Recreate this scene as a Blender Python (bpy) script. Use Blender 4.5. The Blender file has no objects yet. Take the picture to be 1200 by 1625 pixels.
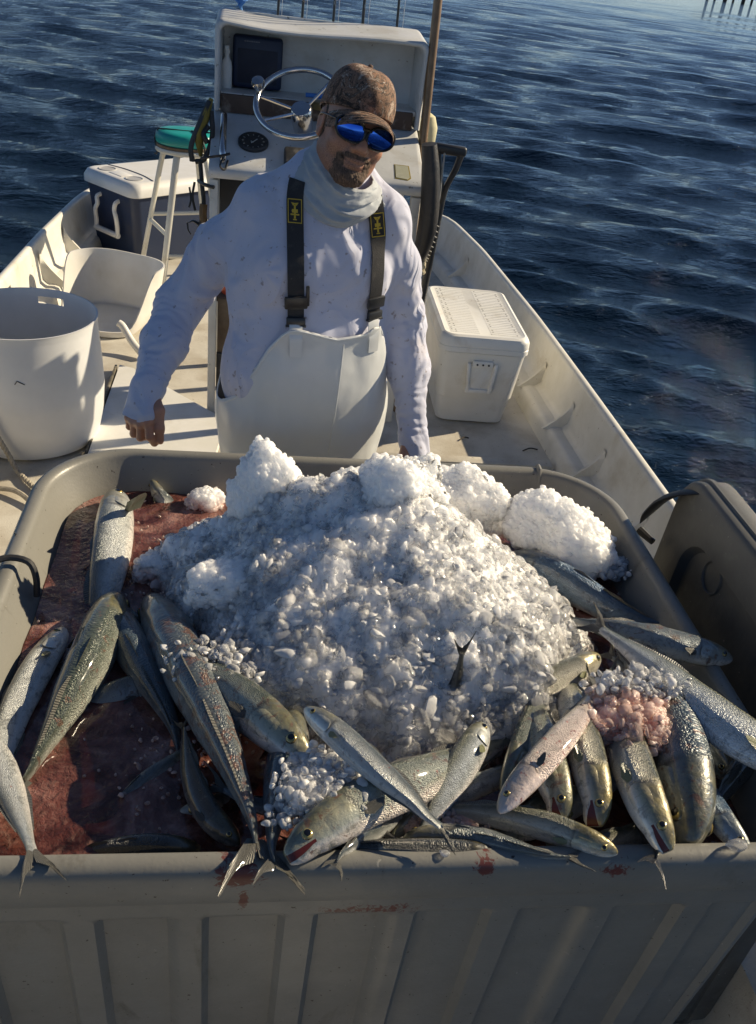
import bpy, bmesh, math, random
import numpy as np
import openvdb
from mathutils import Vector, Matrix
from mathutils.bvhtree import BVHTree

random.seed(7)
RNG = np.random.default_rng(11)
SC = bpy.context.scene
COL = SC.collection
R = math.radians

# ------------------------------------------------------------------ camera
PITCH, ROLL, YAW = R(31.9), R(7.5), R(10.0)
CAM_LOC = Vector((0.0, 0.0, 2.0))
_f = Vector((math.sin(YAW) * math.cos(PITCH), math.cos(YAW) * math.cos(PITCH), -math.sin(PITCH)))
_r = Vector((math.cos(YAW), -math.sin(YAW), 0.0))
_u = _r.cross(_f)
_R = math.cos(ROLL) * _r + math.sin(ROLL) * _u
_U = -math.sin(ROLL) * _r + math.cos(ROLL) * _u
cam_data = bpy.data.cameras.new("camera")
cam = bpy.data.objects.new("camera", cam_data)
COL.objects.link(cam)
cam.matrix_world = Matrix(((_R.x, _U.x, -_f.x, CAM_LOC.x), (_R.y, _U.y, -_f.y, CAM_LOC.y),
                           (_R.z, _U.z, -_f.z, CAM_LOC.z), (0, 0, 0, 1)))
cam_data.sensor_fit = 'VERTICAL'
cam_data.angle = 2 * math.atan(812.5 / 1430.0)
cam_data.clip_start = 0.05
cam_data.clip_end = 12000
SC.camera = cam
SC.render.resolution_x, SC.render.resolution_y = 756, 1024

# ------------------------------------------------------------------ daylight
SUN_AZ, SUN_EL = R(19.0), R(29.0)          # azimuth counted from +X towards +Y
sun_dir = Vector((math.cos(SUN_AZ) * math.cos(SUN_EL), math.sin(SUN_AZ) * math.cos(SUN_EL), math.sin(SUN_EL)))
world = bpy.data.worlds.new("World")
SC.world = world
world.use_nodes = True
_wn = world.node_tree.nodes
_sky = _wn.new("ShaderNodeTexSky")
_sky.sky_type = 'NISHITA'
_sky.sun_disc = False
_sky.sun_elevation = SUN_EL
_sky.sun_rotation = math.pi / 2 - SUN_AZ
_sky.altitude = 0
_sky.air_density = 0.6
_sky.dust_density = 0.0
_sky.ozone_density = 2.0
_wn["Background"].inputs["Strength"].default_value = 0.068
world.node_tree.links.new(_sky.outputs[0], _wn["Background"].inputs["Color"])
_sl = bpy.data.lights.new("sun", 'SUN')
_sl.energy = 5.0
_sl.angle = R(0.5)
_sl.color = (1.0, 0.84, 0.59)
sun = bpy.data.objects.new("sun", _sl)
COL.objects.link(sun)
sun.rotation_euler = sun_dir.to_track_quat('Z', 'Y').to_euler()
SC.view_settings.view_transform = 'Standard'
SC.view_settings.look = 'None'
SC.view_settings.exposure = 0.48
SC.view_settings.gamma = 1.0
SC.view_settings.use_curve_mapping = False
SC.render.engine = 'CYCLES'
SC.cycles.max_bounces = 24
SC.cycles.diffuse_bounces = 16
SC.cycles.transmission_bounces = 20
SC.cycles.transparent_max_bounces = 32
SC.cycles.sample_clamp_indirect = 6.0
SC.cycles.use_denoising = True

# ------------------------------------------------------------------ numpy noise
_perm = np.random.default_rng(5).permutation(256)
_perm = np.concatenate([_perm, _perm, _perm])
_grad = np.random.default_rng(6).normal(size=(256, 3)).astype(np.float32)
_grad /= np.linalg.norm(_grad, axis=1)[:, None]


def pnoise(P, scale=1.0, seed=0):
    """Perlin noise of points P (n,3), about -0.7..0.7"""
    p = np.asarray(P, dtype=np.float32) * scale + seed * 17.31
    i = np.floor(p).astype(np.int64)
    f = p - i
    w = f * f * f * (f * (f * 6 - 15) + 10)
    i &= 255
    out = 0
    for dx in (0, 1):
        for dy in (0, 1):
            for dz in (0, 1):
                h = _perm[_perm[_perm[(i[:, 0] + dx) & 255] + ((i[:, 1] + dy) & 255)] + ((i[:, 2] + dz) & 255)]
                g = _grad[h]
                d = f - np.array((dx, dy, dz), np.float32)
                wt = (w[:, 0] if dx else 1 - w[:, 0]) * (w[:, 1] if dy else 1 - w[:, 1]) * (w[:, 2] if dz else 1 - w[:, 2])
                out = out + wt * (g * d).sum(1)
    return out


def fbm(P, scale=1.0, seed=0, octs=4, gain=0.5):
    a, s, out = 1.0, scale, 0
    for o in range(octs):
        out = out + a * pnoise(P, s, seed + o * 3)
        a *= gain
        s *= 2.03
    return out


def sstep(a, b, x):
    t = np.clip((x - a) / (b - a), 0, 1)
    return t * t * (3 - 2 * t)


# ------------------------------------------------------------------ objects
def tag(o, label=None, cat=None, group=None, kind=None):
    if label: o['label'] = label
    if cat: o['category'] = cat
    if group: o['group'] = group
    if kind: o['kind'] = kind
    return o


def thing(name, label, cat, loc=(0, 0, 0), group=None):
    o = bpy.data.objects.new(name, None)
    o.empty_display_size = 0.1
    COL.objects.link(o)
    o.location = loc
    return tag(o, label, cat, group)


def world_loc(o):
    """parents are always cancelled by matrix_parent_inverse, so a location is a world location"""
    return Vector(o.location)


def link(name, me, mat=None, parent=None):
    o = bpy.data.objects.new(name, me)
    COL.objects.link(o)
    if parent is not None:
        o.parent = parent
        o.matrix_parent_inverse = Matrix.Translation(-world_loc(parent))
    if mat is not None:
        for m in (mat if isinstance(mat, (list, tuple)) else [mat]):
            me.materials.append(m)
    return o


def np_mesh(name, V, F, smooth=True, uv=None, attr=None, sharp=None, matidx=None):
    """V (n,3); F (m,3|4) array or list of tuples"""
    me = bpy.data.meshes.new(name)
    V = np.ascontiguousarray(V, dtype=np.float32)
    if isinstance(F, np.ndarray):
        F = np.ascontiguousarray(F, dtype=np.int32)
        k = F.shape[1]
        me.vertices.add(len(V)); me.vertices.foreach_set("co", V.ravel())
        me.loops.add(F.size); me.loops.foreach_set("vertex_index", F.ravel())
        me.polygons.add(len(F)); me.polygons.foreach_set("loop_start", np.arange(len(F), dtype=np.int32) * k)
        me.update(calc_edges=True)
        me.validate()
    else:
        me.from_pydata(V.tolist(), [], F)
        me.update()
    if smooth:
        me.polygons.foreach_set("use_smooth", np.ones(len(me.polygons), dtype=bool))
        if sharp is not None:
            me.set_sharp_from_angle(angle=R(sharp))
    if uv is not None:
        lay = me.uv_layers.new(name="UVMap")
        vi = np.empty(len(me.loops), dtype=np.int32)
        me.loops.foreach_get("vertex_index", vi)
        lay.data.foreach_set("uv", np.ascontiguousarray(uv[vi], dtype=np.float32).ravel())
    if attr is not None:
        for an, av in attr.items():
            a = me.attributes.new(an, 'FLOAT', 'POINT')
            a.data.foreach_set("value", np.ascontiguousarray(av, dtype=np.float32))
    if matidx is not None:
        me.polygons.foreach_set("material_index", np.ascontiguousarray(matidx, dtype=np.int32))
    return me


def smooth_path(pts, n):
    """Catmull-Rom through pts, n samples"""
    P = np.array(pts, float)
    P = np.vstack([2 * P[0] - P[1], P, 2 * P[-1] - P[-2]])
    m = len(P) - 3
    out = []
    for t in np.linspace(0, m, n):
        i = min(int(t), m - 1); u = t - i
        a, b, c, d = P[i:i + 4]
        out.append(0.5 * (2 * b + (c - a) * u + (2 * a - 5 * b + 4 * c - d) * u * u + (3 * b - a - 3 * c + d) * u ** 3))
    return np.array(out)


def arc_resample(P, n):
    s = np.concatenate([[0], np.cumsum(np.linalg.norm(np.diff(P, axis=0), axis=1))])
    t = np.linspace(0, s[-1], n)
    return np.stack([np.interp(t, s, P[:, k]) for k in range(P.shape[1])], 1)


class MB:
    """collects shapes, builds ONE mesh object"""
    def __init__(s):
        s.V, s.F, s.n = [], [], 0

    def add(s, V, F):
        V = np.asarray(V, float)
        s.V.append(V)
        s.F += [tuple(int(i) + s.n for i in f) for f in F]
        s.n += len(V)
        return s

    def box(s, c, size, rot=None, bev=0.0, seg=2, taper=(1, 1)):
        bm = bmesh.new()
        bmesh.ops.create_cube(bm, size=1.0)
        for v in bm.verts:
            k = 1.0
            if v.co.z < 0:
                v.co.x *= taper[0]; v.co.y *= taper[1]
            v.co = Vector((v.co.x * size[0], v.co.y * size[1], v.co.z * size[2]))
        if bev > 0:
            bmesh.ops.bevel(bm, geom=bm.edges[:], offset=bev, segments=seg, affect='EDGES', profile=0.5)
        M = rot if rot is not None else Matrix.Identity(3)
        bm.verts.ensure_lookup_table()
        V = [M @ v.co + Vector(c) for v in bm.verts]
        F = [[v.index for v in f.verts] for f in bm.faces]
        bm.free()
        return s.add([tuple(v) for v in V], F)

    def grid(s, P, closeu=False, closev=False, flip=False):
        P = np.asarray(P, float)
        nu, nv = P.shape[:2]
        F = []
        for i in range(nu if closeu else nu - 1):
            for j in range(nv if closev else nv - 1):
                a, b = i * nv + j, i * nv + (j + 1) % nv
                c, d = ((i + 1) % nu) * nv + (j + 1) % nv, ((i + 1) % nu) * nv + j
                F.append((a, d, c, b) if flip else (a, b, c, d))
        return s.add(P.reshape(-1, 3), F)

    def loft(s, rings, caps=True):
        P = np.asarray(rings, float)
        nu, nv = P.shape[:2]
        F = []
        for i in range(nu - 1):
            for j in range(nv):
                k = (j + 1) % nv
                F.append((i * nv + j, i * nv + k, (i + 1) * nv + k, (i + 1) * nv + j))
        if caps:
            F.append(tuple(range(nv))[::-1])
            F.append(tuple((nu - 1) * nv + j for j in range(nv)))
        return s.add(P.reshape(-1, 3), F)

    def tube(s, pts, r, n=8, caps=True, squash=None):
        P = np.array(pts, float)
        m = len(P)
        rr = np.full(m, r, float) if np.isscalar(r) else np.interp(np.linspace(0, 1, m), np.linspace(0, 1, len(r)), r)
        T = np.gradient(P, axis=0)
        T /= np.linalg.norm(T, axis=1)[:, None] + 1e-12
        up = np.array((0, 0, 1.0)) if abs(T[0][2]) < 0.9 else np.array((1.0, 0, 0))
        N = np.cross(T[0], up); N /= np.linalg.norm(N)
        rings = []
        for i in range(m):
            N = N - T[i] * (N @ T[i]); N /= np.linalg.norm(N) + 1e-12
            B = np.cross(T[i], N)
            a = np.linspace(0, 2 * math.pi, n, endpoint=False)
            sq = 1.0 if squash is None else squash
            rings.append(P[i] + rr[i] * (np.cos(a)[:, None] * N + sq * np.sin(a)[:, None] * B))
        return s.loft(rings, caps)

    def lathe(s, prof, c=(0, 0, 0), n=24, rot=None, caps=True):
        M = np.array(rot) if rot is not None else np.eye(3)
        a = np.linspace(0, 2 * math.pi, n, endpoint=False)
        rings = [np.stack([r * np.cos(a), r * np.sin(a), np.full(n, z)], 1) @ M.T + np.array(c) for r, z in prof]
        return s.loft(rings, caps)

    def prism(s, poly, o, ex, ey, depth):
        """2-D polygon in plane (ex,ey) at origin o, extruded along ex x ey by depth"""
        o, ex, ey = (np.array(v, float) for v in (o, ex, ey))
        ez = np.cross(ex, ey); ez /= np.linalg.norm(ez)
        A = [o + p[0] * ex + p[1] * ey for p in poly]
        B = [a + ez * depth for a in A]
        n = len(poly)
        F = [tuple(range(n))[::-1], tuple(range(n, 2 * n))] + [(i, (i + 1) % n, n + (i + 1) % n, n + i) for i in range(n)]
        return s.add(A + B, F)

    def build(s, name, mat=None, parent=None, smooth=True, sharp=38):
        V = np.vstack(s.V)
        me = np_mesh(name, V, s.F, smooth, sharp=sharp)
        bm = bmesh.new(); bm.from_mesh(me)
        bmesh.ops.recalc_face_normals(bm, faces=bm.faces[:])
        bm.to_mesh(me); bm.free()
        if smooth:
            me.set_sharp_from_angle(angle=R(sharp))
        return link(name, me, mat, parent)


def rotz(a):
    return Matrix.Rotation(a, 3, 'Z')


def frame(ex, ey, ez):
    return Matrix((ex, ey, ez)).transposed()


# ------------------------------------------------------------------ signed-distance sculpting
class SDF:
    def __init__(s, lo, hi, h):
        s.lo, s.h = np.array(lo, float), h
        s.n = np.ceil((np.array(hi) - s.lo) / h).astype(int) + 1
        s.D = np.full(s.n, 0.08, np.float32)

    def blk(s, lo, hi):
        a = np.clip(np.floor((np.array(lo) - s.lo) / s.h).astype(int), 0, s.n - 1)
        b = np.clip(np.ceil((np.array(hi) - s.lo) / s.h).astype(int) + 1, 1, s.n)
        sl = tuple(slice(a[k], max(b[k], a[k] + 1)) for k in range(3))
        ax = [(s.lo[k] + s.h * np.arange(sl[k].start, sl[k].stop)).astype(np.float32) for k in range(3)]
        return sl, ax[0][:, None, None], ax[1][None, :, None], ax[2][None, None, :]

    def put(s, sl, d, k, op):
        A = s.D[sl]
        if op == 'add':
            hh = np.clip(k - np.abs(A - d), 0, None) / k
            s.D[sl] = np.minimum(A, d) - hh * hh * k * 0.25
        else:
            hh = np.clip(k - np.abs(A + d), 0, None) / k
            s.D[sl] = np.maximum(A, -d) + hh * hh * k * 0.25

    def cone(s, a, b, ra, rb, k=0.02, op='add', sc=(1, 1, 1)):
        a, b = np.array(a, float), np.array(b, float)
        m = max(ra, rb) * max(sc) + k + 0.03
        sl, X, Y, Z = s.blk(np.minimum(a, b) - m, np.maximum(a, b) + m)
        ab = b - a
        w = np.array(sc, float)
        abw = ab / w
        L = abw @ abw + 1e-9
        x, y, z = (X - a[0]) / w[0], (Y - a[1]) / w[1], (Z - a[2]) / w[2]
        t = np.clip((x * abw[0] + y * abw[1] + z * abw[2]) / L, 0, 1)
        d = np.sqrt((x - t * abw[0]) ** 2 + (y - t * abw[1]) ** 2 + (z - t * abw[2]) ** 2) - (ra + (rb - ra) * t)
        s.put(sl, d * min(sc), k, op)
        return s

    def chain(s, pts, rads, k=0.02, sc=(1, 1, 1)):
        for i in range(len(pts) - 1):
            s.cone(pts[i], pts[i + 1], rads[i], rads[i + 1], k, sc=sc)
        return s

    def ell(s, c, r, k=0.02, op='add', M=None):
        """ellipsoid; M 3x3 whose columns are its axes"""
        c, r = np.array(c, float), np.array(r, float)
        m = r.max() + k + 0.03
        sl, X, Y, Z = s.blk(c - m, c + m)
        x, y, z = X - c[0], Y - c[1], Z - c[2]
        if M is not None:
            M = np.array(M)
            x, y, z = (M[0, j] * x + M[1, j] * y + M[2, j] * z for j in range(3))
        q = np.sqrt((x / r[0]) ** 2 + (y / r[1]) ** 2 + (z / r[2]) ** 2)
        g = np.sqrt((x / r[0] ** 2) ** 2 + (y / r[1] ** 2) ** 2 + (z / r[2] ** 2) ** 2) + 1e-6
        s.put(sl, q * (q - 1) / g, k, op)
        return s

    def mesh(s, iso=0.0):
        g = openvdb.FloatGrid(0.08)
        g.copyFromArray(s.D)
        P, Q = g.convertToQuads(iso)
        P = np.asarray(P, np.float32) * s.h + s.lo
        Q = np.asarray(Q, np.int32)
        a, b, c = P[Q[:, 0]], P[Q[:, 1]], P[Q[:, 2]]
        d = P[Q[:, 3]]
        ctr = P.mean(0)
        vol = (np.einsum('ij,ij->i', a - ctr, np.cross(b - ctr, c - ctr)) + np.einsum('ij,ij->i', a - ctr, np.cross(c - ctr, d - ctr))).sum()
        return P, (Q if vol > 0 else Q[:, ::-1].copy())


def vnormals(V, F):
    a, b, c = V[F[:, 0]], V[F[:, 1]], V[F[:, 2]]
    fn = np.cross(b - a, c - a)
    if F.shape[1] == 4:
        fn = fn + np.cross(c - a, V[F[:, 3]] - a)
    N = np.zeros_like(V)
    for j in range(F.shape[1]):
        np.add.at(N, F[:, j], fn)
    return N / (np.linalg.norm(N, axis=1)[:, None] + 1e-12)


def drop_faces(V, F, keep_vert):
    k = keep_vert[F].all(1)
    F = F[k]
    used = np.unique(F)
    mp = np.full(len(V), -1, np.int32); mp[used] = np.arange(len(used))
    return V[used], mp[F]


# ------------------------------------------------------------------ materials
def mat_new(name):
    m = bpy.data.materials.new(name)
    m.use_nodes = True
    return m, m.node_tree, m.node_tree.nodes["Principled BSDF"]


def nd(nt, typ, **kw):
    n = nt.nodes.new(typ)
    for k, v in kw.items():
        if k in n.inputs: n.inputs[k].default_value = v
        else: setattr(n, k, v)
    return n


def ramp(nt, src, stops, interp='LINEAR'):
    n = nt.nodes.new("ShaderNodeValToRGB")
    cr = n.color_ramp
    cr.interpolation = interp
    while len(cr.elements) < len(stops): cr.elements.new(0.5)
    for e, (p, c) in zip(cr.elements, stops):
        e.position = p
        e.color = tuple(c) + (1,) if len(c) == 3 else c
    nt.links.new(src, n.inputs[0])
    return n


def mixc(nt, fac, a, b, blend='MIX'):
    n = nt.nodes.new("ShaderNodeMix")
    n.data_type = 'RGBA'; n.blend_type = blend
    for s, v in ((0, fac), (6, a), (7, b)):
        if isinstance(v, bpy.types.NodeSocket): nt.links.new(v, n.inputs[s])
        elif s == 0: n.inputs[s].default_value = v
        else: n.inputs[s].default_value = tuple(v) + (1,)
    return n.outputs[2]


def texco(nt, kind='Object'):
    return nt.nodes.new("ShaderNodeTexCoord").outputs[kind]


def noise(nt, co, scale, detail=4, rough=0.55, dist=0.0, sc3=None):
    if sc3 is not None:
        mp = nt.nodes.new("ShaderNodeMapping"); mp.inputs["Scale"].default_value = sc3
        nt.links.new(co, mp.inputs[0]); co = mp.outputs[0]
    n = nd(nt, "ShaderNodeTexNoise", Scale=scale, Detail=detail, Roughness=rough, Distortion=dist)
    nt.links.new(co, n.inputs["Vector"])
    return n.outputs["Fac"]


def bump(nt, h, strength, dist=0.01, prev=None):
    b = nd(nt, "ShaderNodeBump", Strength=strength, Distance=dist)
    nt.links.new(h, b.inputs["Height"])
    if prev is not None: nt.links.new(prev, b.inputs["Normal"])
    return b.outputs[0]


def surf(name, col, col2=None, rough=0.5, spec=0.5, scale=8, dirt=None, dirt_amt=0.45, dirt_scale=3, bstr=0.1, bscale=60,
         metal=0.0, coat=0.0, speck=None, speck_scale=60, speck_amt=0.64, bdist=0.003):
    """painted / moulded surface: base tone, soft variation, dirt clouds, specks, fine relief"""
    m, nt, p = mat_new(name)
    co = texco(nt)
    c2 = col2 or tuple(x * 0.82 for x in col)
    n1 = noise(nt, co, scale, 5)
    c = mixc(nt, ramp(nt, n1, [(0.35, (0, 0, 0)), (0.68, (1, 1, 1))]).outputs[0], col, c2)
    if dirt:
        n2 = noise(nt, co, dirt_scale, 7, 0.65, 0.4)
        c = mixc(nt, ramp(nt, n2, [(1 - dirt_amt - 0.12, (0, 0, 0)), (1 - dirt_amt + 0.14, (0.85, 0.85, 0.85))]).outputs[0], c, dirt)
    if speck:
        n3 = noise(nt, co, speck_scale, 3, 0.6)
        c = mixc(nt, ramp(nt, n3, [(speck_amt, (0, 0, 0)), (speck_amt + 0.04, (1, 1, 1))]).outputs[0], c, speck)
    nt.links.new(c, p.inputs["Base Color"])
    rr = ramp(nt, n1, [(0.3, (rough * 0.8,) * 3), (0.7, (min(1, rough * 1.2),) * 3)])
    nt.links.new(rr.outputs[0], p.inputs["Roughness"])
    p.inputs["Metallic"].default_value = metal
    p.inputs["Specular IOR Level"].default_value = spec
    p.inputs["Coat Weight"].default_value = coat
    if bstr > 0:
        nt.links.new(bump(nt, noise(nt, co, bscale, 4), bstr, bdist), p.inputs["Normal"])
    return m


GEL = surf("gelcoat_white", (0.72, 0.70, 0.64), (0.62, 0.60, 0.53), 0.42, dirt=(0.42, 0.36, 0.26), dirt_amt=0.33, dirt_scale=3.2, bstr=0.12, bscale=90,
           speck=(0.25, 0.2, 0.15), speck_scale=45, speck_amt=0.70)
DECK = surf("deck_gelcoat", (0.60, 0.57, 0.50), (0.50, 0.47, 0.40), 0.6, dirt=(0.34, 0.29, 0.22), dirt_amt=0.42, dirt_scale=4, bstr=0.35, bscale=220,
            speck=(0.22, 0.18, 0.13), speck_scale=90, speck_amt=0.66)
HATCH = surf("hatch_paint", (0.74, 0.73, 0.70), (0.66, 0.65, 0.60), 0.5, dirt=(0.5, 0.46, 0.38), dirt_amt=0.28, dirt_scale=5, bstr=0.1)
CONS = surf("console_gelcoat", (0.62, 0.63, 0.63), (0.50, 0.51, 0.50), 0.45, dirt=(0.40, 0.36, 0.29), dirt_amt=0.33, dirt_scale=6, bstr=0.15, bscale=70,
            speck=(0.2, 0.17, 0.13), speck_scale=55, speck_amt=0.67)
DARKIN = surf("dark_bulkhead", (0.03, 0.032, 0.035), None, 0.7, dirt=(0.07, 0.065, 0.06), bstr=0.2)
WOOD = surf("weathered_plywood", (0.20, 0.145, 0.09), (0.13, 0.09, 0.055), 0.75, scale=14, dirt=(0.06, 0.045, 0.03), dirt_amt=0.36, dirt_scale=5, bstr=0.4, bscale=40)
WOODP = surf("peeling_board", (0.10, 0.065, 0.045), (0.07, 0.045, 0.035), 0.7, scale=10, dirt=(0.42, 0.38, 0.33), dirt_amt=0.36, dirt_scale=14, bstr=0.4, bscale=50)
POLEW = surf("varnished_pole", (0.24, 0.14, 0.06), (0.15, 0.085, 0.035), 0.4, scale=20, dirt=(0.08, 0.05, 0.03), dirt_amt=0.35, bstr=0.2, coat=0.2)
PAINTW = surf("worn_white_paint", (0.66, 0.65, 0.6), (0.55, 0.53, 0.47), 0.55, dirt=(0.10, 0.09, 0.07), dirt_amt=0.26, dirt_scale=16, bstr=0.25)
BLACKR = surf("black_rubber", (0.018, 0.018, 0.02), (0.03, 0.03, 0.03), 0.55, bstr=0.2, bscale=120)
BLACKP = surf("black_plastic", (0.02, 0.021, 0.023), (0.035, 0.035, 0.036), 0.35, dirt=(0.09, 0.08, 0.07), dirt_amt=0.3, dirt_scale=20, bstr=0.1)
CHROME = surf("stainless_steel", (0.62, 0.62, 0.63), (0.5, 0.49, 0.48), 0.17, metal=1.0, dirt=(0.3, 0.26, 0.2), dirt_amt=0.25, dirt_scale=30, bstr=0.05)
ALU = surf("painted_aluminium", (0.68, 0.66, 0.58), (0.58, 0.56, 0.49), 0.4, dirt=(0.36, 0.31, 0.22), dirt_amt=0.3, dirt_scale=12, bstr=0.1)
TEAL = surf("teal_vinyl", (0.012, 0.33, 0.30), (0.01, 0.26, 0.25), 0.4, dirt=(0.02, 0.18, 0.17), dirt_amt=0.3, bstr=0.15, bscale=140)
NAVY = surf("navy_plastic", (0.010, 0.022, 0.062), (0.014, 0.026, 0.066), 0.45, dirt=(0.05, 0.05, 0.06), dirt_amt=0.3, dirt_scale=9, bstr=0.08)
LIDW = surf("cooler_lid_white", (0.78, 0.77, 0.74), (0.70, 0.69, 0.65), 0.38, dirt=(0.5, 0.46, 0.4), dirt_amt=0.26, dirt_scale=7, bstr=0.05)
COOLW = surf("cooler_white", (0.79, 0.78, 0.74), (0.73, 0.72, 0.67), 0.42, dirt=(0.50, 0.44, 0.33), dirt_amt=0.33, dirt_scale=5, bstr=0.08, speck=(0.25, 0.21, 0.15), speck_scale=50, speck_amt=0.71)
BUCK = surf("bucket_plastic", (0.66, 0.67, 0.68), (0.60, 0.61, 0.62), 0.4, dirt=(0.52, 0.5, 0.46), dirt_amt=0.28, dirt_scale=4, bstr=0.08, bscale=30)
TUBM = surf("tub_plastic", (0.72, 0.71, 0.68), (0.65, 0.63, 0.58), 0.42, dirt=(0.5, 0.46, 0.38), dirt_amt=0.33, bstr=0.08)
ROPE = surf("dirty_rope", (0.40, 0.36, 0.29), (0.28, 0.25, 0.2), 0.9, scale=60, bstr=0.5, bscale=300)
ORANGE = surf("orange_plastic", (0.75, 0.10, 0.03), None, 0.45, bstr=0.1)
OLIVE = surf("olive_vest", (0.26, 0.20, 0.03), (0.16, 0.13, 0.03), 0.8, bstr=0.3)
BLUEB = surf("blue_plastic", (0.05, 0.2, 0.6), None, 0.4, bstr=0.1)
# ================================================================== STRUCTURE: sea, boat, pier
WATER_Z = -0.30
def build_sea():
    na = 400
    dense = np.linspace(R(28), R(132), na)
    rest = np.linspace(R(132), R(388), 90)[1:-1]
    ang = np.concatenate([dense, rest])
    rad = [0.9]
    while rad[-1] < 6000:
        r = rad[-1]
        rad.append(r * (1.0085 if r < 60 else 1.009 if r < 320 else 1.06))
    rad = np.array(rad)
    A, Rr = np.meshgrid(ang, rad)
    X, Y = Rr * np.cos(A), Rr * np.sin(A)
    rng = np.random.default_rng(3)
    Z = np.zeros_like(X)
    DX = np.zeros_like(X); DY = np.zeros_like(X)
    spacing = np.gradient(rad)[:, None] * np.ones_like(X)
    for i in range(110):
        lam = 0.13 * (4.2 / 0.13) ** (i / 109.0)
        th = R(66) + rng.normal() * (0.26 if lam > 1.2 else 0.42)
        amp = 0.0094 * lam * (0.6 + 0.8 * rng.random())
        if lam > 1.5: amp *= 0.85 * (1.5 / lam) ** 0.8
        if lam < 0.4: amp *= 0.8
        k = 2 * math.pi / lam
        ph = rng.random() * 6.28
        # slow envelopes break up the long crests
        env = 0.55 + 0.45 * np.sin((X * math.cos(th + 1.45) + Y * math.sin(th + 1.45)) * k * 0.21 + rng.random() * 6.28) \
            * np.sin((X * math.cos(th + 0.2) + Y * math.sin(th + 0.2)) * k * 0.13 + rng.random() * 6.28)
        fade = sstep(0.42, 0.20, spacing / lam)
        q = (X * math.cos(th) + Y * math.sin(th)) * k + ph
        a = amp * env * fade
        Z += a * np.cos(q)
        DX -= 0.75 * a * math.cos(th) * np.sin(q)
        DY -= 0.75 * a * math.sin(th) * np.sin(q)
    # calmer against the hull
    dxb = np.maximum(np.maximum(-1.12 - X, X - 1.40), 0); dyb = np.maximum(np.maximum(-0.7 - Y, Y - 6.5), 0)
    db = np.hypot(dxb, dyb)
    calm = 0.35 + 0.65 * sstep(0.0, 1.2, db)
    Z, DX, DY = Z * calm, DX * calm, DY * calm
    V = np.stack([X + DX, Y + DY, WATER_Z + Z], -1).reshape(-1, 3)
    nr, nA = X.shape
    i = np.arange(nr - 1)[:, None] * nA
    j = np.arange(nA)[None, :]
    jn = (j + 1) % nA
    F = np.stack([i + j, i + jn, i + nA + jn, i + nA + j], -1).reshape(-1, 4)
    V = np.vstack([V, [[0, 0, WATER_Z]]])
    me = np_mesh("water", V, F[:, ::-1].copy(), True)
    m, nt, p = mat_new("sea_water")
    p.inputs["Base Color"].default_value = (0.003, 0.010, 0.020, 1)
    p.inputs["Roughness"].default_value = 0.06
    p.inputs["IOR"].default_value = 1.333
    p.inputs["Specular Tint"].default_value = (0.46, 0.68, 1.0, 1)
    co = texco(nt)
    mp = nt.nodes.new("ShaderNodeMapping")
    mp.inputs["Rotation"].default_value = (0, 0, R(-28))
    mp.inputs["Scale"].default_value = (1.0, 1.9, 1.0)
    nt.links.new(co, mp.inputs[0])
    n1 = noise(nt, mp.outputs[0], 5.0, 6, 0.62, 0.3)
    n2 = noise(nt, mp.outputs[0], 22.0, 4, 0.6, 0.5)
    n0 = noise(nt, mp.outputs[0], 0.55, 5, 0.6, 0.3)
    b = bump(nt, n0, 0.45, 0.35)
    b = bump(nt, n1, 0.72, 0.06, b)
    b = bump(nt, n2, 0.40, 0.014, b)
    nt.links.new(b, p.inputs["Normal"])
    tag(link("water", me, m), kind='structure')


build_sea()

# ------------------------------------------------------------------ boat
boat = thing("skiff", "open white fibreglass skiff with low sides, carrying the man, bin and console", "boat", (0.13, 2.5, 0.0))
side_path = [(1.35, -0.7), (1.36, 1.2), (1.36, 2.4), (1.355, 3.3), (1.345, 4.1), (1.30, 5.15), (1.23, 5.78), (1.14, 5.95),
             (0.6, 6.12), (0.1, 6.16), (-0.5, 6.10), (-0.93, 5.92), (-1.0, 5.6), (-1.055, 4.85), (-1.09, 4.0), (-1.11, 3.0), (-1.11, 1.2), (-1.10, -0.7)]
def boat_loft(profile, name, mat, n=150):
    P = np.array(side_path, float)
    P = arc_resample(P, n)
    # soften the corners a little
    for _ in range(1):
        P[1:-1] = 0.25 * P[:-2] + 0.5 * P[1:-1] + 0.25 * P[2:]
    T = np.gradient(P, axis=0); T /= np.linalg.norm(T, axis=1)[:, None]
    N = np.stack([-T[:, 1], T[:, 0]], 1)      # points inwards (path runs counter-clockwise)
    G = np.array([[(P[i, 0] + N[i, 0] * d, P[i, 1] + N[i, 1] * d, z) for d, z in profile] for i in range(n)])
    return MB().grid(G).build(name, mat, boat, sharp=50)


boat_loft([(0.055, 0.375), (0.040, 0.383), (0.022, 0.40), (0.012, 0.47), (-0.002, 0.56), (-0.004, 0.573), (-0.014, 0.581), (-0.03, 0.581), (-0.040, 0.572),
           (-0.040, 0.555), (-0.028, 0.545), (-0.01, 0.42), (0.03, 0.1), (0.09, -0.2), (0.16, -0.42)], "hull_side", GEL)
boat_loft([(0.125, 0.285), (0.120, 0.305), (0.112, 0.345), (0.100, 0.368), (0.080, 0.376), (0.050, 0.378)], "side_ledge", GEL)
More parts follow.
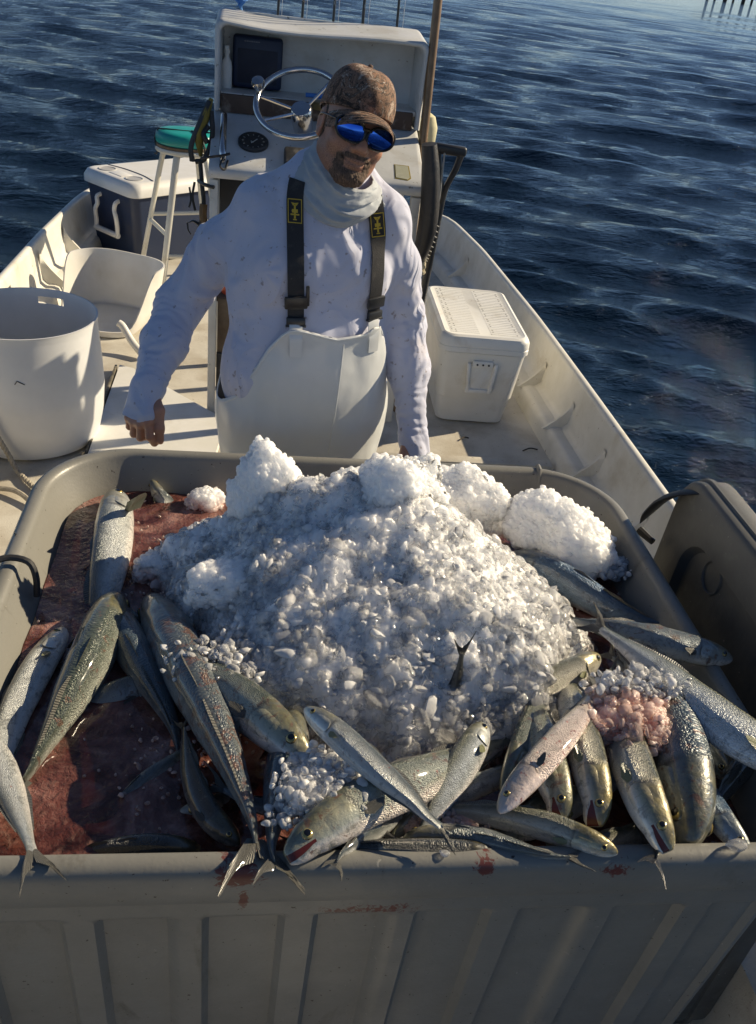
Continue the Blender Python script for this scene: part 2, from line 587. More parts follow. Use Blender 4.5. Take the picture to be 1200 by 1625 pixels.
# deck: a sheet with a well for the man and the bin
WX0, WX1, WY1 = -0.60, 1.06, 3.03
deck = MB()
P = arc_resample(np.array(side_path, float), 150)
def x_lim(y, right):
    return float(np.interp(y, *( ([p[1] for p in side_path[:8]], [p[0] for p in side_path[:8]]) if right else ([p[1] for p in side_path[::-1][:7]], [p[0] for p in side_path[::-1][:7]]) )))
def deck_strip(ys, xa, xb, nx):
    G = []
    for y in ys:
        a = xa if xa is not None else x_lim(y, False) + 0.07
        b = xb if xb is not None else x_lim(y, True) - 0.07
        G.append([(a + (b - a) * t, y, 0.30) for t in np.linspace(0, 1, nx)])
    deck.grid(G, flip=True)
deck_strip(np.linspace(WY1, 5.85, 24), None, None, 20)
deck_strip(np.linspace(-0.7, WY1, 20), None, WX0, 6)
deck_strip(np.linspace(-0.7, WY1, 20), WX1, None, 6)
deck.build("deck", DECK, boat)
well = MB()
well.grid([[(WX0, y, 0.30), (WX0, y, 0.0)] for y in (-0.7, WY1)], flip=True)
well.grid([[(WX1, y, 0.0), (WX1, y, 0.30)] for y in (-0.7, WY1)], flip=True)
well.grid([[(x, WY1, 0.30), (x, WY1, 0.0)] for x in (WX0, WX1)], flip=True)
well.grid([[(x, y, 0.0) for x in (WX0, WX1)] for y in (-0.7, WY1)], flip=True)
well.build("cockpit_well", DECK, boat)
MB().grid([[(x_lim(y, False) + 0.1, y, -0.4), (x_lim(y, True) - 0.1, y, -0.4)] for y in np.linspace(-0.7, 5.85, 12)]).build("hull_bottom", GEL, boat)
# raised hatch lip across the deck behind the man's left arm
h = MB()
h.box((0.86, 3.07, 0.312), (0.72, 0.055, 0.024), bev=0.006)
h.build("hatch_lip", DECK, boat)
MB().box((0.90, 3.105, 0.3035), (0.62, 0.012, 0.005)).build("hatch_seam", BLACKR, boat)
# knees along the sides
def knee(y, right, hgt=0.125, run=0.12):
    x = x_lim(y, right) + (-0.012 if right else 0.012)
    s = -1 if right else 1
    zb, t = 0.374, 0.011
    G = []
    for yy, k in ((y - 1.6 * t, 0.0), (y - 0.6 * t, 1), (y + 0.6 * t, 1), (y + 1.6 * t, 0.0)):
        row = []
        for u in np.linspace(0, 1, 7):
            out = run * (1 - u) ** 1.5 * k + 0.004
            row.append((x + s * out - s * 0.012 * (1 - u), yy, zb - 0.01 + u * hgt + 0.0))
        G.append(row)
    MB().grid(G).build("knee", GEL, boat)
for y in (5.28, 4.55, 3.72, 3.30, 2.89, 2.45):
    knee(y, True)
for y in (5.1, 4.62, 4.12, 3.6):
    knee(y, False, 0.17, 0.15)
# loose white board lying on the deck
board = thing("loose_board", "flat white board lying loose on the deck below the man's right hand", "board", (-0.35, 3.2, 0.303))
b = MB()
poly = [(-0.567, 2.92), (-0.12, 2.92), (-0.085, 3.285), (-0.50, 3.735), (-0.56, 3.76)]
b.prism(poly, (0, 0, 0.304), (1, 0, 0), (0, 1, 0), 0.030)
b.build("panel", HATCH, board)
b = MB()
b.box((-0.574, 3.34, 0.322), (0.010, 0.82, 0.034), bev=0.002)
b.build("edge_strip", surf("rotten_edge", (0.05, 0.045, 0.035), (0.16, 0.14, 0.1), 0.8, scale=30, dirt=(0.5, 0.45, 0.36), dirt_amt=0.35, dirt_scale=12, bstr=0.5), board)

# ------------------------------------------------------------------ distant pier
pier = thing("pier", "long pier on pilings across the water at the far edge of the bay", "pier", (180, 205, WATER_Z))
PILE = surf("pier_piling", (0.05, 0.045, 0.04), None, 0.9, scale=2, bstr=0.0)
for k in range(16):
    x = 125.5 + k * 2.75
    MB().tube([(x, 279.5, WATER_Z - 1.5), (x, 279.5, WATER_Z + 5)], 0.33, 8).build("piling", PILE, pier)
    if k % 2 == 0:
        MB().tube([(x, 284.5, WATER_Z - 1.5), (x, 284.5, WATER_Z + 5)], 0.42, 8).build("piling", PILE, pier)
MB().box((150, 282, WATER_Z + 5.5), (56, 7, 1.0)).build("pier_deck", PILE, pier)
# ================================================================== fish bin
BX0, BX1, BY0, BY1 = -0.462, 0.912, 0.785, 1.962
def bin_path(step=0.010):
    """outer rim outline with outward normals, counter-clockwise from the front left"""
    pts = []
    def arc(cx, cy, r, a0, a1):
        n = max(6, int(abs(a1 - a0) * r / step))
        for t in np.linspace(a0, a1, n):
            pts.append((cx + r * math.cos(t), cy + r * math.sin(t)))
    rf, rb = 0.09, 0.21
    def line(a, b):
        n = max(2, int(math.dist(a, b) / step))
        for t in np.linspace(0, 1, n)[1:-1]:
            pts.append((a[0] + (b[0] - a[0]) * t, a[1] + (b[1] - a[1]) * t))
    line((BX0 + rf, BY0), (BX1 - rf, BY0))
    arc(BX1 - rf, BY0 + rf, rf, -math.pi / 2, 0)
    line((BX1, BY0 + rf), (BX1, BY1 - rb))
    arc(BX1 - rb, BY1 - rb, rb, 0, math.pi / 2)
    line((BX1 - rb, BY1), (BX0 + rb, BY1))
    arc(BX0 + rb, BY1 - rb, rb, math.pi / 2, math.pi)
    line((BX0, BY1 - rb), (BX0, BY0 + rf))
    arc(BX0 + rf, BY0 + rf, rf, math.pi, 1.5 * math.pi)
    P = np.array(pts)
    T = np.roll(P, -1, 0) - np.roll(P, 1, 0)
    T /= np.linalg.norm(T, axis=1)[:, None]
    N = np.stack([T[:, 1], -T[:, 0]], 1)
    return P, N


def bin_loft(profile, name, mat, parent, recess=None, sharp=40):
    P, N = bin_path()
    G = []
    for i in range(len(P)):
        row = []
        for d, z in profile:
            dd = d - (recess(P[i], N[i], z) if recess else 0.0)
            row.append((P[i, 0] + N[i, 0] * dd, P[i, 1] + N[i, 1] * dd, z))
        G.append(row)
    return MB().grid(G, closeu=True).build(name, mat, parent, sharp=sharp)


def bin_material(name):
    m, nt, p = mat_new(name)
    co = texco(nt)
    n1 = noise(nt, co, 5, 6, 0.6)
    c = mixc(nt, ramp(nt, n1, [(0.35, (0, 0, 0)), (0.7, (1, 1, 1))]).outputs[0], (0.208, 0.204, 0.184), (0.165, 0.162, 0.146))
    n2 = noise(nt, co, 9, 8, 0.7, 0.6, sc3=(1.0, 1.0, 0.35))
    c = mixc(nt, ramp(nt, n2, [(0.60, (0, 0, 0)), (0.72, (0.6, 0.6, 0.6))]).outputs[0], c, (0.07, 0.062, 0.045))
    n3 = noise(nt, co, 70, 4, 0.65, 0.8)
    c = mixc(nt, ramp(nt, n3, [(0.69, (0, 0, 0)), (0.73, (0.8, 0.8, 0.8))]).outputs[0], c, (0.36, 0.34, 0.29))
    n5 = noise(nt, co, 130, 2, 0.5)
    c = mixc(nt, ramp(nt, n5, [(0.72, (0, 0, 0)), (0.745, (1, 1, 1))]).outputs[0], c, (0.03, 0.022, 0.018))
    # smears of blood where fish were dragged over the front rim
    for (cx, cz, rx, rz, amt) in ((0.012, 0.905, 0.055, 0.035, 0.50), (0.02, 0.845, 0.012, 0.05, 0.48), (0.36, 0.91, 0.03, 0.025, 0.56), (0.56, 0.90, 0.05, 0.03, 0.62), (0.20, 0.80, 0.22, 0.04, 0.68)):
        mp = nt.nodes.new("ShaderNodeMapping")
        mp.vector_type = 'POINT'
        mp.inputs["Location"].default_value = (-cx / rx, -0.8 / 0.2, -cz / rz)
        mp.inputs["Scale"].default_value = (1 / rx, 1 / 0.2, 1 / rz)
        nt.links.new(co, mp.inputs[0])
        g = nd(nt, "ShaderNodeTexGradient"); g.gradient_type = 'SPHERICAL'
        nt.links.new(mp.outputs[0], g.inputs[0])
        n4 = noise(nt, co, 85, 5, 0.7, 1.2)
        mu = nd(nt, "ShaderNodeMath", operation='MULTIPLY'); nt.links.new(g.outputs["Fac"], mu.inputs[0]); mu.inputs[1].default_value = 0.55
        ad = nd(nt, "ShaderNodeMath", operation='ADD'); nt.links.new(mu.outputs[0], ad.inputs[0]); nt.links.new(n4, ad.inputs[1])
        gate = nd(nt, "ShaderNodeMath", operation='GREATER_THAN'); nt.links.new(g.outputs["Fac"], gate.inputs[0]); gate.inputs[1].default_value = 0.01
        rr = ramp(nt, ad.outputs[0], [(amt + 0.22, (0, 0, 0)), (amt + 0.30, (0.9, 0.9, 0.9))])
        mm = nd(nt, "ShaderNodeMath", operation='MULTIPLY'); nt.links.new(rr.outputs[0], mm.inputs[0]); nt.links.new(gate.outputs[0], mm.inputs[1])
        c = mixc(nt, mm.outputs[0], c, (0.11, 0.014, 0.011))
    nt.links.new(c, p.inputs["Base Color"])
    nt.links.new(ramp(nt, n1, [(0.3, (0.32,) * 3), (0.7, (0.55,) * 3)]).outputs[0], p.inputs["Roughness"])
    b = bump(nt, noise(nt, co, 160, 3), 0.18, 0.002)
    b = bump(nt, noise(nt, co, 12, 5), 0.25, 0.006, b)
    nt.links.new(b, p.inputs["Normal"])
    return m


BINM = bin_material("grey_bin_plastic")
fbin = thing("fish_bin", "big grey ribbed plastic bin full of fish, ice and bloody water", "bin", (0.225, 1.37, 0.02))
def rib_recess(p, n, z):
    s = p[0] if abs(n[1]) > abs(n[0]) else p[1] + 0.05
    u = (s + 0.212 + 0.157 * 40) % 0.157
    u = min(u, 0.157 - u)                       # distance from a rib centre
    k = float(sstep(0.021, 0.028, u))
    corner = 1.0 - float(sstep(0.55, 0.9, 1 - max(abs(n[0]), abs(n[1])) if max(abs(n[0]), abs(n[1])) < 0.999 else 0) > 0)
    zz = float(sstep(0.792, 0.776, z)) * float(sstep(0.14, 0.17, z))
    return 0.015 * k * zz * corner
zs = [0.842, 0.82, 0.80, 0.795, 0.79, 0.785, 0.78, 0.775, 0.77, 0.75] + list(np.linspace(0.7, 0.2, 9)) + [0.17, 0.16, 0.15, 0.12, 0.05, 0.02]
bin_loft([(-0.010 - 0.075 * (0.842 - z) / 0.8, z) for z in zs], "shell", BINM, fbin, rib_recess)
bin_loft([(-0.012, 0.8425), (-0.001, 0.8425), (0.001, 0.846), (0.003, 0.880), (0.003, 0.900), (0.001, 0.911), (-0.004, 0.917), (-0.012, 0.9205),
          (-0.022, 0.9205), (-0.029, 0.918), (-0.034, 0.912), (-0.037, 0.902)], "rim", BINM, fbin)
bin_loft([(-0.0365, 0.904), (-0.042, 0.890), (-0.060, 0.855), (-0.075, 0.820), (-0.090, 0.70), (-0.10, 0.50), (-0.11, 0.32), (-0.14, 0.25), (-0.30, 0.24)], "inner_wall", BINM, fbin)
# upright seam on the inside of the back wall
MB().tube([(0.742, 1.885, 0.81), (0.742, 1.915, 0.87), (0.742, 1.926, 0.907), (0.742, 1.935, 0.921), (0.742, 1.955, 0.922)], 0.007, 8).build("seam_ridge", BINM, fbin)
# black elbow of tube hooked on the left rim
k = thing("drain_hose", "short black bent tube hooked over the bin's left rim", "hose", (-0.44, 1.46, 0.93))
MB().tube(smooth_path([(-0.468, 1.44, 0.90), (-0.466, 1.455, 0.932), (-0.44, 1.47, 0.936), (-0.405, 1.468, 0.928), (-0.392, 1.458, 0.90), (-0.392, 1.45, 0.86)], 18), 0.0065, 8).build("tube", BLACKR, k)

# lid of the bin, standing on edge outside its right wall
lid = thing("bin_lid", "grey bin lid standing on edge outside the bin's right wall", "lid", (1.03, 1.1, 0.02))
LIDM = surf("grey_lid_plastic", (0.115, 0.112, 0.10), (0.085, 0.083, 0.075), 0.5, dirt=(0.2, 0.19, 0.16), dirt_amt=0.3, dirt_scale=14, bstr=0.25, bscale=60, speck=(0.35, 0.33, 0.28), speck_scale=60, speck_amt=0.71)
def lid_outline(inset, n=10):
    y0, y1, z0, z1, r = 0.98 + inset, 1.74 - inset, 0.03 + inset, 1.055 - inset, 0.085
    pts = []
    for (cy, cz, a0) in ((y1 - r, z1 - r, 0), (y0 + r, z1 - r, math.pi / 2), (y0 + r, z0 + r, math.pi), (y1 - r, z0 + r, 1.5 * math.pi)):
        for t in np.linspace(a0, a0 + math.pi / 2, n):
            pts.append((cy + r * math.cos(t), cz + r * math.sin(t)))
    return pts
def lid_tilt(x, y, z):
    return (x + 0.055 * (1.0 - z) * -1 + 0.02, y, z)
prof = [(0.125, 0.966), (0.118, 0.964), (0.108, 0.945), (0.102, 0.943), (0.012, 0.943), (0.004, 0.946), (0.0, 0.953), (0.0, 0.970), (-0.005, 0.973), (-0.005, 0.984), (0.0, 0.987), (0.0, 1.018), (0.004, 1.024), (0.012, 1.027), (0.12, 1.027)]
rings = [[lid_tilt(x + 0.055, y, z) for y, z in lid_outline(i)] for i, x in prof]
MB().loft(rings).build("panel", LIDM, lid)
g = MB()
for (r0, r1) in ((0.034, 0.041),):
    ring = []
    for a in np.linspace(0, 2 * math.pi, 28, endpoint=False):
        ring.append([lid_tilt(1.0205 + (0.0 if q in (0, 3) else -0.004), 1.52 + rr * math.cos(a), 0.90 + rr * math.sin(a)) for q, rr in enumerate((r0, r0 + 0.002, r1 - 0.002, r1))])
    g.grid(ring, closeu=True)
g.build("moulded_ring", LIDM, lid)
s = MB()
sp = [(1.03, 1.66, 1.035), (1.005, 1.70, 1.01), (0.985, 1.735, 0.97), (0.972, 1.76, 0.915), (0.968, 1.775, 0.875)]
s.tube(smooth_path(sp, 14), [0.012, 0.026, 0.034, 0.026, 0.003], 8, squash=0.25)
s.build("latch_strap", BLACKR, lid)
s = MB()
s.tube([(0.962, 1.76, 0.865), (0.985, 1.72, 0.857)], [0.011, 0.006, 0.008], 8)
s.build("latch_knob", BLACKR, lid)

# ------------------------------------------------------------------ bloody water
LIQ = 0.837
def build_liquid():
    P, N = bin_path(0.02)
    Q = P - N * 0.0705
    c = np.array((0.225, 1.37))
    rings = []
    for t in np.linspace(0.0, 1.0, 70):
        rings.append(c + (Q - c) * t)
    G = np.array(rings)
    V = np.concatenate([G, np.zeros(G.shape[:2] + (1,))], 2).reshape(-1, 3)
    z = LIQ + 0.007 * fbm(V, 9, 2, 3) + 0.0028 * fbm(V, 42, 4, 3)
    V[:, 2] = z
    n = G.shape[1]
    F = []
    i = np.arange(69)[:, None] * n; j = np.arange(n)[None]; jn = (j + 1) % n
    F = np.stack([i + j, i + n + j, i + n + jn, i + jn], -1).reshape(-1, 4)
    me = np_mesh("bloody_water", V, F[:, ::-1].copy())
    m, nt, p = mat_new("bloody_water")
    co = texco(nt)
    n1 = noise(nt, co, 6, 5, 0.55, 2.2)
    n2 = noise(nt, co, 20, 5, 0.6, 2.0)
    c = ramp(nt, n1, [(0.28, (0.036, 0.011, 0.009)), (0.44, (0.115, 0.038, 0.030)), (0.57, (0.20, 0.080, 0.064)), (0.72, (0.36, 0.20, 0.165))])
    c = mixc(nt, ramp(nt, n2, [(0.5, (0, 0, 0)), (0.72, (0.6, 0.6, 0.6))]).outputs[0], c.outputs[0], (0.34, 0.20, 0.16))
    nt.links.new(c, p.inputs["Base Color"])
    p.inputs["Roughness"].default_value = 0.05
    p.inputs["IOR"].default_value = 1.34
    p.inputs["Subsurface Weight"].default_value = 0.25
    p.inputs["Coat Weight"].default_value = 1.0
    p.inputs["Coat Roughness"].default_value = 0.03
    p.inputs["Subsurface Radius"].default_value = (0.03, 0.008, 0.005)
    p.inputs["Subsurface Scale"].default_value = 0.5
    b = bump(nt, n2, 0.5, 0.006)
    b = bump(nt, noise(nt, co, 75, 4, 0.6, 0.5), 1.0, 0.007, b)
    nt.links.new(b, p.inputs["Normal"])
    tp = nd(nt, "ShaderNodeBsdfTransparent"); tp.inputs["Color"].default_value = (0.62, 0.26, 0.18, 1)
    ms = nd(nt, "ShaderNodeMixShader")
    nt.links.new(ramp(nt, n1, [(0.35, (0.40,) * 3), (0.65, (0.10,) * 3)]).outputs[0], ms.inputs[0])
    nt.links.new(p.outputs[0], ms.inputs[1]); nt.links.new(tp.outputs[0], ms.inputs[2])
    nt.links.new(ms.outputs[0], nt.nodes["Material Output"].inputs["Surface"])
    tag(link("bloody_water", me, m), "dark red bloody ice water filling the grey bin around the fish", "water", kind='stuff')


build_liquid()

# ------------------------------------------------------------------ crushed ice
def soak(nt, co, c, lo=0.832, hi=0.875, amt=0.75):
    """ice standing in the bloody water is stained from below"""
    sep = nd(nt, "ShaderNodeSeparateXYZ"); nt.links.new(nd(nt, "ShaderNodeNewGeometry").outputs["Position"], sep.inputs[0])
    nz = noise(nt, co, 22, 4, 0.6)
    ad = nd(nt, "ShaderNodeMath", operation='MULTIPLY_ADD'); nt.links.new(nz, ad.inputs[0]); ad.inputs[1].default_value = -0.07; nt.links.new(sep.outputs[2], ad.inputs[2])
    mr = nd(nt, "ShaderNodeMapRange"); nt.links.new(ad.outputs[0], mr.inputs[0])
    mr.inputs[1].default_value = lo - 0.035; mr.inputs[2].default_value = hi - 0.035; mr.inputs[3].default_value = amt; mr.inputs[4].default_value = 0.0
    return mixc(nt, mr.outputs[0], c, (0.62, 0.30, 0.23))


def ice_core_mat(name, tint):
    m, nt, p = mat_new(name)
    co = texco(nt)
    n1 = noise(nt, co, 30, 5, 0.6)
    c = mixc(nt, n1, tint, tuple(x * 0.88 for x in tint))
    nt.links.new(soak(nt, co, c), p.inputs["Base Color"])
    p.inputs["Roughness"].default_value = 0.16
    p.inputs["IOR"].default_value = 1.36
    p.inputs["Subsurface Weight"].default_value = 0.9
    p.inputs["Subsurface Radius"].default_value = (0.030, 0.031, 0.032)
    p.inputs["Subsurface Scale"].default_value = 2.0
    b = bump(nt, noise(nt, co, 150, 4, 0.65), 0.6, 0.004)
    nt.links.new(b, p.inputs["Normal"])
    return m


def ice_chip_mat(name, clear=0.5, tint=(0.985, 0.985, 0.985), soaked=True):
    """wet ice: clear in the middle, milky towards the edges, glossy skin; varied from chip to chip by 'rnd'"""
    m, nt, p = mat_new(name)
    at = nd(nt, "ShaderNodeAttribute"); at.attribute_name = "rnd"
    co = texco(nt)
    c = mixc(nt, noise(nt, co, 120, 3), tint, tuple(x * 0.92 for x in tint))
    if soaked: c = soak(nt, co, c)
    nb = bump(nt, noise(nt, co, 150, 2, 0.5), 0.30, 0.003)
    df = nd(nt, "ShaderNodeBsdfDiffuse"); nt.links.new(c, df.inputs["Color"]); nt.links.new(nb, df.inputs["Normal"])
    tr = nd(nt, "ShaderNodeBsdfTranslucent"); nt.links.new(c, tr.inputs["Color"])
    m1 = nd(nt, "ShaderNodeMixShader"); m1.inputs[0].default_value = 0.22
    nt.links.new(df.outputs[0], m1.inputs[1]); nt.links.new(tr.outputs[0], m1.inputs[2])
    tp = nd(nt, "ShaderNodeBsdfTransparent"); nt.links.new(mixc(nt, 0.35, (1, 1, 1), c), tp.inputs["Color"])
    lw = nd(nt, "ShaderNodeLayerWeight", Blend=0.35); nt.links.new(nb, lw.inputs["Normal"])
    inv = nd(nt, "ShaderNodeMath", operation='MULTIPLY_ADD'); nt.links.new(lw.outputs["Facing"], inv.inputs[0]); inv.inputs[1].default_value = -0.42; inv.inputs[2].default_value = 1.0
    cl = ramp(nt, at.outputs["Fac"], [(0.0, (clear,) * 3), (0.82, (clear * 0.85,) * 3), (0.88, (clear * 0.5,) * 3), (1.0, (clear * 0.3,) * 3)]).outputs[0]
    mu = nd(nt, "ShaderNodeMath", operation='MULTIPLY'); nt.links.new(inv.outputs[0], mu.inputs[0]); nt.links.new(cl, mu.inputs[1])
    m2 = nd(nt, "ShaderNodeMixShader"); nt.links.new(mu.outputs[0], m2.inputs[0])
    nt.links.new(m1.outputs[0], m2.inputs[1]); nt.links.new(tp.outputs[0], m2.inputs[2])
    # the clearest pieces bend what lies behind them
    rf = nd(nt, "ShaderNodeBsdfRefraction", Roughness=0.04, IOR=1.27); nt.links.new(nb, rf.inputs["Normal"])
    m4 = nd(nt, "ShaderNodeMixShader")
    nt.links.new(ramp(nt, at.outputs["Fac"], [(0.0, (0.36,) * 3), (0.60, (0.24,) * 3), (0.68, (0, 0, 0))]).outputs[0], m4.inputs[0])
    nt.links.new(m2.outputs[0], m4.inputs[1]); nt.links.new(rf.outputs[0], m4.inputs[2])
    m2 = m4
    fr = nd(nt, "ShaderNodeFresnel", IOR=1.38); nt.links.new(nb, fr.inputs["Normal"])
    gs = nd(nt, "ShaderNodeBsdfGlossy", Roughness=0.05); nt.links.new(nb, gs.inputs["Normal"])
    m3 = nd(nt, "ShaderNodeMixShader")
    nt.links.new(fr.outputs[0], m3.inputs[0]); nt.links.new(m2.outputs[0], m3.inputs[1]); nt.links.new(gs.outputs[0], m3.inputs[2])
    nt.links.new(m3.outputs[0], nt.nodes["Material Output"].inputs["Surface"])
    nt.nodes.remove(p)
    return m


ICE_CORE = ice_core_mat("ice_core", (0.975, 0.972, 0.965))
ICE_PINK = ice_core_mat("pink_slush", (0.74, 0.48, 0.41))
ICE_CHIP = ice_chip_mat("ice_chip", 0.88)
ICE_PILE = ice_chip_mat("ice_pile", 0.50)
ICE_GRAIN = ice_chip_mat("ice_grain", 0.45)
ICE_PCHIP = ice_chip_mat("pink_ice_chip", 0.62, (0.93, 0.72, 0.64), False)


def chip_variants(sub, count, seed):
    rng = np.random.default_rng(seed)
    out = []
    for k in range(count):
        bm = bmesh.new()
        bmesh.ops.create_icosphere(bm, subdivisions=sub, radius=1.0)
        V = np.array([v.co[:] for v in bm.verts]); F = np.array([[v.index for v in f.verts] for f in bm.faces])
        bm.free()
        d = V / np.linalg.norm(V, axis=1)[:, None]
        nrm = rng.normal(size=(11, 3)); nrm /= np.linalg.norm(nrm, axis=1)[:, None]
        off = 0.50 + 0.45 * rng.random(11)
        dots = np.clip(d @ nrm.T, 1e-3, None)
        r = off / dots
        r = (np.minimum(r, 1.2) ** -26).sum(1) ** (-1 / 26) * 1.25
        V = d * np.clip(r, 0.35, 1.2)[:, None]
        V = V * np.array((1.0, 0.55 + 0.45 * rng.random(), 0.35 + 0.45 * rng.random()))
        out.append((V, F))
    return out


CHIPS_L = chip_variants(2, 14, 1)
CHIPS_S = chip_variants(1, 10, 2)


def rand_rot(rng, n):
    q = rng.normal(size=(n, 4)); q /= np.linalg.norm(q, axis=1)[:, None]
    w, x, y, z = q.T
    return np.stack([np.stack([1 - 2 * (y * y + z * z), 2 * (x * y - w * z), 2 * (x * z + w * y)], -1),
                     np.stack([2 * (x * y + w * z), 1 - 2 * (x * x + z * z), 2 * (y * z - w * x)], -1),
                     np.stack([2 * (x * z - w * y), 2 * (y * z + w * x), 1 - 2 * (x * x + y * y)], -1)], 1)


def scatter(P, S, rng, variants):
    """chips of size S at points P -> V, F, rnd"""
    Rm = rand_rot(rng, len(P))
    vi = rng.integers(0, len(variants), len(P))
    VV, FF, AA, base = [], [], [], 0
    for k, (V, F) in enumerate(variants):
        idx = np.where(vi == k)[0]
        if len(idx) == 0: continue
        W = np.einsum('nij,vj->nvi', Rm[idx], V) * S[idx, None, None] + P[idx, None, :]
        VV.append(W.reshape(-1, 3))
        FF.append((F[None] + (np.arange(len(idx)) * len(V))[:, None, None] + base).reshape(-1, 3))
        AA.append(np.repeat(rng.random(len(idx)), len(V)))
        base += len(idx) * len(V)
    return np.vstack(VV), np.vstack(FF), np.concatenate(AA)


PEAK = np.array((0.305, 1.52)); PEAK_Z = 1.12
MOUND_EDGE = np.array([(0.705, 1.27), (0.675, 1.45), (0.585, 1.60), (0.44, 1.70), (0.30, 1.74), (0.12, 1.74), (-0.03, 1.72), (-0.13, 1.68), (-0.215, 1.58),
                       (-0.19, 1.47), (-0.10, 1.36), (-0.075, 1.24), (-0.06, 1.15), (0.06, 1.085), (0.19, 1.04), (0.34, 1.01), (0.49, 1.035), (0.62, 1.13)])
_dv = MOUND_EDGE - PEAK
_ma = np.arctan2(_dv[:, 1], _dv[:, 0]); _mr = np.hypot(_dv[:, 0], _dv[:, 1])
_o = np.argsort(_ma); _ma, _mr = _ma[_o], _mr[_o]
_ma = np.concatenate([_ma - 2 * math.pi, _ma, _ma + 2 * math.pi]); _mr = np.concatenate([_mr, _mr, _mr])
LUMPS = [  # x, y, rx, ry, height added
    (0.01, 1.40, 0.15, 0.07, 0.045), (0.13, 1.53, 0.11, 0.10, 0.06), (0.40, 1.38, 0.16, 0.14, 0.03), (0.30, 1.20, 0.14, 0.10, 0.025),
    (0.52, 1.20, 0.12, 0.10, 0.04), (0.10, 1.20, 0.10, 0.08, 0.02), (-0.10, 1.58, 0.09, 0.035, 0.02)]
def ice_height(x, y):
    x, y = np.asarray(x, float), np.asarray(y, float)
    dx, dy = x - PEAK[0], y - PEAK[1]
    r = np.hypot(dx, dy)
    P3 = np.stack([x, y, np.zeros_like(x)], -1).reshape(-1, 3)
    wob = (fbm(P3, 9, 7, 3) * 0.10).reshape(x.shape)
    rb = np.interp(np.arctan2(dy, dx), _ma, _mr)
    u = r / rb * (1 + wob)
    uc = np.clip(u, 0, 1)
    h = (PEAK_Z - LIQ) * (0.24 * (1 - uc ** 8) + 0.76 * (1 - uc) ** 1.05)
    for lx, ly, rx, ry, hh in LUMPS:
        h = h + hh * np.exp(-(((x - lx) / rx) ** 2 + ((y - ly) / ry) ** 2)) * sstep(1.0, 0.9, u)
    h = h + 0.020 * fbm(P3, 14, 9, 4).reshape(x.shape) * sstep(1.0, 0.85, u)
    return LIQ - 0.012 + h - 0.05 * sstep(0.985, 1.06, u), u


def scatter_flat(P, N, S, rng, variants, tilt=0.45, thin=0.5):
    """flakes lying roughly along the surface"""
    n = len(P)
    Z = N + rng.normal(size=(n, 3)) * tilt
    Z /= np.linalg.norm(Z, axis=1)[:, None]
    T = rng.normal(size=(n, 3)); X = np.cross(T, Z); X /= np.linalg.norm(X, axis=1)[:, None]
    Y = np.cross(Z, X)
    Rm = np.stack([X, Y, Z * thin], -1)
    vi = rng.integers(0, len(variants), n)
    VV, FF, AA, base = [], [], [], 0
    for k, (V, F) in enumerate(variants):
        idx = np.where(vi == k)[0]
        if len(idx) == 0: continue
        W = np.einsum('nij,vj->nvi', Rm[idx], V) * S[idx, None, None] + P[idx, None, :]
        VV.append(W.reshape(-1, 3))
        FF.append((F[None] + (np.arange(len(idx)) * len(V))[:, None, None] + base).reshape(-1, 3))
        AA.append(np.repeat(rng.random(len(idx)), len(V)))
        base += len(idx) * len(V)
    return np.vstack(VV), np.vstack(FF), np.concatenate(AA)


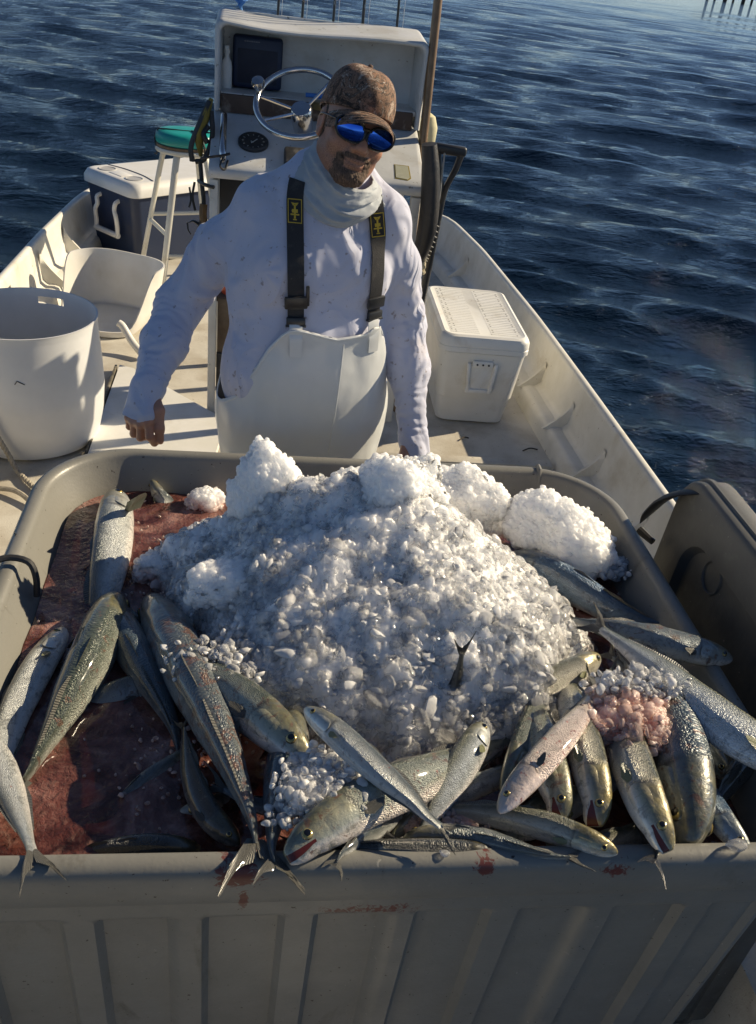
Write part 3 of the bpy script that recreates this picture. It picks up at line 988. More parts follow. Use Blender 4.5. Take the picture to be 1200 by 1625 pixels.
def build_mound():
    rng = np.random.default_rng(21)
    st = 0.0024
    gx, gy = np.arange(-0.28, 0.76, st), np.arange(0.96, 1.82, st)
    X, Y = np.meshgrid(gx, gy, indexing='ij')
    Z, U = ice_height(X, Y)
    # packed flakes: thousands of small tilted plates pressed into one another
    D = np.full_like(Z, -0.006)
    nf = 30000
    fx, fy = rng.uniform(gx[0], gx[-1], nf), rng.uniform(gy[0], gy[-1], nf)
    fr_ = np.exp(rng.normal(math.log(0.0062), 0.42, nf)).clip(0.0028, 0.017)
    fh = rng.normal(0, 0.0016, nf)
    tx, ty = rng.normal(0, 0.42, nf), rng.normal(0, 0.42, nf)
    el, ea = rng.uniform(0.6, 1.0, nf), rng.uniform(0, 3.14, nf)
    for k in range(nf):
        r = fr_[k]
        i0, i1 = max(0, int((fx[k] - r - gx[0]) / st)), min(len(gx), int((fx[k] + r - gx[0]) / st) + 2)
        j0, j1 = max(0, int((fy[k] - r - gy[0]) / st)), min(len(gy), int((fy[k] + r - gy[0]) / st) + 2)
        if i1 <= i0 or j1 <= j0: continue
        dx, dy = X[i0:i1, j0:j1] - fx[k], Y[i0:i1, j0:j1] - fy[k]
        u, v = dx * math.cos(ea[k]) + dy * math.sin(ea[k]), (-dx * math.sin(ea[k]) + dy * math.cos(ea[k])) / el[k]
        q = (u * u + v * v) / (r * r)
        h = fh[k] + tx[k] * dx + ty[k] * dy + r * 0.30 * (1 - q) ** 0.5 if False else fh[k] + tx[k] * dx + ty[k] * dy + r * 0.17 * np.sqrt(np.clip(1 - q, 0, 1))
        D[i0:i1, j0:j1] = np.where(q < 1, np.maximum(D[i0:i1, j0:j1], h), D[i0:i1, j0:j1])
    Zb = Z + D
    V = np.stack([X, Y, Zb], -1).reshape(-1, 3)
    nx, ny = X.shape
    i = np.arange(nx - 1)[:, None] * ny; j = np.arange(ny - 1)[None]
    F = np.stack([i + j, i + ny + j, i + ny + j + 1, i + j + 1], -1).reshape(-1, 4)
    V, F = drop_faces(V, F, (U < 1.05).ravel())
    core = link("ice_mound", np_mesh("ice_mound", V, F), ICE_CORE)
    tag(core, "large heap of crushed ice piled over the fish in the bin", "ice", kind='stuff')
    # loose glassy flakes lying over the heap
    n = 60000
    px, py = rng.uniform(-0.27, 0.74, n), rng.uniform(0.97, 1.80, n)
    pz, pu = ice_height(px, py)
    e = 0.006
    gxn = (ice_height(px + e, py)[0] - pz) / e; gyn = (ice_height(px, py + e)[0] - pz) / e
    steep = np.sqrt(1 + gxn ** 2 + gyn ** 2)
    keep = (pu < 1.02) & (rng.random(n) < np.clip(steep / 3.0, 0.25, 1) * np.where(py > 1.62, 0.4, 1))
    px, py, pz, pu, gxn, gyn = (q[keep] for q in (px, py, pz, pu, gxn, gyn))
    m = min(len(px), 7500)
    P = np.stack([px, py, pz], 1)[:m]
    N = np.stack([-gxn, -gyn, np.ones_like(gxn)], 1)[:m]; N /= np.linalg.norm(N, axis=1)[:, None]
    S = np.exp(rng.normal(math.log(0.0056), 0.48, m)).clip(0.0024, 0.019)
    coarse = sstep(0.35, 0.9, pu[:m]) * (P[:, 1] < 1.5)
    S *= 0.85 + 0.45 * coarse
    P = P + N * (0.0025 + S * (rng.random(m) * 0.55 - 0.15))[:, None]
    V1, F1, A1 = scatter_flat(P, N, S, rng, CHIPS_L[:10], 0.50, 0.62)
    o = link("loose_chips", np_mesh("loose_chips", V1, F1, attr={"rnd": A1}, sharp=40), ICE_CHIP, core)
    o["kind"] = "stuff"
    return core


mound = build_mound()


def ice_clump(label, c, r, rot, seed, grains=1500, gsize=0.0042, cuts=(), pink=0.0, group="frozen ice clumps on the fish"):
    """a frozen lump: noisy ellipsoid with flat broken faces, covered with fused grains"""
    rng = np.random.default_rng(seed)
    bm = bmesh.new(); bmesh.ops.create_icosphere(bm, subdivisions=7 if max(r) > 0.07 else 6, radius=1.0)
    V = np.array([v.co[:] for v in bm.verts]); F = np.array([[v.index for v in f.verts] for f in bm.faces]); bm.free()
    d = V.copy()
    rr = np.ones(len(V))
    nn = rng.normal(size=(7, 3)); nn /= np.linalg.norm(nn, axis=1)[:, None]
    for q in nn:
        rr = np.minimum(rr, (0.70 + 0.25 * rng.random()) / np.clip(d @ q, 0.05, None))
    V = d * rr[:, None] * np.array(r)
    M = np.array(rot) if rot is not None else np.eye(3)
    V = V @ M.T
    N = vnormals(V, F)
    V = V + N * (0.42 * min(r) * fbm(V, 0.85 / min(r), seed, 4))[:, None]
    # fused grains: every point belongs to its nearest grain centre
    area = 4 * math.pi * (r[0] * r[1] * r[2]) ** (2 / 3.0)
    K = int(area / (math.pi * (gsize * 1.05) ** 2))
    c_ = rng.normal(size=(K, 3)); c_ /= np.linalg.norm(c_, axis=1)[:, None]
    amp = gsize * rng.uniform(0.15, 1.0, K) ** 1.5 * 1.9
    ac = 1.25 * math.sqrt(4.0 / K)
    h = np.zeros(len(V))
    dd32, c32 = d.astype(np.float32), c_.astype(np.float32).T
    for k in range(0, len(V), 20000):
        dt = dd32[k:k + 20000] @ c32
        j = dt.argmax(1)
        an = np.arccos(np.clip(dt[np.arange(len(j)), j], -1, 1))
        h[k:k + 20000] = amp[j] * np.sqrt(np.clip(1 - (an / ac) ** 2, 0, 1))
    N = vnormals(V, F)
    V = V + N * (h + 0.002 * fbm(V, 70, seed, 3))[:, None] + np.array(c)
    o = link("ice_clump", np_mesh("ice_clump", V, F), ICE_PINK if pink else ICE_CORE)
    return tag(o, label, "ice", group)


def ez(a, tilt=0.0, ax='Y'):
    return np.array(Matrix.Rotation(a, 3, 'Z') @ Matrix.Rotation(tilt, 3, ax))


ice_clump("tall upright white ice lump standing at the back left of the heap", (0.045, 1.60, 1.00), (0.074, 0.066, 0.150), ez(0.2, -0.12), 31, 2600, 0.0042)
ice_clump("highest peak of packed ice on top of the heap", (0.318, 1.525, 1.075), (0.100, 0.085, 0.105), ez(0.3, 0.1), 33, 2600, 0.0046)
ice_clump("sloping slab of packed ice between the tall lump and the peak", (0.135, 1.545, 0.985), (0.115, 0.075, 0.080), ez(-0.2, 0.15), 35, 2200, 0.0042)
ice_clump("long broken ice lump leaning in the back right of the bin, nearer the man", (0.535, 1.765, 0.915), (0.110, 0.060, 0.085), ez(-0.35, 0.45), 37, 2400, 0.0046)
ice_clump("rounded ice lump against the right wall of the bin", (0.725, 1.660, 0.905), (0.135, 0.085, 0.085), ez(-0.4, 0.25), 39, 2400, 0.0048)
ice_clump("flat crusted slab of ice on the left flank of the heap", (0.015, 1.395, 0.945), (0.120, 0.055, 0.050), ez(0.15, -0.05), 41, 1700, 0.0055)
ice_clump("small ice lump half hidden behind the peak by the back rim", (0.240, 1.75, 0.945), (0.055, 0.05, 0.055), ez(0.4), 43, 900, 0.0042)
ice_clump("small half sunken ice lump in the dark water by the back wall", (-0.095, 1.845, 0.835), (0.050, 0.035, 0.042), ez(0.4), 45, 700, 0.0045)
ice_clump("low ridge of wet ice trailing off the left of the heap", (-0.055, 1.685, 0.850), (0.095, 0.040, 0.040), ez(0.25), 47, 1100, 0.0065)
ice_clump("low tongue of clear wet ice pointing at the bin's left wall", (-0.150, 1.560, 0.855), (0.085, 0.040, 0.035), ez(0.1), 49, 700, 0.0085)
FISH = [
    ("silver fish floating belly-out near the bin's back left corner, its green fin raised", 'silver', 's', 0.0441, (-1, -0.1, 0.55), 0, [(-0.2906, 1.8468, 0.862), (-0.2793, 1.7238, 0.872), (-0.2716, 1.608, 0.868), (-0.2727, 1.5002, 0.842), (-0.2774, 1.403, 0.8), (-0.2764, 1.3107, 0.77)], {'pec': 1.5}),
    ('long olive backed fish lying lengthwise on the left, tail fin spread at its near end', 'green', 'd', 0.0408, (0, -0.2, 1), 0, [(-0.2432, 1.4668, 0.848), (-0.2579, 1.2834, 0.865), (-0.2827, 1.1605, 0.86), (-0.3049, 1.0707, 0.85), (-0.3195, 1.0167, 0.842), (-0.3353, 0.976, 0.838)], {'tv': 1}),
    ("bright silver fish on its side by the bin's left wall", 'silver', 's', 0.0299, (-1, -0.1, 0.1), 0, [(-0.3309, 1.3947, 0.828), (-0.3503, 1.2775, 0.846), (-0.3653, 1.1595, 0.85), (-0.37, 1.0715, 0.842), (-0.3728, 0.9904, 0.83), (-0.3725, 0.9195, 0.82)], {}),
    ('silver fish in the near left corner, its forked tail hanging over the front rim', 'silver', 's', 0.0296, (-1, -0.3, 0.2), 0, [(-0.4869, 1.2593, 0.8), (-0.4154, 1.1241, 0.83), (-0.3464, 0.993, 0.858), (-0.2972, 0.8907, 0.89), (-0.2679, 0.8249, 0.92), (-0.2491, 0.7823, 0.915)], {'tv': 1}),
    ("fish mostly under the red water with its wet tail poking up the bin's left wall", 'silver', 's', 0.0419, (0, 0.3, 1), 0, [(-0.2606, 1.5417, 0.7), (-0.34, 1.5987, 0.73), (-0.3974, 1.6071, 0.79), (-0.4203, 1.576, 0.84), (-0.4408, 1.5571, 0.872), (-0.4691, 1.5628, 0.895)], {'tail': 0.8, 'tv': 1}),
    ('blue backed fish sinking tail first into dark water left of the heap', 'blue', 'd', 0.0362, (-0.3, -0.1, 1), 0, [(-0.2603, 1.4898, 0.81), (-0.2185, 1.3668, 0.84), (-0.1771, 1.2741, 0.852), (-0.1322, 1.1808, 0.852), (-0.1006, 1.1104, 0.842), (-0.0823, 1.0325, 0.822)], {'tv': 1}),
    ('large spotted fish from under the heap with its tail over the front rim', 'spot', 'd', 0.0459, (-0.2, -0.2, 1), 0, [(-0.1805, 1.4753, 0.84), (-0.0985, 1.2501, 0.875), (-0.0298, 1.0556, 0.905), (0.0132, 0.9215, 0.915), (0.0323, 0.8399, 0.924), (0.0362, 0.7726, 0.928)], {'tv': 1}),
    ('half sunken pale fish in the red water left of the spotted one', 'blue', 's', 0.0297, (0.2, 0.5, 0.7), 0, [(-0.1343, 1.2465, 0.835), (-0.1684, 1.2233, 0.838), (-0.2147, 1.2005, 0.832), (-0.2677, 1.1884, 0.81), (-0.3306, 1.1723, 0.78)], {}),
    ('curved fish showing a pale strip of its back above the red water', 'silver', 's', 0.0204, (0, 0.4, 0.8), 0, [(-0.058, 1.1008, 0.825), (-0.0962, 1.0557, 0.826), (-0.1359, 1.0182, 0.827), (-0.1734, 0.9793, 0.82), (-0.2292, 0.9576, 0.818), (-0.2972, 0.9637, 0.8)], {}),
    ('sunken fish with only its round eye and cheek above the red water', 'blue', 's', 0.0209, (0.1, 0.6, 0.6), 0, [(-0.0818, 0.9513, 0.832), (-0.0456, 0.9564, 0.834), (0.0028, 0.9821, 0.82), (0.0732, 1.0351, 0.79), (0.1646, 1.1022, 0.76)], {'eye': 1.5}),
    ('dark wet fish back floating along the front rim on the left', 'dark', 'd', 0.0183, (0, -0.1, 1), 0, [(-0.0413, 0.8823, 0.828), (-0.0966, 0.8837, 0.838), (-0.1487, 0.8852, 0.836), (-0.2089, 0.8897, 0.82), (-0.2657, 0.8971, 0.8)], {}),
    ('fish head poking out of the ice with a bloody snout and an orange eye', 'green', 's', 0.0405, (0.35, 0.6, 0.45), 0, [(0.1138, 0.9688, 0.93), (0.0735, 1.0135, 0.935), (0.0174, 1.0867, 0.925), (-0.0612, 1.1827, 0.9), (-0.1598, 1.306, 0.87), (-0.2252, 1.3705, 0.86)], {'blood': 0.6}),
    ('slim small fish lying diagonally on top of the others at the front of the heap', 'silver', 's', 0.022, (0.5, 0.6, 0.5), 0, [(0.1062, 1.024, 0.985), (0.1497, 0.969, 0.99), (0.2002, 0.9078, 0.985), (0.2487, 0.8639, 0.972), (0.277, 0.8327, 0.962), (0.3129, 0.8088, 0.952)], {'tv': 1}),
    ('big fish facing left at the front rim with a blood flecked snout and olive cheek', 'green', 's', 0.038, (-0.45, 0.75, 0.5), 14, [(0.0735, 0.7934, 0.935), (0.136, 0.8366, 0.945), (0.2027, 0.8844, 0.94), (0.2817, 0.9322, 0.925), (0.3756, 1.0008, 0.895), (0.5011, 1.0899, 0.86)], {'blood': 0.35}),
    ('grey fish squeezed between the spotted fish and the big left facing one', 'blue', 'd', 0.0302, (0, -0.2, 1), 0, [(0.0996, 1.1209, 0.88), (0.0842, 1.0263, 0.89), (0.0701, 0.9367, 0.905), (0.0593, 0.855, 0.918), (0.0569, 0.8094, 0.925), (0.0632, 0.7663, 0.929)], {'tv': 1}),
    ('pale pink bellied fish with red spots sliding head first out of the ice', 'pink', 's', 0.0257, (-0.7, 0.4, -0.15), 0, [(0.3904, 0.8567, 0.94), (0.4246, 0.8905, 0.955), (0.473, 0.9342, 0.968), (0.5336, 0.9992, 0.965), (0.5852, 1.0609, 0.955), (0.6404, 1.1503, 0.94)], {}),
    ('dark greenish fish head wedged behind the pink bellied fish', 'green', 's', 0.025, (-0.5, 0.3, 0.7), 0, [(0.419, 0.9195, 0.895), (0.4418, 0.9638, 0.905), (0.484, 1.0397, 0.905), (0.5507, 1.1613, 0.89), (0.6302, 1.3065, 0.87)], {}),
    ('fish hanging head down, leftmost of the open mouthed heads at the right', 'green', 's', 0.0316, (0.75, 0.25, 0.5), 26, [(0.4988, 0.8615, 0.915), (0.4978, 0.9081, 0.925), (0.4995, 0.9745, 0.925), (0.5147, 1.1036, 0.9), (0.5312, 1.25, 0.87)], {}),
    ('golden lit fish hanging head down with its mouth agape, between two others', 'gold', 's', 0.0314, (0.8, 0.2, 0.5), 28, [(0.5485, 0.8452, 0.92), (0.5537, 0.8917, 0.935), (0.5603, 0.9707, 0.942), (0.5776, 1.0942, 0.925), (0.6087, 1.2649, 0.89)], {'blood': 0.25}),
    ('silver fish with a yellow ringed eye resting its snout close to the front rim', 'gold', 's', 0.0347, (0.75, 0.3, 0.5), 14, [(0.635, 0.7897, 0.935), (0.6225, 0.8492, 0.948), (0.6273, 0.9324, 0.945), (0.6501, 1.0498, 0.925), (0.6923, 1.2364, 0.885)], {}),
    ('thick blue grey fish curving down the right side with its head at the front rim', 'blue', 'd', 0.043, (0.25, -0.15, 1), 0, [(0.6829, 0.8174, 0.9), (0.7084, 0.8798, 0.915), (0.7347, 0.9928, 0.925), (0.7505, 1.1247, 0.915), (0.7571, 1.2717, 0.89), (0.7482, 1.4204, 0.86)], {}),
    ('long pale bellied fish lying diagonally across the right side onto the right wall', 'pale', 's', 0.0406, (0.55, 0.55, 0.35), 0, [(0.9685, 0.9128, 0.95), (0.8907, 0.9381, 0.962), (0.8297, 0.9794, 0.966), (0.7827, 1.0644, 0.962), (0.7358, 1.1896, 0.95), (0.6787, 1.3247, 0.93)], {'fin': 1}),
    ("fish resting its long jaw on the bin's right wall", 'blue', 's', 0.0286, (0.15, 0.6, 0.6), 2, [(0.9362, 1.2215, 0.925), (0.8582, 1.2351, 0.937), (0.7871, 1.2626, 0.937), (0.7203, 1.305, 0.925), (0.6409, 1.368, 0.9)], {}),
    ('slender blue fish in the back right with its tail against the right wall', 'bright', 'd', 0.0327, (0, 0.1, 1), 0, [(0.5986, 1.6505, 0.84), (0.6547, 1.5934, 0.862), (0.716, 1.5082, 0.872), (0.7811, 1.4344, 0.87), (0.8454, 1.393, 0.868), (0.916, 1.3648, 0.866)], {'tv': 1}),
    ('pinkish tail half of a fish lying along the front rim beside bloody slush', 'silver', 'd', 0.0183, (0, -0.3, 1), 0, [(0.2535, 0.8574, 0.885), (0.3085, 0.8509, 0.895), (0.3653, 0.8355, 0.905), (0.4138, 0.8124, 0.914), (0.4559, 0.7962, 0.92), (0.503, 0.788, 0.924)], {'tv': 1}),
    ('dark backed fish facing right along the front rim with a bright golden face', 'gold', 's', 0.0232, (-0.1, 0.5, 0.75), 0, [(0.5578, 0.7946, 0.925), (0.5152, 0.8149, 0.928), (0.465, 0.845, 0.922), (0.4124, 0.8698, 0.912), (0.3517, 0.8962, 0.895), (0.2826, 0.9183, 0.875)], {}),
    ('blue fish head at the near right corner of the bin', 'bright', 's', 0.0232, (0.5, 0.5, 0.5), 10, [(0.7734, 0.799, 0.91), (0.7574, 0.8457, 0.912), (0.7533, 0.9072, 0.905), (0.7619, 0.9903, 0.885), (0.7757, 1.098, 0.86)], {}),
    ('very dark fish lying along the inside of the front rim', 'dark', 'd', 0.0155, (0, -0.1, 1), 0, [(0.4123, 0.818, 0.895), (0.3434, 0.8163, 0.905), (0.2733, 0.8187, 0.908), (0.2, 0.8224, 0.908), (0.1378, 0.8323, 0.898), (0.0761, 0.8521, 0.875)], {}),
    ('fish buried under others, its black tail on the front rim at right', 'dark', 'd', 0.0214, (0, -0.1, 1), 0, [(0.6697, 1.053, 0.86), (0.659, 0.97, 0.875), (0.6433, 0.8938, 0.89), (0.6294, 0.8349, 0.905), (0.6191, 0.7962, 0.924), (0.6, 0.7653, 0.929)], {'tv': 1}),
    ('fish buried in the ice with only a yellow green flank showing at the right', 'gold', 's', 0.0274, (-0.2, 0.6, 0.7), 0, [(0.6703, 1.2232, 0.925), (0.6158, 1.1845, 0.928), (0.5468, 1.1488, 0.925), (0.4764, 1.124, 0.91), (0.4092, 1.1129, 0.89)], {}),
    ('fish snout sticking up by the back rim behind the ice', 'green', 's', 0.022, (0, 0.4, 0.8), 0, [(0.1746, 1.8772, 0.905), (0.1776, 1.8688, 0.88), (0.1834, 1.8612, 0.84), (0.1916, 1.8259, 0.79), (0.1982, 1.7766, 0.75)], {}),
    ('small fish snout breaking the dark water near the back wall', 'silver', 's', 0.0216, (-0.4, 0.4, 0.8), 0, [(-0.2208, 1.8945, 0.868), (-0.2007, 1.8654, 0.848), (-0.1763, 1.8498, 0.82), (-0.1409, 1.8474, 0.78), (-0.0986, 1.8401, 0.75)], {}),
    ('pale belly of a fish wedged below the slim diagonal fish', 'pale', 's', 0.0277, (-0.5, 0.5, 0.4), 0, [(0.418, 1.0635, 0.91), (0.3722, 0.9893, 0.915), (0.332, 0.9316, 0.908), (0.2963, 0.883, 0.895), (0.2643, 0.852, 0.87)], {'blood': 0.4}),
    ('shadowed fish at the right wall near the front corner', 'dark', 's', 0.0285, (0.3, 0.5, 0.7), 0, [(0.9509, 1.0592, 0.885), (0.8702, 0.9964, 0.89), (0.7959, 0.9312, 0.885), (0.7363, 0.8719, 0.87)], {}),  # shadow put into the colour: a pale fish given the dark skin
    ('fish under the big left facing one with its tail over the rim', 'silver', 'd', 0.0179, (0, -0.2, 1), 0, [(0.266, 0.9397, 0.87), (0.2307, 0.892, 0.885), (0.1945, 0.8525, 0.9), (0.1665, 0.8161, 0.92), (0.1508, 0.7962, 0.929), (0.139, 0.7725, 0.926)], {'tail': 0.75, 'tv': 1}),
    ('fish swallowed by the ice heap except for a dark upright tail lobe', 'dark', 's', 0.021, (0.5, 0.2, 0.2), 0, [(0.2842, 1.0111, 0.8), (0.3145, 1.0391, 0.83), (0.3535, 1.0896, 0.86), (0.3683, 1.1127, 0.92), (0.3734, 1.1245, 0.95), (0.3735, 1.1304, 1.03)], {'tail': 1.1, 'tv': 1}),
    ('fish mostly hidden beneath the other fish behind the front rim', 'blue', 's', 0.0229, (0.4, 0.5, 0.6), 0, [(0.3234, 0.9162, 0.868), (0.1873, 0.9621, 0.874), (0.0579, 0.922, 0.88), (-0.0389, 0.9662, 0.886)], {}),
    ('fish mostly hidden beneath the other fish behind the front rim', 'green', 's', 0.0221, (-0.4, 0.5, 0.6), 0, [(0.5474, 0.977, 0.868), (0.4122, 0.863, 0.874), (0.3095, 0.8435, 0.88), (0.2153, 0.8574, 0.886)], {}),
    ('fish mostly hidden beneath the other fish behind the front rim', 'silver', 's', 0.0229, (0.4, 0.5, 0.6), 0, [(0.238, 0.8709, 0.868), (0.3258, 0.9357, 0.874), (0.4379, 0.9806, 0.88), (0.5627, 1.0434, 0.886)], {}),
    ('fish mostly hidden beneath the other fish behind the front rim', 'gold', 's', 0.0228, (-0.4, 0.5, 0.6), 0, [(0.7643, 0.9099, 0.868), (0.66, 0.8701, 0.874), (0.5563, 0.8442, 0.88), (0.4624, 0.8358, 0.886)], {}),
    ('fish mostly hidden beneath the other fish behind the front rim', 'dark', 's', 0.0218, (0.4, 0.5, 0.6), 0, [(0.0122, 0.8641, 0.868), (-0.0361, 0.9165, 0.874), (-0.0696, 0.9968, 0.88), (-0.0871, 1.0992, 0.886)], {}),
    ('fish mostly hidden beneath the other fish behind the front rim', 'silver', 's', 0.0232, (-0.4, 0.5, 0.6), 0, [(0.4343, 0.8672, 0.868), (0.5296, 0.9207, 0.874), (0.6332, 0.9792, 0.88), (0.7346, 1.0433, 0.886)], {}),
    ('fish mostly hidden beneath the other fish behind the front rim', 'blue', 's', 0.0262, (0.4, 0.5, 0.6), 0, [(0.8385, 0.9746, 0.868), (0.8087, 1.1, 0.874), (0.756, 1.1909, 0.88), (0.7124, 1.2901, 0.886)], {}),
]
# ================================================================== fish
def fish_mat(name, back, flank, belly, rough=0.28, metal=0.35, red=0.0, olive=0.5, spots=0.0):
    """UV: u along the fish from snout to tail, v from belly (0) to back (1)"""
    m, nt, p = mat_new(name)
    uv = texco(nt, 'UV'); ob = texco(nt)
    sep = nd(nt, "ShaderNodeSeparateXYZ"); nt.links.new(uv, sep.inputs[0])
    nz = noise(nt, ob, 18, 5, 0.6, 0.6)
    ad = nd(nt, "ShaderNodeMath", operation='MULTIPLY_ADD'); nt.links.new(nz, ad.inputs[0]); ad.inputs[1].default_value = 0.34
    sh = nd(nt, "ShaderNodeMath", operation='SUBTRACT'); nt.links.new(sep.outputs[1], sh.inputs[0]); sh.inputs[1].default_value = 0.17
    nt.links.new(sh.outputs[0], ad.inputs[2])
    v = ad.outputs[0]
    mid = tuple(0.5 * (a + b) for a, b in zip(back, flank))
    c = ramp(nt, v, [(0.16, belly), (0.34, flank), (0.60, flank), (0.74, mid), (0.90, back)]).outputs[0]
    # olive gold head
    hm = ramp(nt, sep.outputs[0], [(0.0, (0.8,) * 3), (0.19, (0.7,) * 3), (0.24, (0, 0, 0))]).outputs[0]
    hv = ramp(nt, v, [(0.30, (0, 0, 0)), (0.55, (olive,) * 3)]).outputs[0]
    hc = ramp(nt, noise(nt, ob, 60, 4, 0.6), [(0.35, (0.07, 0.055, 0.012)), (0.55, (0.26, 0.20, 0.05)), (0.75, (0.40, 0.34, 0.14))]).outputs[0]
    c = mixc(nt, mixc(nt, 1.0, hm, hv, 'MULTIPLY'), c, hc)
    # scuffed scales
    sc = noise(nt, ob, 55, 6, 0.75, 0.5)
    c = mixc(nt, ramp(nt, sc, [(0.52, (0, 0, 0)), (0.64, (0.75,) * 3)]).outputs[0], c, tuple(min(1, x * 0.35) for x in flank))
    sc2 = noise(nt, ob, 24, 6, 0.7, 0.3)
    c = mixc(nt, ramp(nt, sc2, [(0.62, (0, 0, 0)), (0.72, (0.6,) * 3)]).outputs[0], c, (0.60, 0.58, 0.50))
    if spots > 0:
        sp = noise(nt, ob, 42, 5, 0.7, 0.9)
        c = mixc(nt, ramp(nt, sp, [(0.60 - spots * 0.1, (0, 0, 0)), (0.66 - spots * 0.1, (0.8,) * 3)]).outputs[0], c, (0.13, 0.06, 0.035))
    if red > 0:
        rd = noise(nt, ob, 75, 4, 0.6, 0.3)
        c = mixc(nt, ramp(nt, rd, [(0.70 - red * 0.16, (0, 0, 0)), (0.76 - red * 0.16, (0.75,) * 3)]).outputs[0], c, (0.28, 0.05, 0.03))
    # naturally dark rear edge of the gill cover
    ge = ramp(nt, sep.outputs[0], [(0.200, (0, 0, 0)), (0.212, (0.75,) * 3), (0.226, (0, 0, 0))]).outputs[0]
    gv = ramp(nt, sep.outputs[1], [(0.15, (0, 0, 0)), (0.3, (1, 1, 1)), (0.8, (1, 1, 1)), (0.9, (0, 0, 0))]).outputs[0]
    c = mixc(nt, mixc(nt, 1.0, ge, gv, 'MULTIPLY'), c, (0.03, 0.025, 0.02))
    nt.links.new(c, p.inputs["Base Color"])
    p.inputs["Metallic"].default_value = metal
    p.inputs["Specular IOR Level"].default_value = 0.6
    p.inputs["Coat Weight"].default_value = 1.0
    p.inputs["Coat Roughness"].default_value = 0.06
    nt.links.new(ramp(nt, sc, [(0.3, (rough,) * 3), (0.7, (rough + 0.22,) * 3)]).outputs[0], p.inputs["Roughness"])
    mp = nt.nodes.new("ShaderNodeMapping"); mp.inputs["Scale"].default_value = (150, 60, 1)
    nt.links.new(uv, mp.inputs[0])
    vo = nd(nt, "ShaderNodeTexVoronoi", Scale=1.0); vo.feature = 'F1'
    nt.links.new(mp.outputs[0], vo.inputs["Vector"])
    body = ramp(nt, sep.outputs[0], [(0.20, (0, 0, 0)), (0.24, (1, 1, 1))]).outputs[0]
    mu = nd(nt, "ShaderNodeMath", operation='MULTIPLY'); nt.links.new(vo.outputs["Distance"], mu.inputs[0]); nt.links.new(body, mu.inputs[1])
    b = bump(nt, mu.outputs[0], 0.9, 0.0026)
    b = bump(nt, noise(nt, ob, 60, 5, 0.65), 0.5, 0.004, b)
    nt.links.new(b, p.inputs["Normal"])
    return m


FMAT = {
    "silver": fish_mat("fish_silver", (0.12, 0.14, 0.14), (0.55, 0.57, 0.56), (0.80, 0.78, 0.74), 0.24, 0.25, red=0.05),
    "green": fish_mat("fish_green", (0.075, 0.090, 0.065), (0.32, 0.34, 0.29), (0.66, 0.60, 0.55), 0.26, 0.18, red=0.18, spots=0.25),
    "blue": fish_mat("fish_blue", (0.060, 0.085, 0.100), (0.29, 0.34, 0.37), (0.66, 0.65, 0.62), 0.25, 0.20, spots=0.35),
    "bright": fish_mat("fish_bright", (0.05, 0.10, 0.17), (0.24, 0.34, 0.45), (0.66, 0.68, 0.70), 0.25, 0.30),
    "spot": fish_mat("fish_spotted", (0.085, 0.100, 0.105), (0.30, 0.34, 0.35), (0.62, 0.56, 0.49), 0.26, 0.18, red=0.22, spots=0.8),
    "pink": fish_mat("fish_pink", (0.16, 0.17, 0.17), (0.60, 0.50, 0.44), (0.78, 0.64, 0.57), 0.32, 0.12, red=0.55, olive=0.2),
    "pale": fish_mat("fish_pale", (0.12, 0.13, 0.09), (0.50, 0.54, 0.56), (0.80, 0.79, 0.78), 0.28, 0.22, olive=0.4),
    "gold": fish_mat("fish_gold", (0.09, 0.095, 0.06), (0.52, 0.50, 0.42), (0.76, 0.72, 0.64), 0.24, 0.25, olive=0.95, red=0.1),
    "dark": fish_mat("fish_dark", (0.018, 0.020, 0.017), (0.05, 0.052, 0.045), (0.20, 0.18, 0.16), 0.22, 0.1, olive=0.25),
}
def fin_mat(name, a, b):
    m, nt, p = mat_new(name)
    uv = texco(nt, 'UV'); ob = texco(nt)
    w = nd(nt, "ShaderNodeTexWave", Scale=9.0, Distortion=1.2); w.bands_direction = 'Y'
    nt.links.new(uv, w.inputs[0])
    nt.links.new(mixc(nt, w.outputs["Fac"], a, b), p.inputs["Base Color"])
    p.inputs["Roughness"].default_value = 0.3
    p.inputs["Transmission Weight"].default_value = 0.12
    p.inputs["Coat Weight"].default_value = 0.4
    nt.links.new(bump(nt, w.outputs["Fac"], 0.6, 0.003), p.inputs["Normal"])
    return m
FIN_D = fin_mat("fin_grey", (0.05, 0.05, 0.045), (0.17, 0.165, 0.145))
FIN_Y = fin_mat("fin_yellow_green", (0.16, 0.19, 0.10), (0.38, 0.38, 0.22))
FIN_K = fin_mat("fin_black", (0.012, 0.012, 0.012), (0.04, 0.04, 0.04))
m_, nt_, p_ = mat_new("fish_iris")
_uv = texco(nt_, 'UV'); _s = nd(nt_, "ShaderNodeSeparateXYZ"); nt_.links.new(_uv, _s.inputs[0])
nt_.links.new(ramp(nt_, _s.outputs[0], [(0.0, (0.42, 0.33, 0.10)), (0.5, (0.62, 0.50, 0.16)), (0.80, (0.30, 0.22, 0.07)), (1.0, (0.10, 0.09, 0.07))]).outputs[0], p_.inputs["Base Color"])
p_.inputs["Metallic"].default_value = 0.5; p_.inputs["Roughness"].default_value = 0.2; p_.inputs["Coat Weight"].default_value = 0.8
IRIS = m_
PUPIL, _, p_ = mat_new("fish_pupil")
p_.inputs["Base Color"].default_value = (0.004, 0.004, 0.005, 1); p_.inputs["Roughness"].default_value = 0.06; p_.inputs["Coat Weight"].default_value = 1.0
MOUTH, _, p_ = mat_new("fish_mouth")
p_.inputs["Base Color"].default_value = (0.10, 0.018, 0.014, 1); p_.inputs["Roughness"].default_value = 0.25

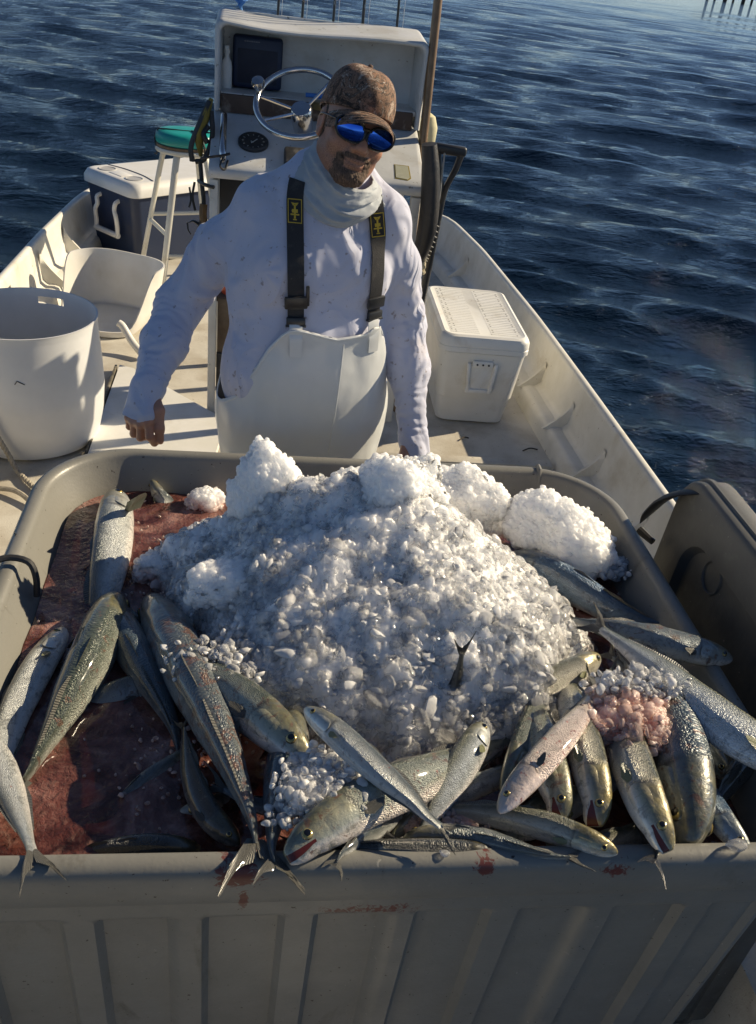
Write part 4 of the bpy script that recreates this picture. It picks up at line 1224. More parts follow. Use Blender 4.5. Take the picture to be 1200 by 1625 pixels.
TB = np.array([0, .012, .03, .06, .10, .15, .22, .33, .45, .60, .75, .84, .90, .935])
HB = np.array([.13, .30, .46, .63, .77, .88, .95, 1.0, .97, .82, .52, .33, .235, .24])      # half height
WB = np.array([.12, .32, .48, .66, .81, .92, 1.0, 1.0, .94, .74, .42, .23, .13, .06])       # half thickness
NT, NA = 64, 36


def build_fish(idx, label, mk, view, hw, dors, gape, pts, kw):
    P = np.array(pts)
    seg = np.linalg.norm(np.diff(P, axis=0), axis=1).sum()
    hb = hw if view == 's' else hw * 1.28
    wb = hw * 0.66 if view == 's' else hw
    need = 8.6 * hb
    if seg < need:                       # the rest of the fish goes on out of sight
        ex = need - seg
        if kw.get('tv'):
            d = P[0] - P[1]; d /= np.linalg.norm(d); d[2] = min(d[2], -0.25); d /= np.linalg.norm(d)
            P = np.vstack([P[0] + d * ex, P[0] + d * ex * 0.5, P])
        else:
            d = P[-1] - P[-2]; d /= np.linalg.norm(d); d[2] = min(d[2], -0.30); d /= np.linalg.norm(d)
            P = np.vstack([P, P[-1] + d * ex * 0.5, P[-1] + d * ex])
    S = arc_resample(smooth_path(P, 160), 161)
    L = np.linalg.norm(np.diff(S, axis=0), axis=1).sum()
    tt = np.linspace(0, 1, 161)
    at = lambda t: np.stack([np.interp(t, tt, S[:, k]) for k in range(3)], -1)
    Tg = np.gradient(S, axis=0); Tg /= np.linalg.norm(Tg, axis=1)[:, None]
    tan = lambda t: np.stack([np.interp(t, tt, Tg[:, k]) for k in range(3)], -1)
    D0 = np.array(dors, float)
    def fr(t):
        T = tan(t); T = T / np.linalg.norm(T, axis=-1)[..., None]
        D = D0 - T * (T @ D0)[..., None]
        D = D / np.linalg.norm(D, axis=-1)[..., None]
        return T, D, np.cross(T, D)
    rng = np.random.default_rng(100 + idx)
    root = thing("fish", label, "fish", tuple(np.round(at(np.array([0.35]))[0], 4)), "fish heaped in the bin")
    mat = FMAT[mk]
    # ---- body
    ts = 0.935 * (np.linspace(0, 1, NT) ** 1.25)
    T, D, Sd = fr(ts); C = at(ts)
    h, w = np.interp(ts, TB, HB) * hb, np.interp(ts, TB, WB) * wb
    a = np.linspace(0, 2 * math.pi, NA, endpoint=False)
    ca, sa = np.cos(a), np.sin(a)
    vy = np.sign(sa) * np.abs(sa) ** 0.92
    vx = np.sign(ca) * np.abs(ca) ** (1.0)
    wk = np.where(sa < 0, 1 - 0.16 * np.abs(sa) ** 2, 1.0)
    V = C[:, None] + (h[:, None] * vy)[..., None] * D[:, None] + (w[:, None] * vx * wk)[..., None] * Sd[:, None]
    vv = (sa + 1) / 2
    # mouth: a groove running back from the snout, the jaw below it hinged open
    hinge_t = 0.082
    fm = np.clip(1 - ts / hinge_t, 0, 1)
    lower = (sa < -0.30).astype(float)
    ang = math.radians(gape) * np.clip(fm * 3, 0, 1)
    ci = at(np.array([hinge_t]))[0]; Th, Dh, Sh = (q[0] for q in fr(np.array([hinge_t])))
    pivot = ci - Dh * 0.28 * hb * 0.64
    groove = np.exp(-((sa + 0.30) / 0.085) ** 2)
    V -= ((fm ** 0.6)[:, None] * groove * 0.20 * w[:, None] * np.sign(ca))[..., None] * Sd[:, None]
    if gape:
        for i in range(NT):
            if fm[i] <= 0: continue
            r = V[i] - pivot
            x, y = r @ Th, r @ Dh
            th = -ang[i]                              # swings the jaw away from the back
            nx, ny = x * math.cos(th) + y * math.sin(th), -x * math.sin(th) + y * math.cos(th)
            # lower jaw drops towards -D
            V[i] += (lower[:, None]) * (((nx - x))[:, None] * Th + ((ny - y))[:, None] * Dh)
    # gill line and cheek relief
    gl = np.exp(-((ts - 0.205) / 0.006) ** 2)
    V -= (gl[:, None] * (np.abs(sa) < 0.8) * 0.06 * w[:, None] * np.sign(ca))[..., None] * Sd[:, None]
    V += ((0.020 * hb) * fbm(V.reshape(-1, 3), 26, idx, 3)).reshape(NT, NA, 1) * (V - C[:, None]) / (np.linalg.norm(V - C[:, None], axis=2)[..., None] + 1e-6)
    Vf = V.reshape(-1, 3)
    i = np.arange(NT - 1)[:, None] * NA; j = np.arange(NA)[None]; jn = (j + 1) % NA
    F = np.stack([i + j, i + jn, i + NA + jn, i + NA + j], -1).reshape(-1, 4)
    F = np.vstack([F])
    U = np.stack([np.repeat(ts, NA), np.tile(vv, NT)], 1)
    Fl = [tuple(f) for f in F.tolist()] + [tuple(range(NA))[::-1], tuple((NT - 1) * NA + q for q in range(NA))]
    mi = np.zeros(len(Fl), np.int32)
    if gape > 4:
        sel = (np.abs(sa + 0.30) < 0.13)
        for q in range(NT - 1):
            if fm[q] > 0.12:
                for jj in range(NA):
                    if sel[jj] and sel[(jj + 1) % NA]: mi[q * NA + jj] = 1
    me = np_mesh("body", Vf, Fl, True, uv=U, matidx=None)
    b = link("body", me, [mat, MOUTH], root)
    me.polygons.foreach_set("material_index", mi)
    # ---- eyes
    es = kw.get('eye', 1.0)
    te, ve = 0.072, 0.26
    for sgn in (1, -1):
        T1, D1, S1 = (q[0] for q in fr(np.array([te])))
        hh, ww = float(np.interp(te, TB, HB)) * hb, float(np.interp(te, TB, WB)) * wb
        out = S1 * sgn * 0.93 + D1 * 0.30; out /= np.linalg.norm(out)
        r = 0.235 * hb * es
        c = at(np.array([te]))[0] + D1 * hh * ve + S1 * sgn * ww * math.sqrt(1 - ve * ve) - out * r * 0.30
        ex = np.cross(out, T1); ex /= np.linalg.norm(ex); ey = np.cross(out, ex)
        n = 20
        q = np.linspace(0, 2 * math.pi, n, endpoint=False)
        VV, UU = [], []
        for k, ph in enumerate(np.linspace(R(88), R(2), 7)):
            VV.append(c + r * (np.cos(ph) * (np.cos(q)[:, None] * ex + np.sin(q)[:, None] * ey)) * 1.0 + out * r * 0.62 * np.sin(ph))
            UU.append(np.stack([np.full(n, math.cos(ph)), np.full(n, 0.5)], 1))
        VV, UU = np.vstack(VV), np.vstack(UU)
        FF = [(k * n + z, k * n + (z + 1) % n, (k + 1) * n + (z + 1) % n, (k + 1) * n + z) for k in range(6) for z in range(n)] + [tuple(range(n))]
        e = link("eye", np_mesh("eye", VV, FF, True, uv=UU), IRIS, root)
        pr = r * 0.56
        VP = [c + out * (r * 0.62 + 0.0006) + pr * (math.cos(z) * ex + math.sin(z) * ey) - out * (pr * pr / r * 0.28) for z in q] + [c + out * (r * 0.62 + 0.0012)]
        link("pupil", np_mesh("pupil", VP, [(z, (z + 1) % n, n) for z in range(n)], True), PUPIL, e)
    # ---- gill covers
    for sgn in (1, -1):
        nu, nv = 9, 9
        G, UU = [], []
        for u in np.linspace(0, 1, nu):
            row = []
            for v in np.linspace(-1, 1, nv):
                t_ = 0.115 + u * (0.098 - 0.030 * v * v)
                sv = -0.12 + 0.60 * v
                Tq, Dq, Sq = (z[0] for z in fr(np.array([t_])))
                hh, ww = float(np.interp(t_, TB, HB)) * hb, float(np.interp(t_, TB, WB)) * wb
                wk_ = 1 - 0.16 * sv * sv if sv < 0 else 1
                lift = 1.0 + 0.115 * math.sin(u * math.pi * 0.62) * (1 - v ** 4) - (0.03 if u == 0 or abs(v) == 1 else 0)
                row.append(at(np.array([t_]))[0] + Dq * hh * sv * lift + Sq * sgn * ww * math.sqrt(1 - sv * sv) * wk_ * lift)
                UU.append((0.10 + 0.09 * u, (sv + 1) / 2))
            G.append(row)
        G = np.array(G)
        inner = G[-1] - (G[-1] - at(np.array([0.21]))[0]) * 0.10
        G = np.concatenate([G, inner[None]]); UU += [(0.0, 0.5)] * nv
        VV = G.reshape(-1, 3)
        FF = [(k * nv + z, k * nv + z + 1, (k + 1) * nv + z + 1, (k + 1) * nv + z) for k in range(nu) for z in range(nv - 1)]
        if sgn < 0: FF = [f[::-1] for f in FF]
        link("gill_cover", np_mesh("gill_cover", VV, FF, True, uv=np.array(UU), sharp=50), mat, root)
    # ---- fins
    def fan(name, base, tips, fm, thick=0.0009, folds=0.10):
        """fin from a base line to a tip line, pleated along its rays"""
        base, tips = np.array(base), np.array(tips)
        n = 17
        B, Tp = arc_resample(smooth_path(base, 40), n), arc_resample(smooth_path(tips, 60), n)
        nrm = np.cross(B[-1] - B[0], Tp[n // 2] - B[n // 2]); nrm /= np.linalg.norm(nrm) + 1e-9
        ln = np.linalg.norm(Tp - B, axis=1).mean()
        rows, UU = [], []
        for s_ in (1, -1):
            for k in range(n):
                for v in np.linspace(0, 1, 5):
                    pl = (1 if k % 2 else -1) * folds * 0.05 * ln * v
                    rows.append(B[k] * (1 - v) + Tp[k] * v + nrm * (pl + s_ * thick * (1.1 - v) + 0.10 * ln * v * v * folds * 4))
                    UU.append((v, k / (n - 1.0)))
        FF = []
        for s_ in range(2):
            o = s_ * n * 5
            for k in range(n - 1):
                for v in range(4):
                    f = (o + k * 5 + v, o + (k + 1) * 5 + v, o + (k + 1) * 5 + v + 1, o + k * 5 + v + 1)
                    FF.append(f if s_ == 0 else f[::-1])
        return link(name, np_mesh(name, np.array(rows), FF, True, uv=np.array(UU)), fm, root)
    fm_ = FIN_K if mk == "dark" else FIN_D
    one = lambda t: (at(np.array([t]))[0],) + tuple(z[0] for z in fr(np.array([t])))
    ce, Te, De, Se = one(0.925)
    he = float(np.interp(0.925, TB, HB)) * hb
    ts_ = kw.get('tail', 1.0)
    tl = 0.135 * L * ts_
    if view == 'd':      # a limp tail turns flat on what it lies on
        De = De * 0.45 + Se * 0.89; De /= np.linalg.norm(De)
    for sg, lk in ((1, 1.0), (-1, 0.94)):
        e0, e1 = ce - Te * 0.02 * L, ce + Te * 0.008 * L
        base = [ce + De * sg * he * 0.9, ce + De * sg * he * 0.45, ce + De * sg * he * 0.02 + Te * 0.004]
        tip = ce + Te * tl * lk + De * sg * hb * 1.02 * ts_
        tips = [ce + De * sg * (he + hb * 0.42) + Te * tl * 0.42, tip, ce + De * sg * hb * 0.52 + Te * tl * 0.52, ce + De * sg * he * 0.1 + Te * tl * 0.34]
        fan("tail_fin", base, tips, fm_, 0.0014, 0.14)
    if kw.get('fin', 1):
        for (t0, t1, top, ht, nm) in ((0.40, 0.53, True, 0.13, "dorsal_fin"), (0.57, 0.82, True, 0.20, "dorsal_fin"), (0.60, 0.82, False, 0.18, "anal_fin")):
            tq = np.linspace(t0, t1, 5)
            Tq, Dq, Sq = fr(tq); Cq = at(tq)
            hq = np.interp(tq, TB, HB) * hb * 0.97
            sg = 1 if top else -1
            base = Cq + Dq * (sg * hq)[:, None]
            prof = np.array([0.55, 1.0, 0.7, 0.5, 0.35]) * ht * hb
            lay = 0.75 * rng.choice((-1, 1))
            tips = base + Dq * (sg * prof)[:, None] + Tq * (prof * 1.3)[:, None] + Sq * (lay * prof)[:, None] * 0.6
            fan(nm, base, tips, fm_, 0.0008, 0.05)
        pk = kw.get('pec', 1.0)
        for sgn in (1, -1):
            t0 = 0.232
            c, T1, D1, S1 = one(t0)
            hh, ww = float(np.interp(t0, TB, HB)) * hb, float(np.interp(t0, TB, WB)) * wb
            root_ = c - D1 * hh * 0.30 + S1 * sgn * ww * 0.93
            base = [root_ + D1 * hh * 0.12, root_, root_ - D1 * hh * 0.12]
            out = S1 * sgn * (0.30 if pk == 1 else 1.3)
            tips = [root_ + (T1 * 0.30 + D1 * 0.22 + out * 0.4) * hb * pk, root_ + (T1 * 0.85 + D1 * 0.10 + out) * hb * pk, root_ + (T1 * 0.70 - D1 * 0.10 + out) * hb * pk, root_ + (T1 * 0.28 - D1 * 0.26 + out * 0.4) * hb * pk]
            fan("pectoral_fin", base, tips, FIN_Y if mk in ("gold", "silver", "pale") or pk > 1 else FIN_D, 0.0008, 0.10)
    return root


for _i, _fd in enumerate(FISH):
    build_fish(_i, *_fd)

# ------------------------------------------------------------------ ice on and around the fish
def ice_scatter(name, label, c, ext, n, size, seed, mat, zfun=None, kind='stuff'):
    rng = np.random.default_rng(seed)
    q = rng.normal(size=(n, 3)) * 0.45
    q = q[(np.linalg.norm(q, axis=1) < 1.1)]
    P = np.array(c) + q * np.array(ext)
    S = np.exp(rng.normal(math.log(size), 0.33, len(P))).clip(0.003, 0.019)
    V, F, A = scatter(P, S, rng, CHIPS_L)
    o = link(name, np_mesh(name, V, F, attr={"rnd": A}), mat)
    return tag(o, label, "ice", None, kind)


ice_scatter("ice_pile", "small pile of glassy ice chips between two fish heads at the front", (0.140, 0.908, 0.955), (0.078, 0.068, 0.020), 620, 0.0060, 51, ICE_PILE)
ice_scatter("ice_pile", "few clear ice chips melting beside the spotted fish's tail", (0.088, 0.862, 0.940), (0.045, 0.035, 0.014), 90, 0.0066, 52, ICE_PILE)
ice_scatter("ice_pile", "reddish ice slush lying over the golden fish at the right", (0.665, 1.045, 0.962), (0.085, 0.075, 0.020), 330, 0.0068, 53, ICE_PCHIP)
ice_scatter("ice_pile", "crust of clear ice along the top of the reddish slush", (0.690, 1.095, 0.975), (0.10, 0.040, 0.016), 300, 0.0066, 54, ICE_PILE)
ice_scatter("ice_pile", "bloody slush by the pinkish tail along the front rim", (0.325, 0.885, 0.880), (0.075, 0.035, 0.016), 150, 0.0058, 55, ICE_PCHIP)
ice_scatter("ice_pile", "loose ice chips spilling over the spotted fish at the left of the heap", (-0.02, 1.20, 0.925), (0.11, 0.08, 0.018), 330, 0.0070, 56, ICE_PILE)
ice_scatter("slush", "scraps of melting ice drifting on the bloody water at the left", (-0.20, 1.52, 0.840), (0.20, 0.33, 0.004), 150, 0.0034, 58, ICE_PCHIP)
ice_scatter("slush", "pinkish melting slush between the sunken fish near the front left corner", (-0.10, 1.05, 0.840), (0.17, 0.16, 0.004), 110, 0.0034, 59, ICE_PCHIP)
ice_scatter("slush", "slush floating in the dark water at the back right of the bin", (0.72, 1.50, 0.840), (0.16, 0.22, 0.004), 90, 0.0040, 60, ICE_PCHIP)
ice_scatter("ice_pile", "thin scatter of wet ice chips by the right wall lump", (0.835, 1.585, 0.875), (0.06, 0.05, 0.018), 200, 0.0066, 57, ICE_PILE)


ice_clump("sheet of reddish slush frozen over the golden fish at the right", (0.662, 1.048, 0.950), (0.088, 0.074, 0.024), ez(0.2), 61, 0, 0.0062, pink=1.0, group="slush between the fish")
ice_clump("small bed of wet slush under glassy chips between two fish heads at the front", (0.135, 0.910, 0.943), (0.062, 0.052, 0.020), ez(0.5), 62, 0, 0.0062, group="slush between the fish")
ice_clump("small bloody patch of slush by the pinkish tail along the front rim", (0.330, 0.892, 0.872), (0.070, 0.034, 0.018), ez(0.0), 63, 0, 0.0055, pink=1.0, group="slush between the fish")


def single_chips():
    rng = np.random.default_rng(77)
    spots = [(0.305, 1.22, 0.026), (0.10, 1.215, 0.017), (-0.055, 1.235, 0.016), (0.045, 1.27, 0.017), (0.25, 1.10, 0.020), (0.115, 1.16, 0.020), (0.36, 1.085, 0.018), (0.195, 1.14, 0.018)]
    while len(spots) < 70:
        x, y = rng.uniform(-0.15, 0.65), rng.uniform(1.03, 1.5)
        if ice_height(x, y)[1] < 0.97: spots.append((x, y, rng.uniform(0.010, 0.017)))
    meshes = []
    for k, (V, F) in enumerate(CHIPS_L[10:]):
        meshes.append(np_mesh("ice_chip", V, F, attr={"rnd": np.full(len(V), 0.08 + 0.2 * k)}))
        meshes[-1].materials.append(ICE_CHIP)
    for i, (x, y, s) in enumerate(spots):
        z = float(ice_height(x, y)[0]) + s * 0.35
        o = bpy.data.objects.new("ice_chip", meshes[i % len(meshes)])
        COL.objects.link(o)
        o.location = (x, y, z)
        o.scale = (s, s, s)
        o.rotation_euler = tuple(rng.uniform(-0.7, 0.7, 2)) + (rng.uniform(0, 6.28),)
        tag(o, "clear rounded ice chip lying loose on the front slope of the crushed ice heap", "ice chip", "loose ice chips on the heap")
    o = bpy.data.objects.new("ice_chip", meshes[1]); COL.objects.link(o)
    o.location, o.scale = (0.745, 0.800, 0.930), (0.016, 0.015, 0.015)
    tag(o, "single ice chip sitting on the bin's front rim at the right", "ice chip")
    o = bpy.data.objects.new("ice_chip", meshes[2]); COL.objects.link(o)
    o.location, o.scale = (0.300, 0.800, 0.925), (0.008, 0.007, 0.007)
    tag(o, "tiny ice chip on the middle of the bin's front rim", "ice chip")


single_chips()
# ================================================================== console
cons = thing("console", "white steering console with open hood, wheel and peeling dash behind the man", "console", (0.21, 3.6, 0.30))
def rrect_frame(mb, x0, x1, z0, z1, y0, y1, wall, r=0.03):
    """open-fronted box: outer shell with a lip, side/top walls and a back panel"""
CX0, CX1 = -0.165, 0.610
# sloped dash: front lip to the back ledge, rounded nose
def dash_ring(x):
    return [(x, 3.405, 1.236), (x, 3.392, 1.250), (x, 3.392, 1.266), (x, 3.404, 1.279), (x, 3.430, 1.290), (x, 3.72, 1.414), (x, 3.74, 1.414), (x, 3.74, 1.385), (x, 3.44, 1.252), (x, 3.42, 1.238)]
d = MB()
xs = [CX0 - 0.004, CX0, CX0 + 0.012] + list(np.linspace(CX0 + 0.05, CX1 - 0.05, 8)) + [CX1 - 0.012, CX1, CX1 + 0.004]
rings = []
for q, x in enumerate(xs):
    rg = np.array(dash_ring(x))
    e = min(q, len(xs) - 1 - q)
    if e == 0: c = rg.mean(0); rg = c + (rg - c) * np.array((1, 0.96, 0.90)); 
    rings.append(rg)
d.loft(rings)
d.build("dash", CONS, cons, sharp=45)
# hood: top, sides and back with rolled lip
hd = MB()
HX0, HX1, HZ0, HZ1, HY0, HY1 = -0.166, 0.618, 1.478, 1.722, 3.685, 3.925
def hood_prof(y, inset, zt):
    x0, x1, z0, z1, r = HX0 + inset, HX1 - inset, HZ0 - 0.06, zt - inset, 0.028
    pts = [(x0, y, z0)]
    for t in np.linspace(math.pi, math.pi / 2, 5): pts.append((x0 + r + r * math.cos(t), y, z1 - r + r * math.sin(t)))
    for k in range(1, 8):
        xx = x0 + r + (x1 - x0 - 2 * r) * k / 8.0
        pts.append((xx, y, z1 - 0.010 * math.sin(math.pi * k / 8.0) - 0.006 * math.sin(2 * math.pi * k / 8.0)))
    for t in np.linspace(math.pi / 2, 0, 5): pts.append((x1 - r + r * math.cos(t), y, z1 - r + r * math.sin(t)))
    pts.append((x1, y, z0))
    return pts
G = [hood_prof(HY1, 0.0, HZ1 + 0.022), hood_prof(HY0 + 0.02, 0.0, HZ1), hood_prof(HY0 + 0.006, 0.002, HZ1), hood_prof(HY0, 0.007, HZ1), hood_prof(HY0, 0.013, HZ1), hood_prof(HY0 + 0.006, 0.018, HZ1), hood_prof(HY0 + 0.02, 0.020, HZ1), hood_prof(HY1 - 0.02, 0.024, HZ1 + 0.018)]
hd.grid(G)
hd.box(((HX0 + HX1) / 2, HY1 - 0.008, 1.58), (HX1 - HX0 - 0.03, 0.020, 0.315))
hd.box(((HX0 + HX1) / 2, 3.815, HZ0 - 0.008), (HX1 - HX0 - 0.045, 0.195, 0.016))
hd.build("hood", CONS, cons, sharp=45)
# peeling vertical board between dash and hood
MB().box((0.222, 3.712, 1.443), (HX1 - HX0 - 0.055, 0.018, 0.064), bev=0.004).build("dash_board", WOODP, cons)
# side cheeks, corner posts and rails of the frame below
MB().prism([(3.41, 1.245), (3.74, 1.39), (3.93, 1.42), (3.93, 1.13), (3.43, 1.13)], (CX0 + 0.012, 0, 0), (0, 1, 0), (0, 0, 1), -0.012).build("side_panel", CONS, cons)
MB().prism([(3.41, 1.245), (3.74, 1.39), (3.93, 1.42), (3.93, 1.20), (3.43, 1.20)], (CX1 - 0.002, 0, 0), (0, 1, 0), (0, 0, 1), 0.012).build("side_panel", CONS, cons)
for (x, y, w) in ((-0.150, 3.425, 0.030), (0.590, 3.425, 0.036), (-0.150, 3.900, 0.03), (0.590, 3.900, 0.03)):
    MB().box((x, y, 0.765), (w, 0.036, 0.93), bev=0.005).build("post", PAINTW, cons)
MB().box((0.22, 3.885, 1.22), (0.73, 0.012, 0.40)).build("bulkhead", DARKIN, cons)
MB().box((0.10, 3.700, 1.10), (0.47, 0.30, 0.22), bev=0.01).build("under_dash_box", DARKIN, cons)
MB().box((0.06, 3.455, 0.665), (0.38, 0.020, 0.225), bev=0.002).build("plywood_panel", WOOD, cons)
MB().box((0.08, 3.450, 0.43), (0.34, 0.020, 0.235), bev=0.002).build("painted_panel", surf("chipped_grey_paint", (0.40, 0.39, 0.36), (0.33, 0.32, 0.29), 0.6, dirt=(0.05, 0.045, 0.04), dirt_amt=0.33, dirt_scale=15, bstr=0.3), cons)
MB().box((-0.118, 3.447, 0.43), (0.028, 0.024, 0.245), bev=0.002).build("panel_edge", surf("rotten_black_edge", (0.03, 0.028, 0.025), (0.10, 0.09, 0.075), 0.85, scale=30, dirt=(0.4, 0.38, 0.33), dirt_amt=0.24, dirt_scale=40, bstr=0.5), cons)
MB().box((0.535, 3.80, 1.10), (0.11, 0.16, 0.21), bev=0.006).build("side_locker", surf("locker_grey", (0.36, 0.36, 0.34), None, 0.5, bstr=0.1), cons)
# gauge in the dash
u_ = Vector((1, 0, 0)); v_ = Vector((0, 0.29, 0.124)).normalized(); n_ = u_.cross(v_).normalized()
Md = frame(u_, v_, n_)
def dash_pt(x, y, off=0.0):
    z = 1.290 + (y - 3.430) * (1.414 - 1.290) / 0.29
    return Vector((x, y, z)) + n_ * off
g = MB(); g.lathe([(0.056, 0.0), (0.056, 0.010), (0.052, 0.014), (0.046, 0.014), (0.045, 0.010), (0.0, 0.0095)], dash_pt(-0.016, 3.545), 32, Md)
gg = g.build("gauge", BLACKP, cons)
g = MB()
g.box(dash_pt(-0.012, 3.545, 0.0112), (0.034, 0.003, 0.0015), Md @ rotz(0.9))
g.box(dash_pt(-0.020, 3.540, 0.0112), (0.012, 0.003, 0.0015), Md @ rotz(-0.6))
for a in np.linspace(0, 2 * math.pi, 12, endpoint=False):
    g.box(dash_pt(-0.016, 3.545, 0.0108) + u_ * 0.038 * math.cos(a) + v_ * 0.038 * math.sin(a), (0.007, 0.0018, 0.001), Md @ rotz(a))
g.build("needle", surf("dial_print", (0.55, 0.55, 0.5), None, 0.5, bstr=0), gg)
# grab rail at the left
MB().tube(smooth_path([dash_pt(-0.128, 3.655, -0.005), dash_pt(-0.127, 3.648, 0.030), dash_pt(-0.125, 3.60, 0.042), dash_pt(-0.122, 3.47, 0.042), dash_pt(-0.121, 3.43, 0.030), dash_pt(-0.121, 3.425, -0.005)], 26), 0.0125, 12).build("grab_rail", CHROME, cons)
# switch plate and throttle box under the wheel
MB().box(dash_pt(0.155, 3.455, 0.012), (0.118, 0.125, 0.036), Md, bev=0.01).build("control_box", surf("scuffed_black", (0.03, 0.03, 0.032), (0.05, 0.048, 0.045), 0.5, dirt=(0.3, 0.28, 0.25), dirt_amt=0.36, dirt_scale=18, bstr=0.3), cons)
# worn sticker at the right
st = MB(); st.prism([(-0.024, -0.035), (0.018, -0.042), (0.028, -0.03), (0.026, 0.038), (-0.022, 0.040)], dash_pt(0.532, 3.462, 0.0012), u_, v_, 0.0012)
st.build("sticker", surf("faded_sticker", (0.40, 0.40, 0.30), (0.33, 0.33, 0.25), 0.6, dirt=(0.5, 0.5, 0.42), dirt_amt=0.35, dirt_scale=20, bstr=0), cons)
MB().prism([(-0.028, -0.041), (0.020, -0.047), (0.033, -0.033), (0.030, 0.043), (-0.026, 0.045)], dash_pt(0.532, 3.462, 0.0004), u_, v_, 0.0008).build("sticker_border", OLIVE, cons)
# steering wheel
wc = Vector((0.145, 3.50, 1.50)); wn = Vector((-0.15, -0.55, 0.75)).normalized()
wu = Vector((0, 1, 0)).cross(wn).normalized(); wv = wn.cross(wu)
sw = MB(); RW = 0.158
ring = [wc + RW * (math.cos(a) * wu + math.sin(a) * wv) for a in np.linspace(0, 2 * math.pi, 65)]
sw.tube(ring, 0.0115, 12, caps=False)
wheel = sw.build("steering_wheel", CHROME, cons)
hubc = wc - wn * 0.055
for a in (R(160), R(35), R(205)):
    MB().tube([hubc + wn * 0.012, wc + (RW - 0.008) * (math.cos(a) * wu + math.sin(a) * wv)], 0.0058, 8).build("spoke", CHROME, wheel)
MB().lathe([(0.001, -0.07), (0.036, -0.07), (0.040, -0.02), (0.040, 0.022), (0.034, 0.030), (0.001, 0.032)], hubc, 24, frame(wu, wv, wn)).build("hub", CHROME, wheel)
a = R(152)
kc = wc + RW * (math.cos(a) * wu + math.sin(a) * wv) + wn * 0.03
MB().lathe([(0.001, -0.03), (0.008, -0.03), (0.010, -0.012), (0.020, -0.008), (0.025, 0.006), (0.021, 0.020), (0.001, 0.026)], kc, 20, frame(wu, wv, wn)).build("spinner_knob", CHROME, wheel)
MB().lathe([(0.001, 0), (0.040, 0.002), (0.043, 0.02), (0.036, 0.028), (0.001, 0.029)], Vector((0.235, 3.66, 1.46)), 20).build("horn_cup", surf("brass_cup", (0.30, 0.22, 0.09), None, 0.35, metal=0.6, bstr=0.1), cons)

# things in the hood
tb = thing("tackle_case", "dark navy case standing upright in the left of the console hood", "case", (-0.01, 3.87, 1.48))
MB().box((-0.012, 3.872, 1.573), (0.188, 0.055, 0.182), bev=0.014, seg=3).build("case_body", NAVY, tb)
m = MB(); m.box((-0.012, 3.8435, 1.560), (0.150, 0.003, 0.118), bev=0.001)
m.build("case_panel", surf("navy_panel", (0.015, 0.020, 0.042), None, 0.6, bstr=0.25, bscale=200), tb)
m = MB()
for k in range(7): m.box((-0.060 + k * 0.0085, 3.8438, 1.645), (0.006, 0.0012, 0.0035 + 0.001 * (k % 2)))
m.build("lettering", surf("grey_print", (0.16, 0.17, 0.2), None, 0.6, bstr=0), tb)
bo = thing("spray_bottle", "white spray bottle standing beside the navy case in the hood", "bottle", (-0.128, 3.85, 1.478))
MB().lathe([(0.001, 0.0), (0.019, 0.0), (0.0205, 0.006), (0.0205, 0.075), (0.017, 0.092), (0.009, 0.105), (0.0085, 0.118), (0.011, 0.119), (0.011, 0.132), (0.001, 0.133)], (-0.127, 3.84, 1.478), 20).build("bottle_body", LIDW, bo)
m = MB(); m.box((-0.127, 3.835, 1.618), (0.016, 0.044, 0.016), bev=0.004); m.box((-0.127, 3.816, 1.604), (0.008, 0.008, 0.024), rot=Matrix.Rotation(0.4, 3, 'X'), bev=0.002)
m.build("trigger_head", LIDW, bo)
bt = thing("blue_tube", "small blue tube lying at the back of the dash hood", "tube", (0.22, 3.80, 1.484))
MB().lathe([(0.001, -0.045), (0.008, -0.045), (0.009, 0.03), (0.006, 0.034), (0.006, 0.048), (0.001, 0.048)], (0.22, 3.78, 1.490), 12, frame(Vector((0, 0, -1)), Vector((0, 1, 0)), Vector((1, 0, 0)))).build("tube_body", BLUEB, bt)
rag = MB()
rng_ = np.random.default_rng(4)
G = []
for u in np.linspace(0, 1, 12):
    G.append([(-0.082 + 0.035 * (v - 0.5) + 0.010 * math.sin(9 * u + 5 * v), 3.93 - 0.012 * math.cos(7 * v + u * 4), 1.748 + 0.055 * u + 0.012 * math.sin(8 * v)) for v in np.linspace(0, 1, 9)])
rag.grid(G)
tag(rag.build("blue_rag", surf("blue_cloth", (0.10, 0.28, 0.62), (0.07, 0.2, 0.5), 0.9, bstr=0.3), None), "scrap of blue plastic rag knotted on the hood's back edge", "rag")
m_ = bpy.data.objects["blue_rag"].modifiers.new("thick", 'SOLIDIFY'); m_.thickness = 0.003
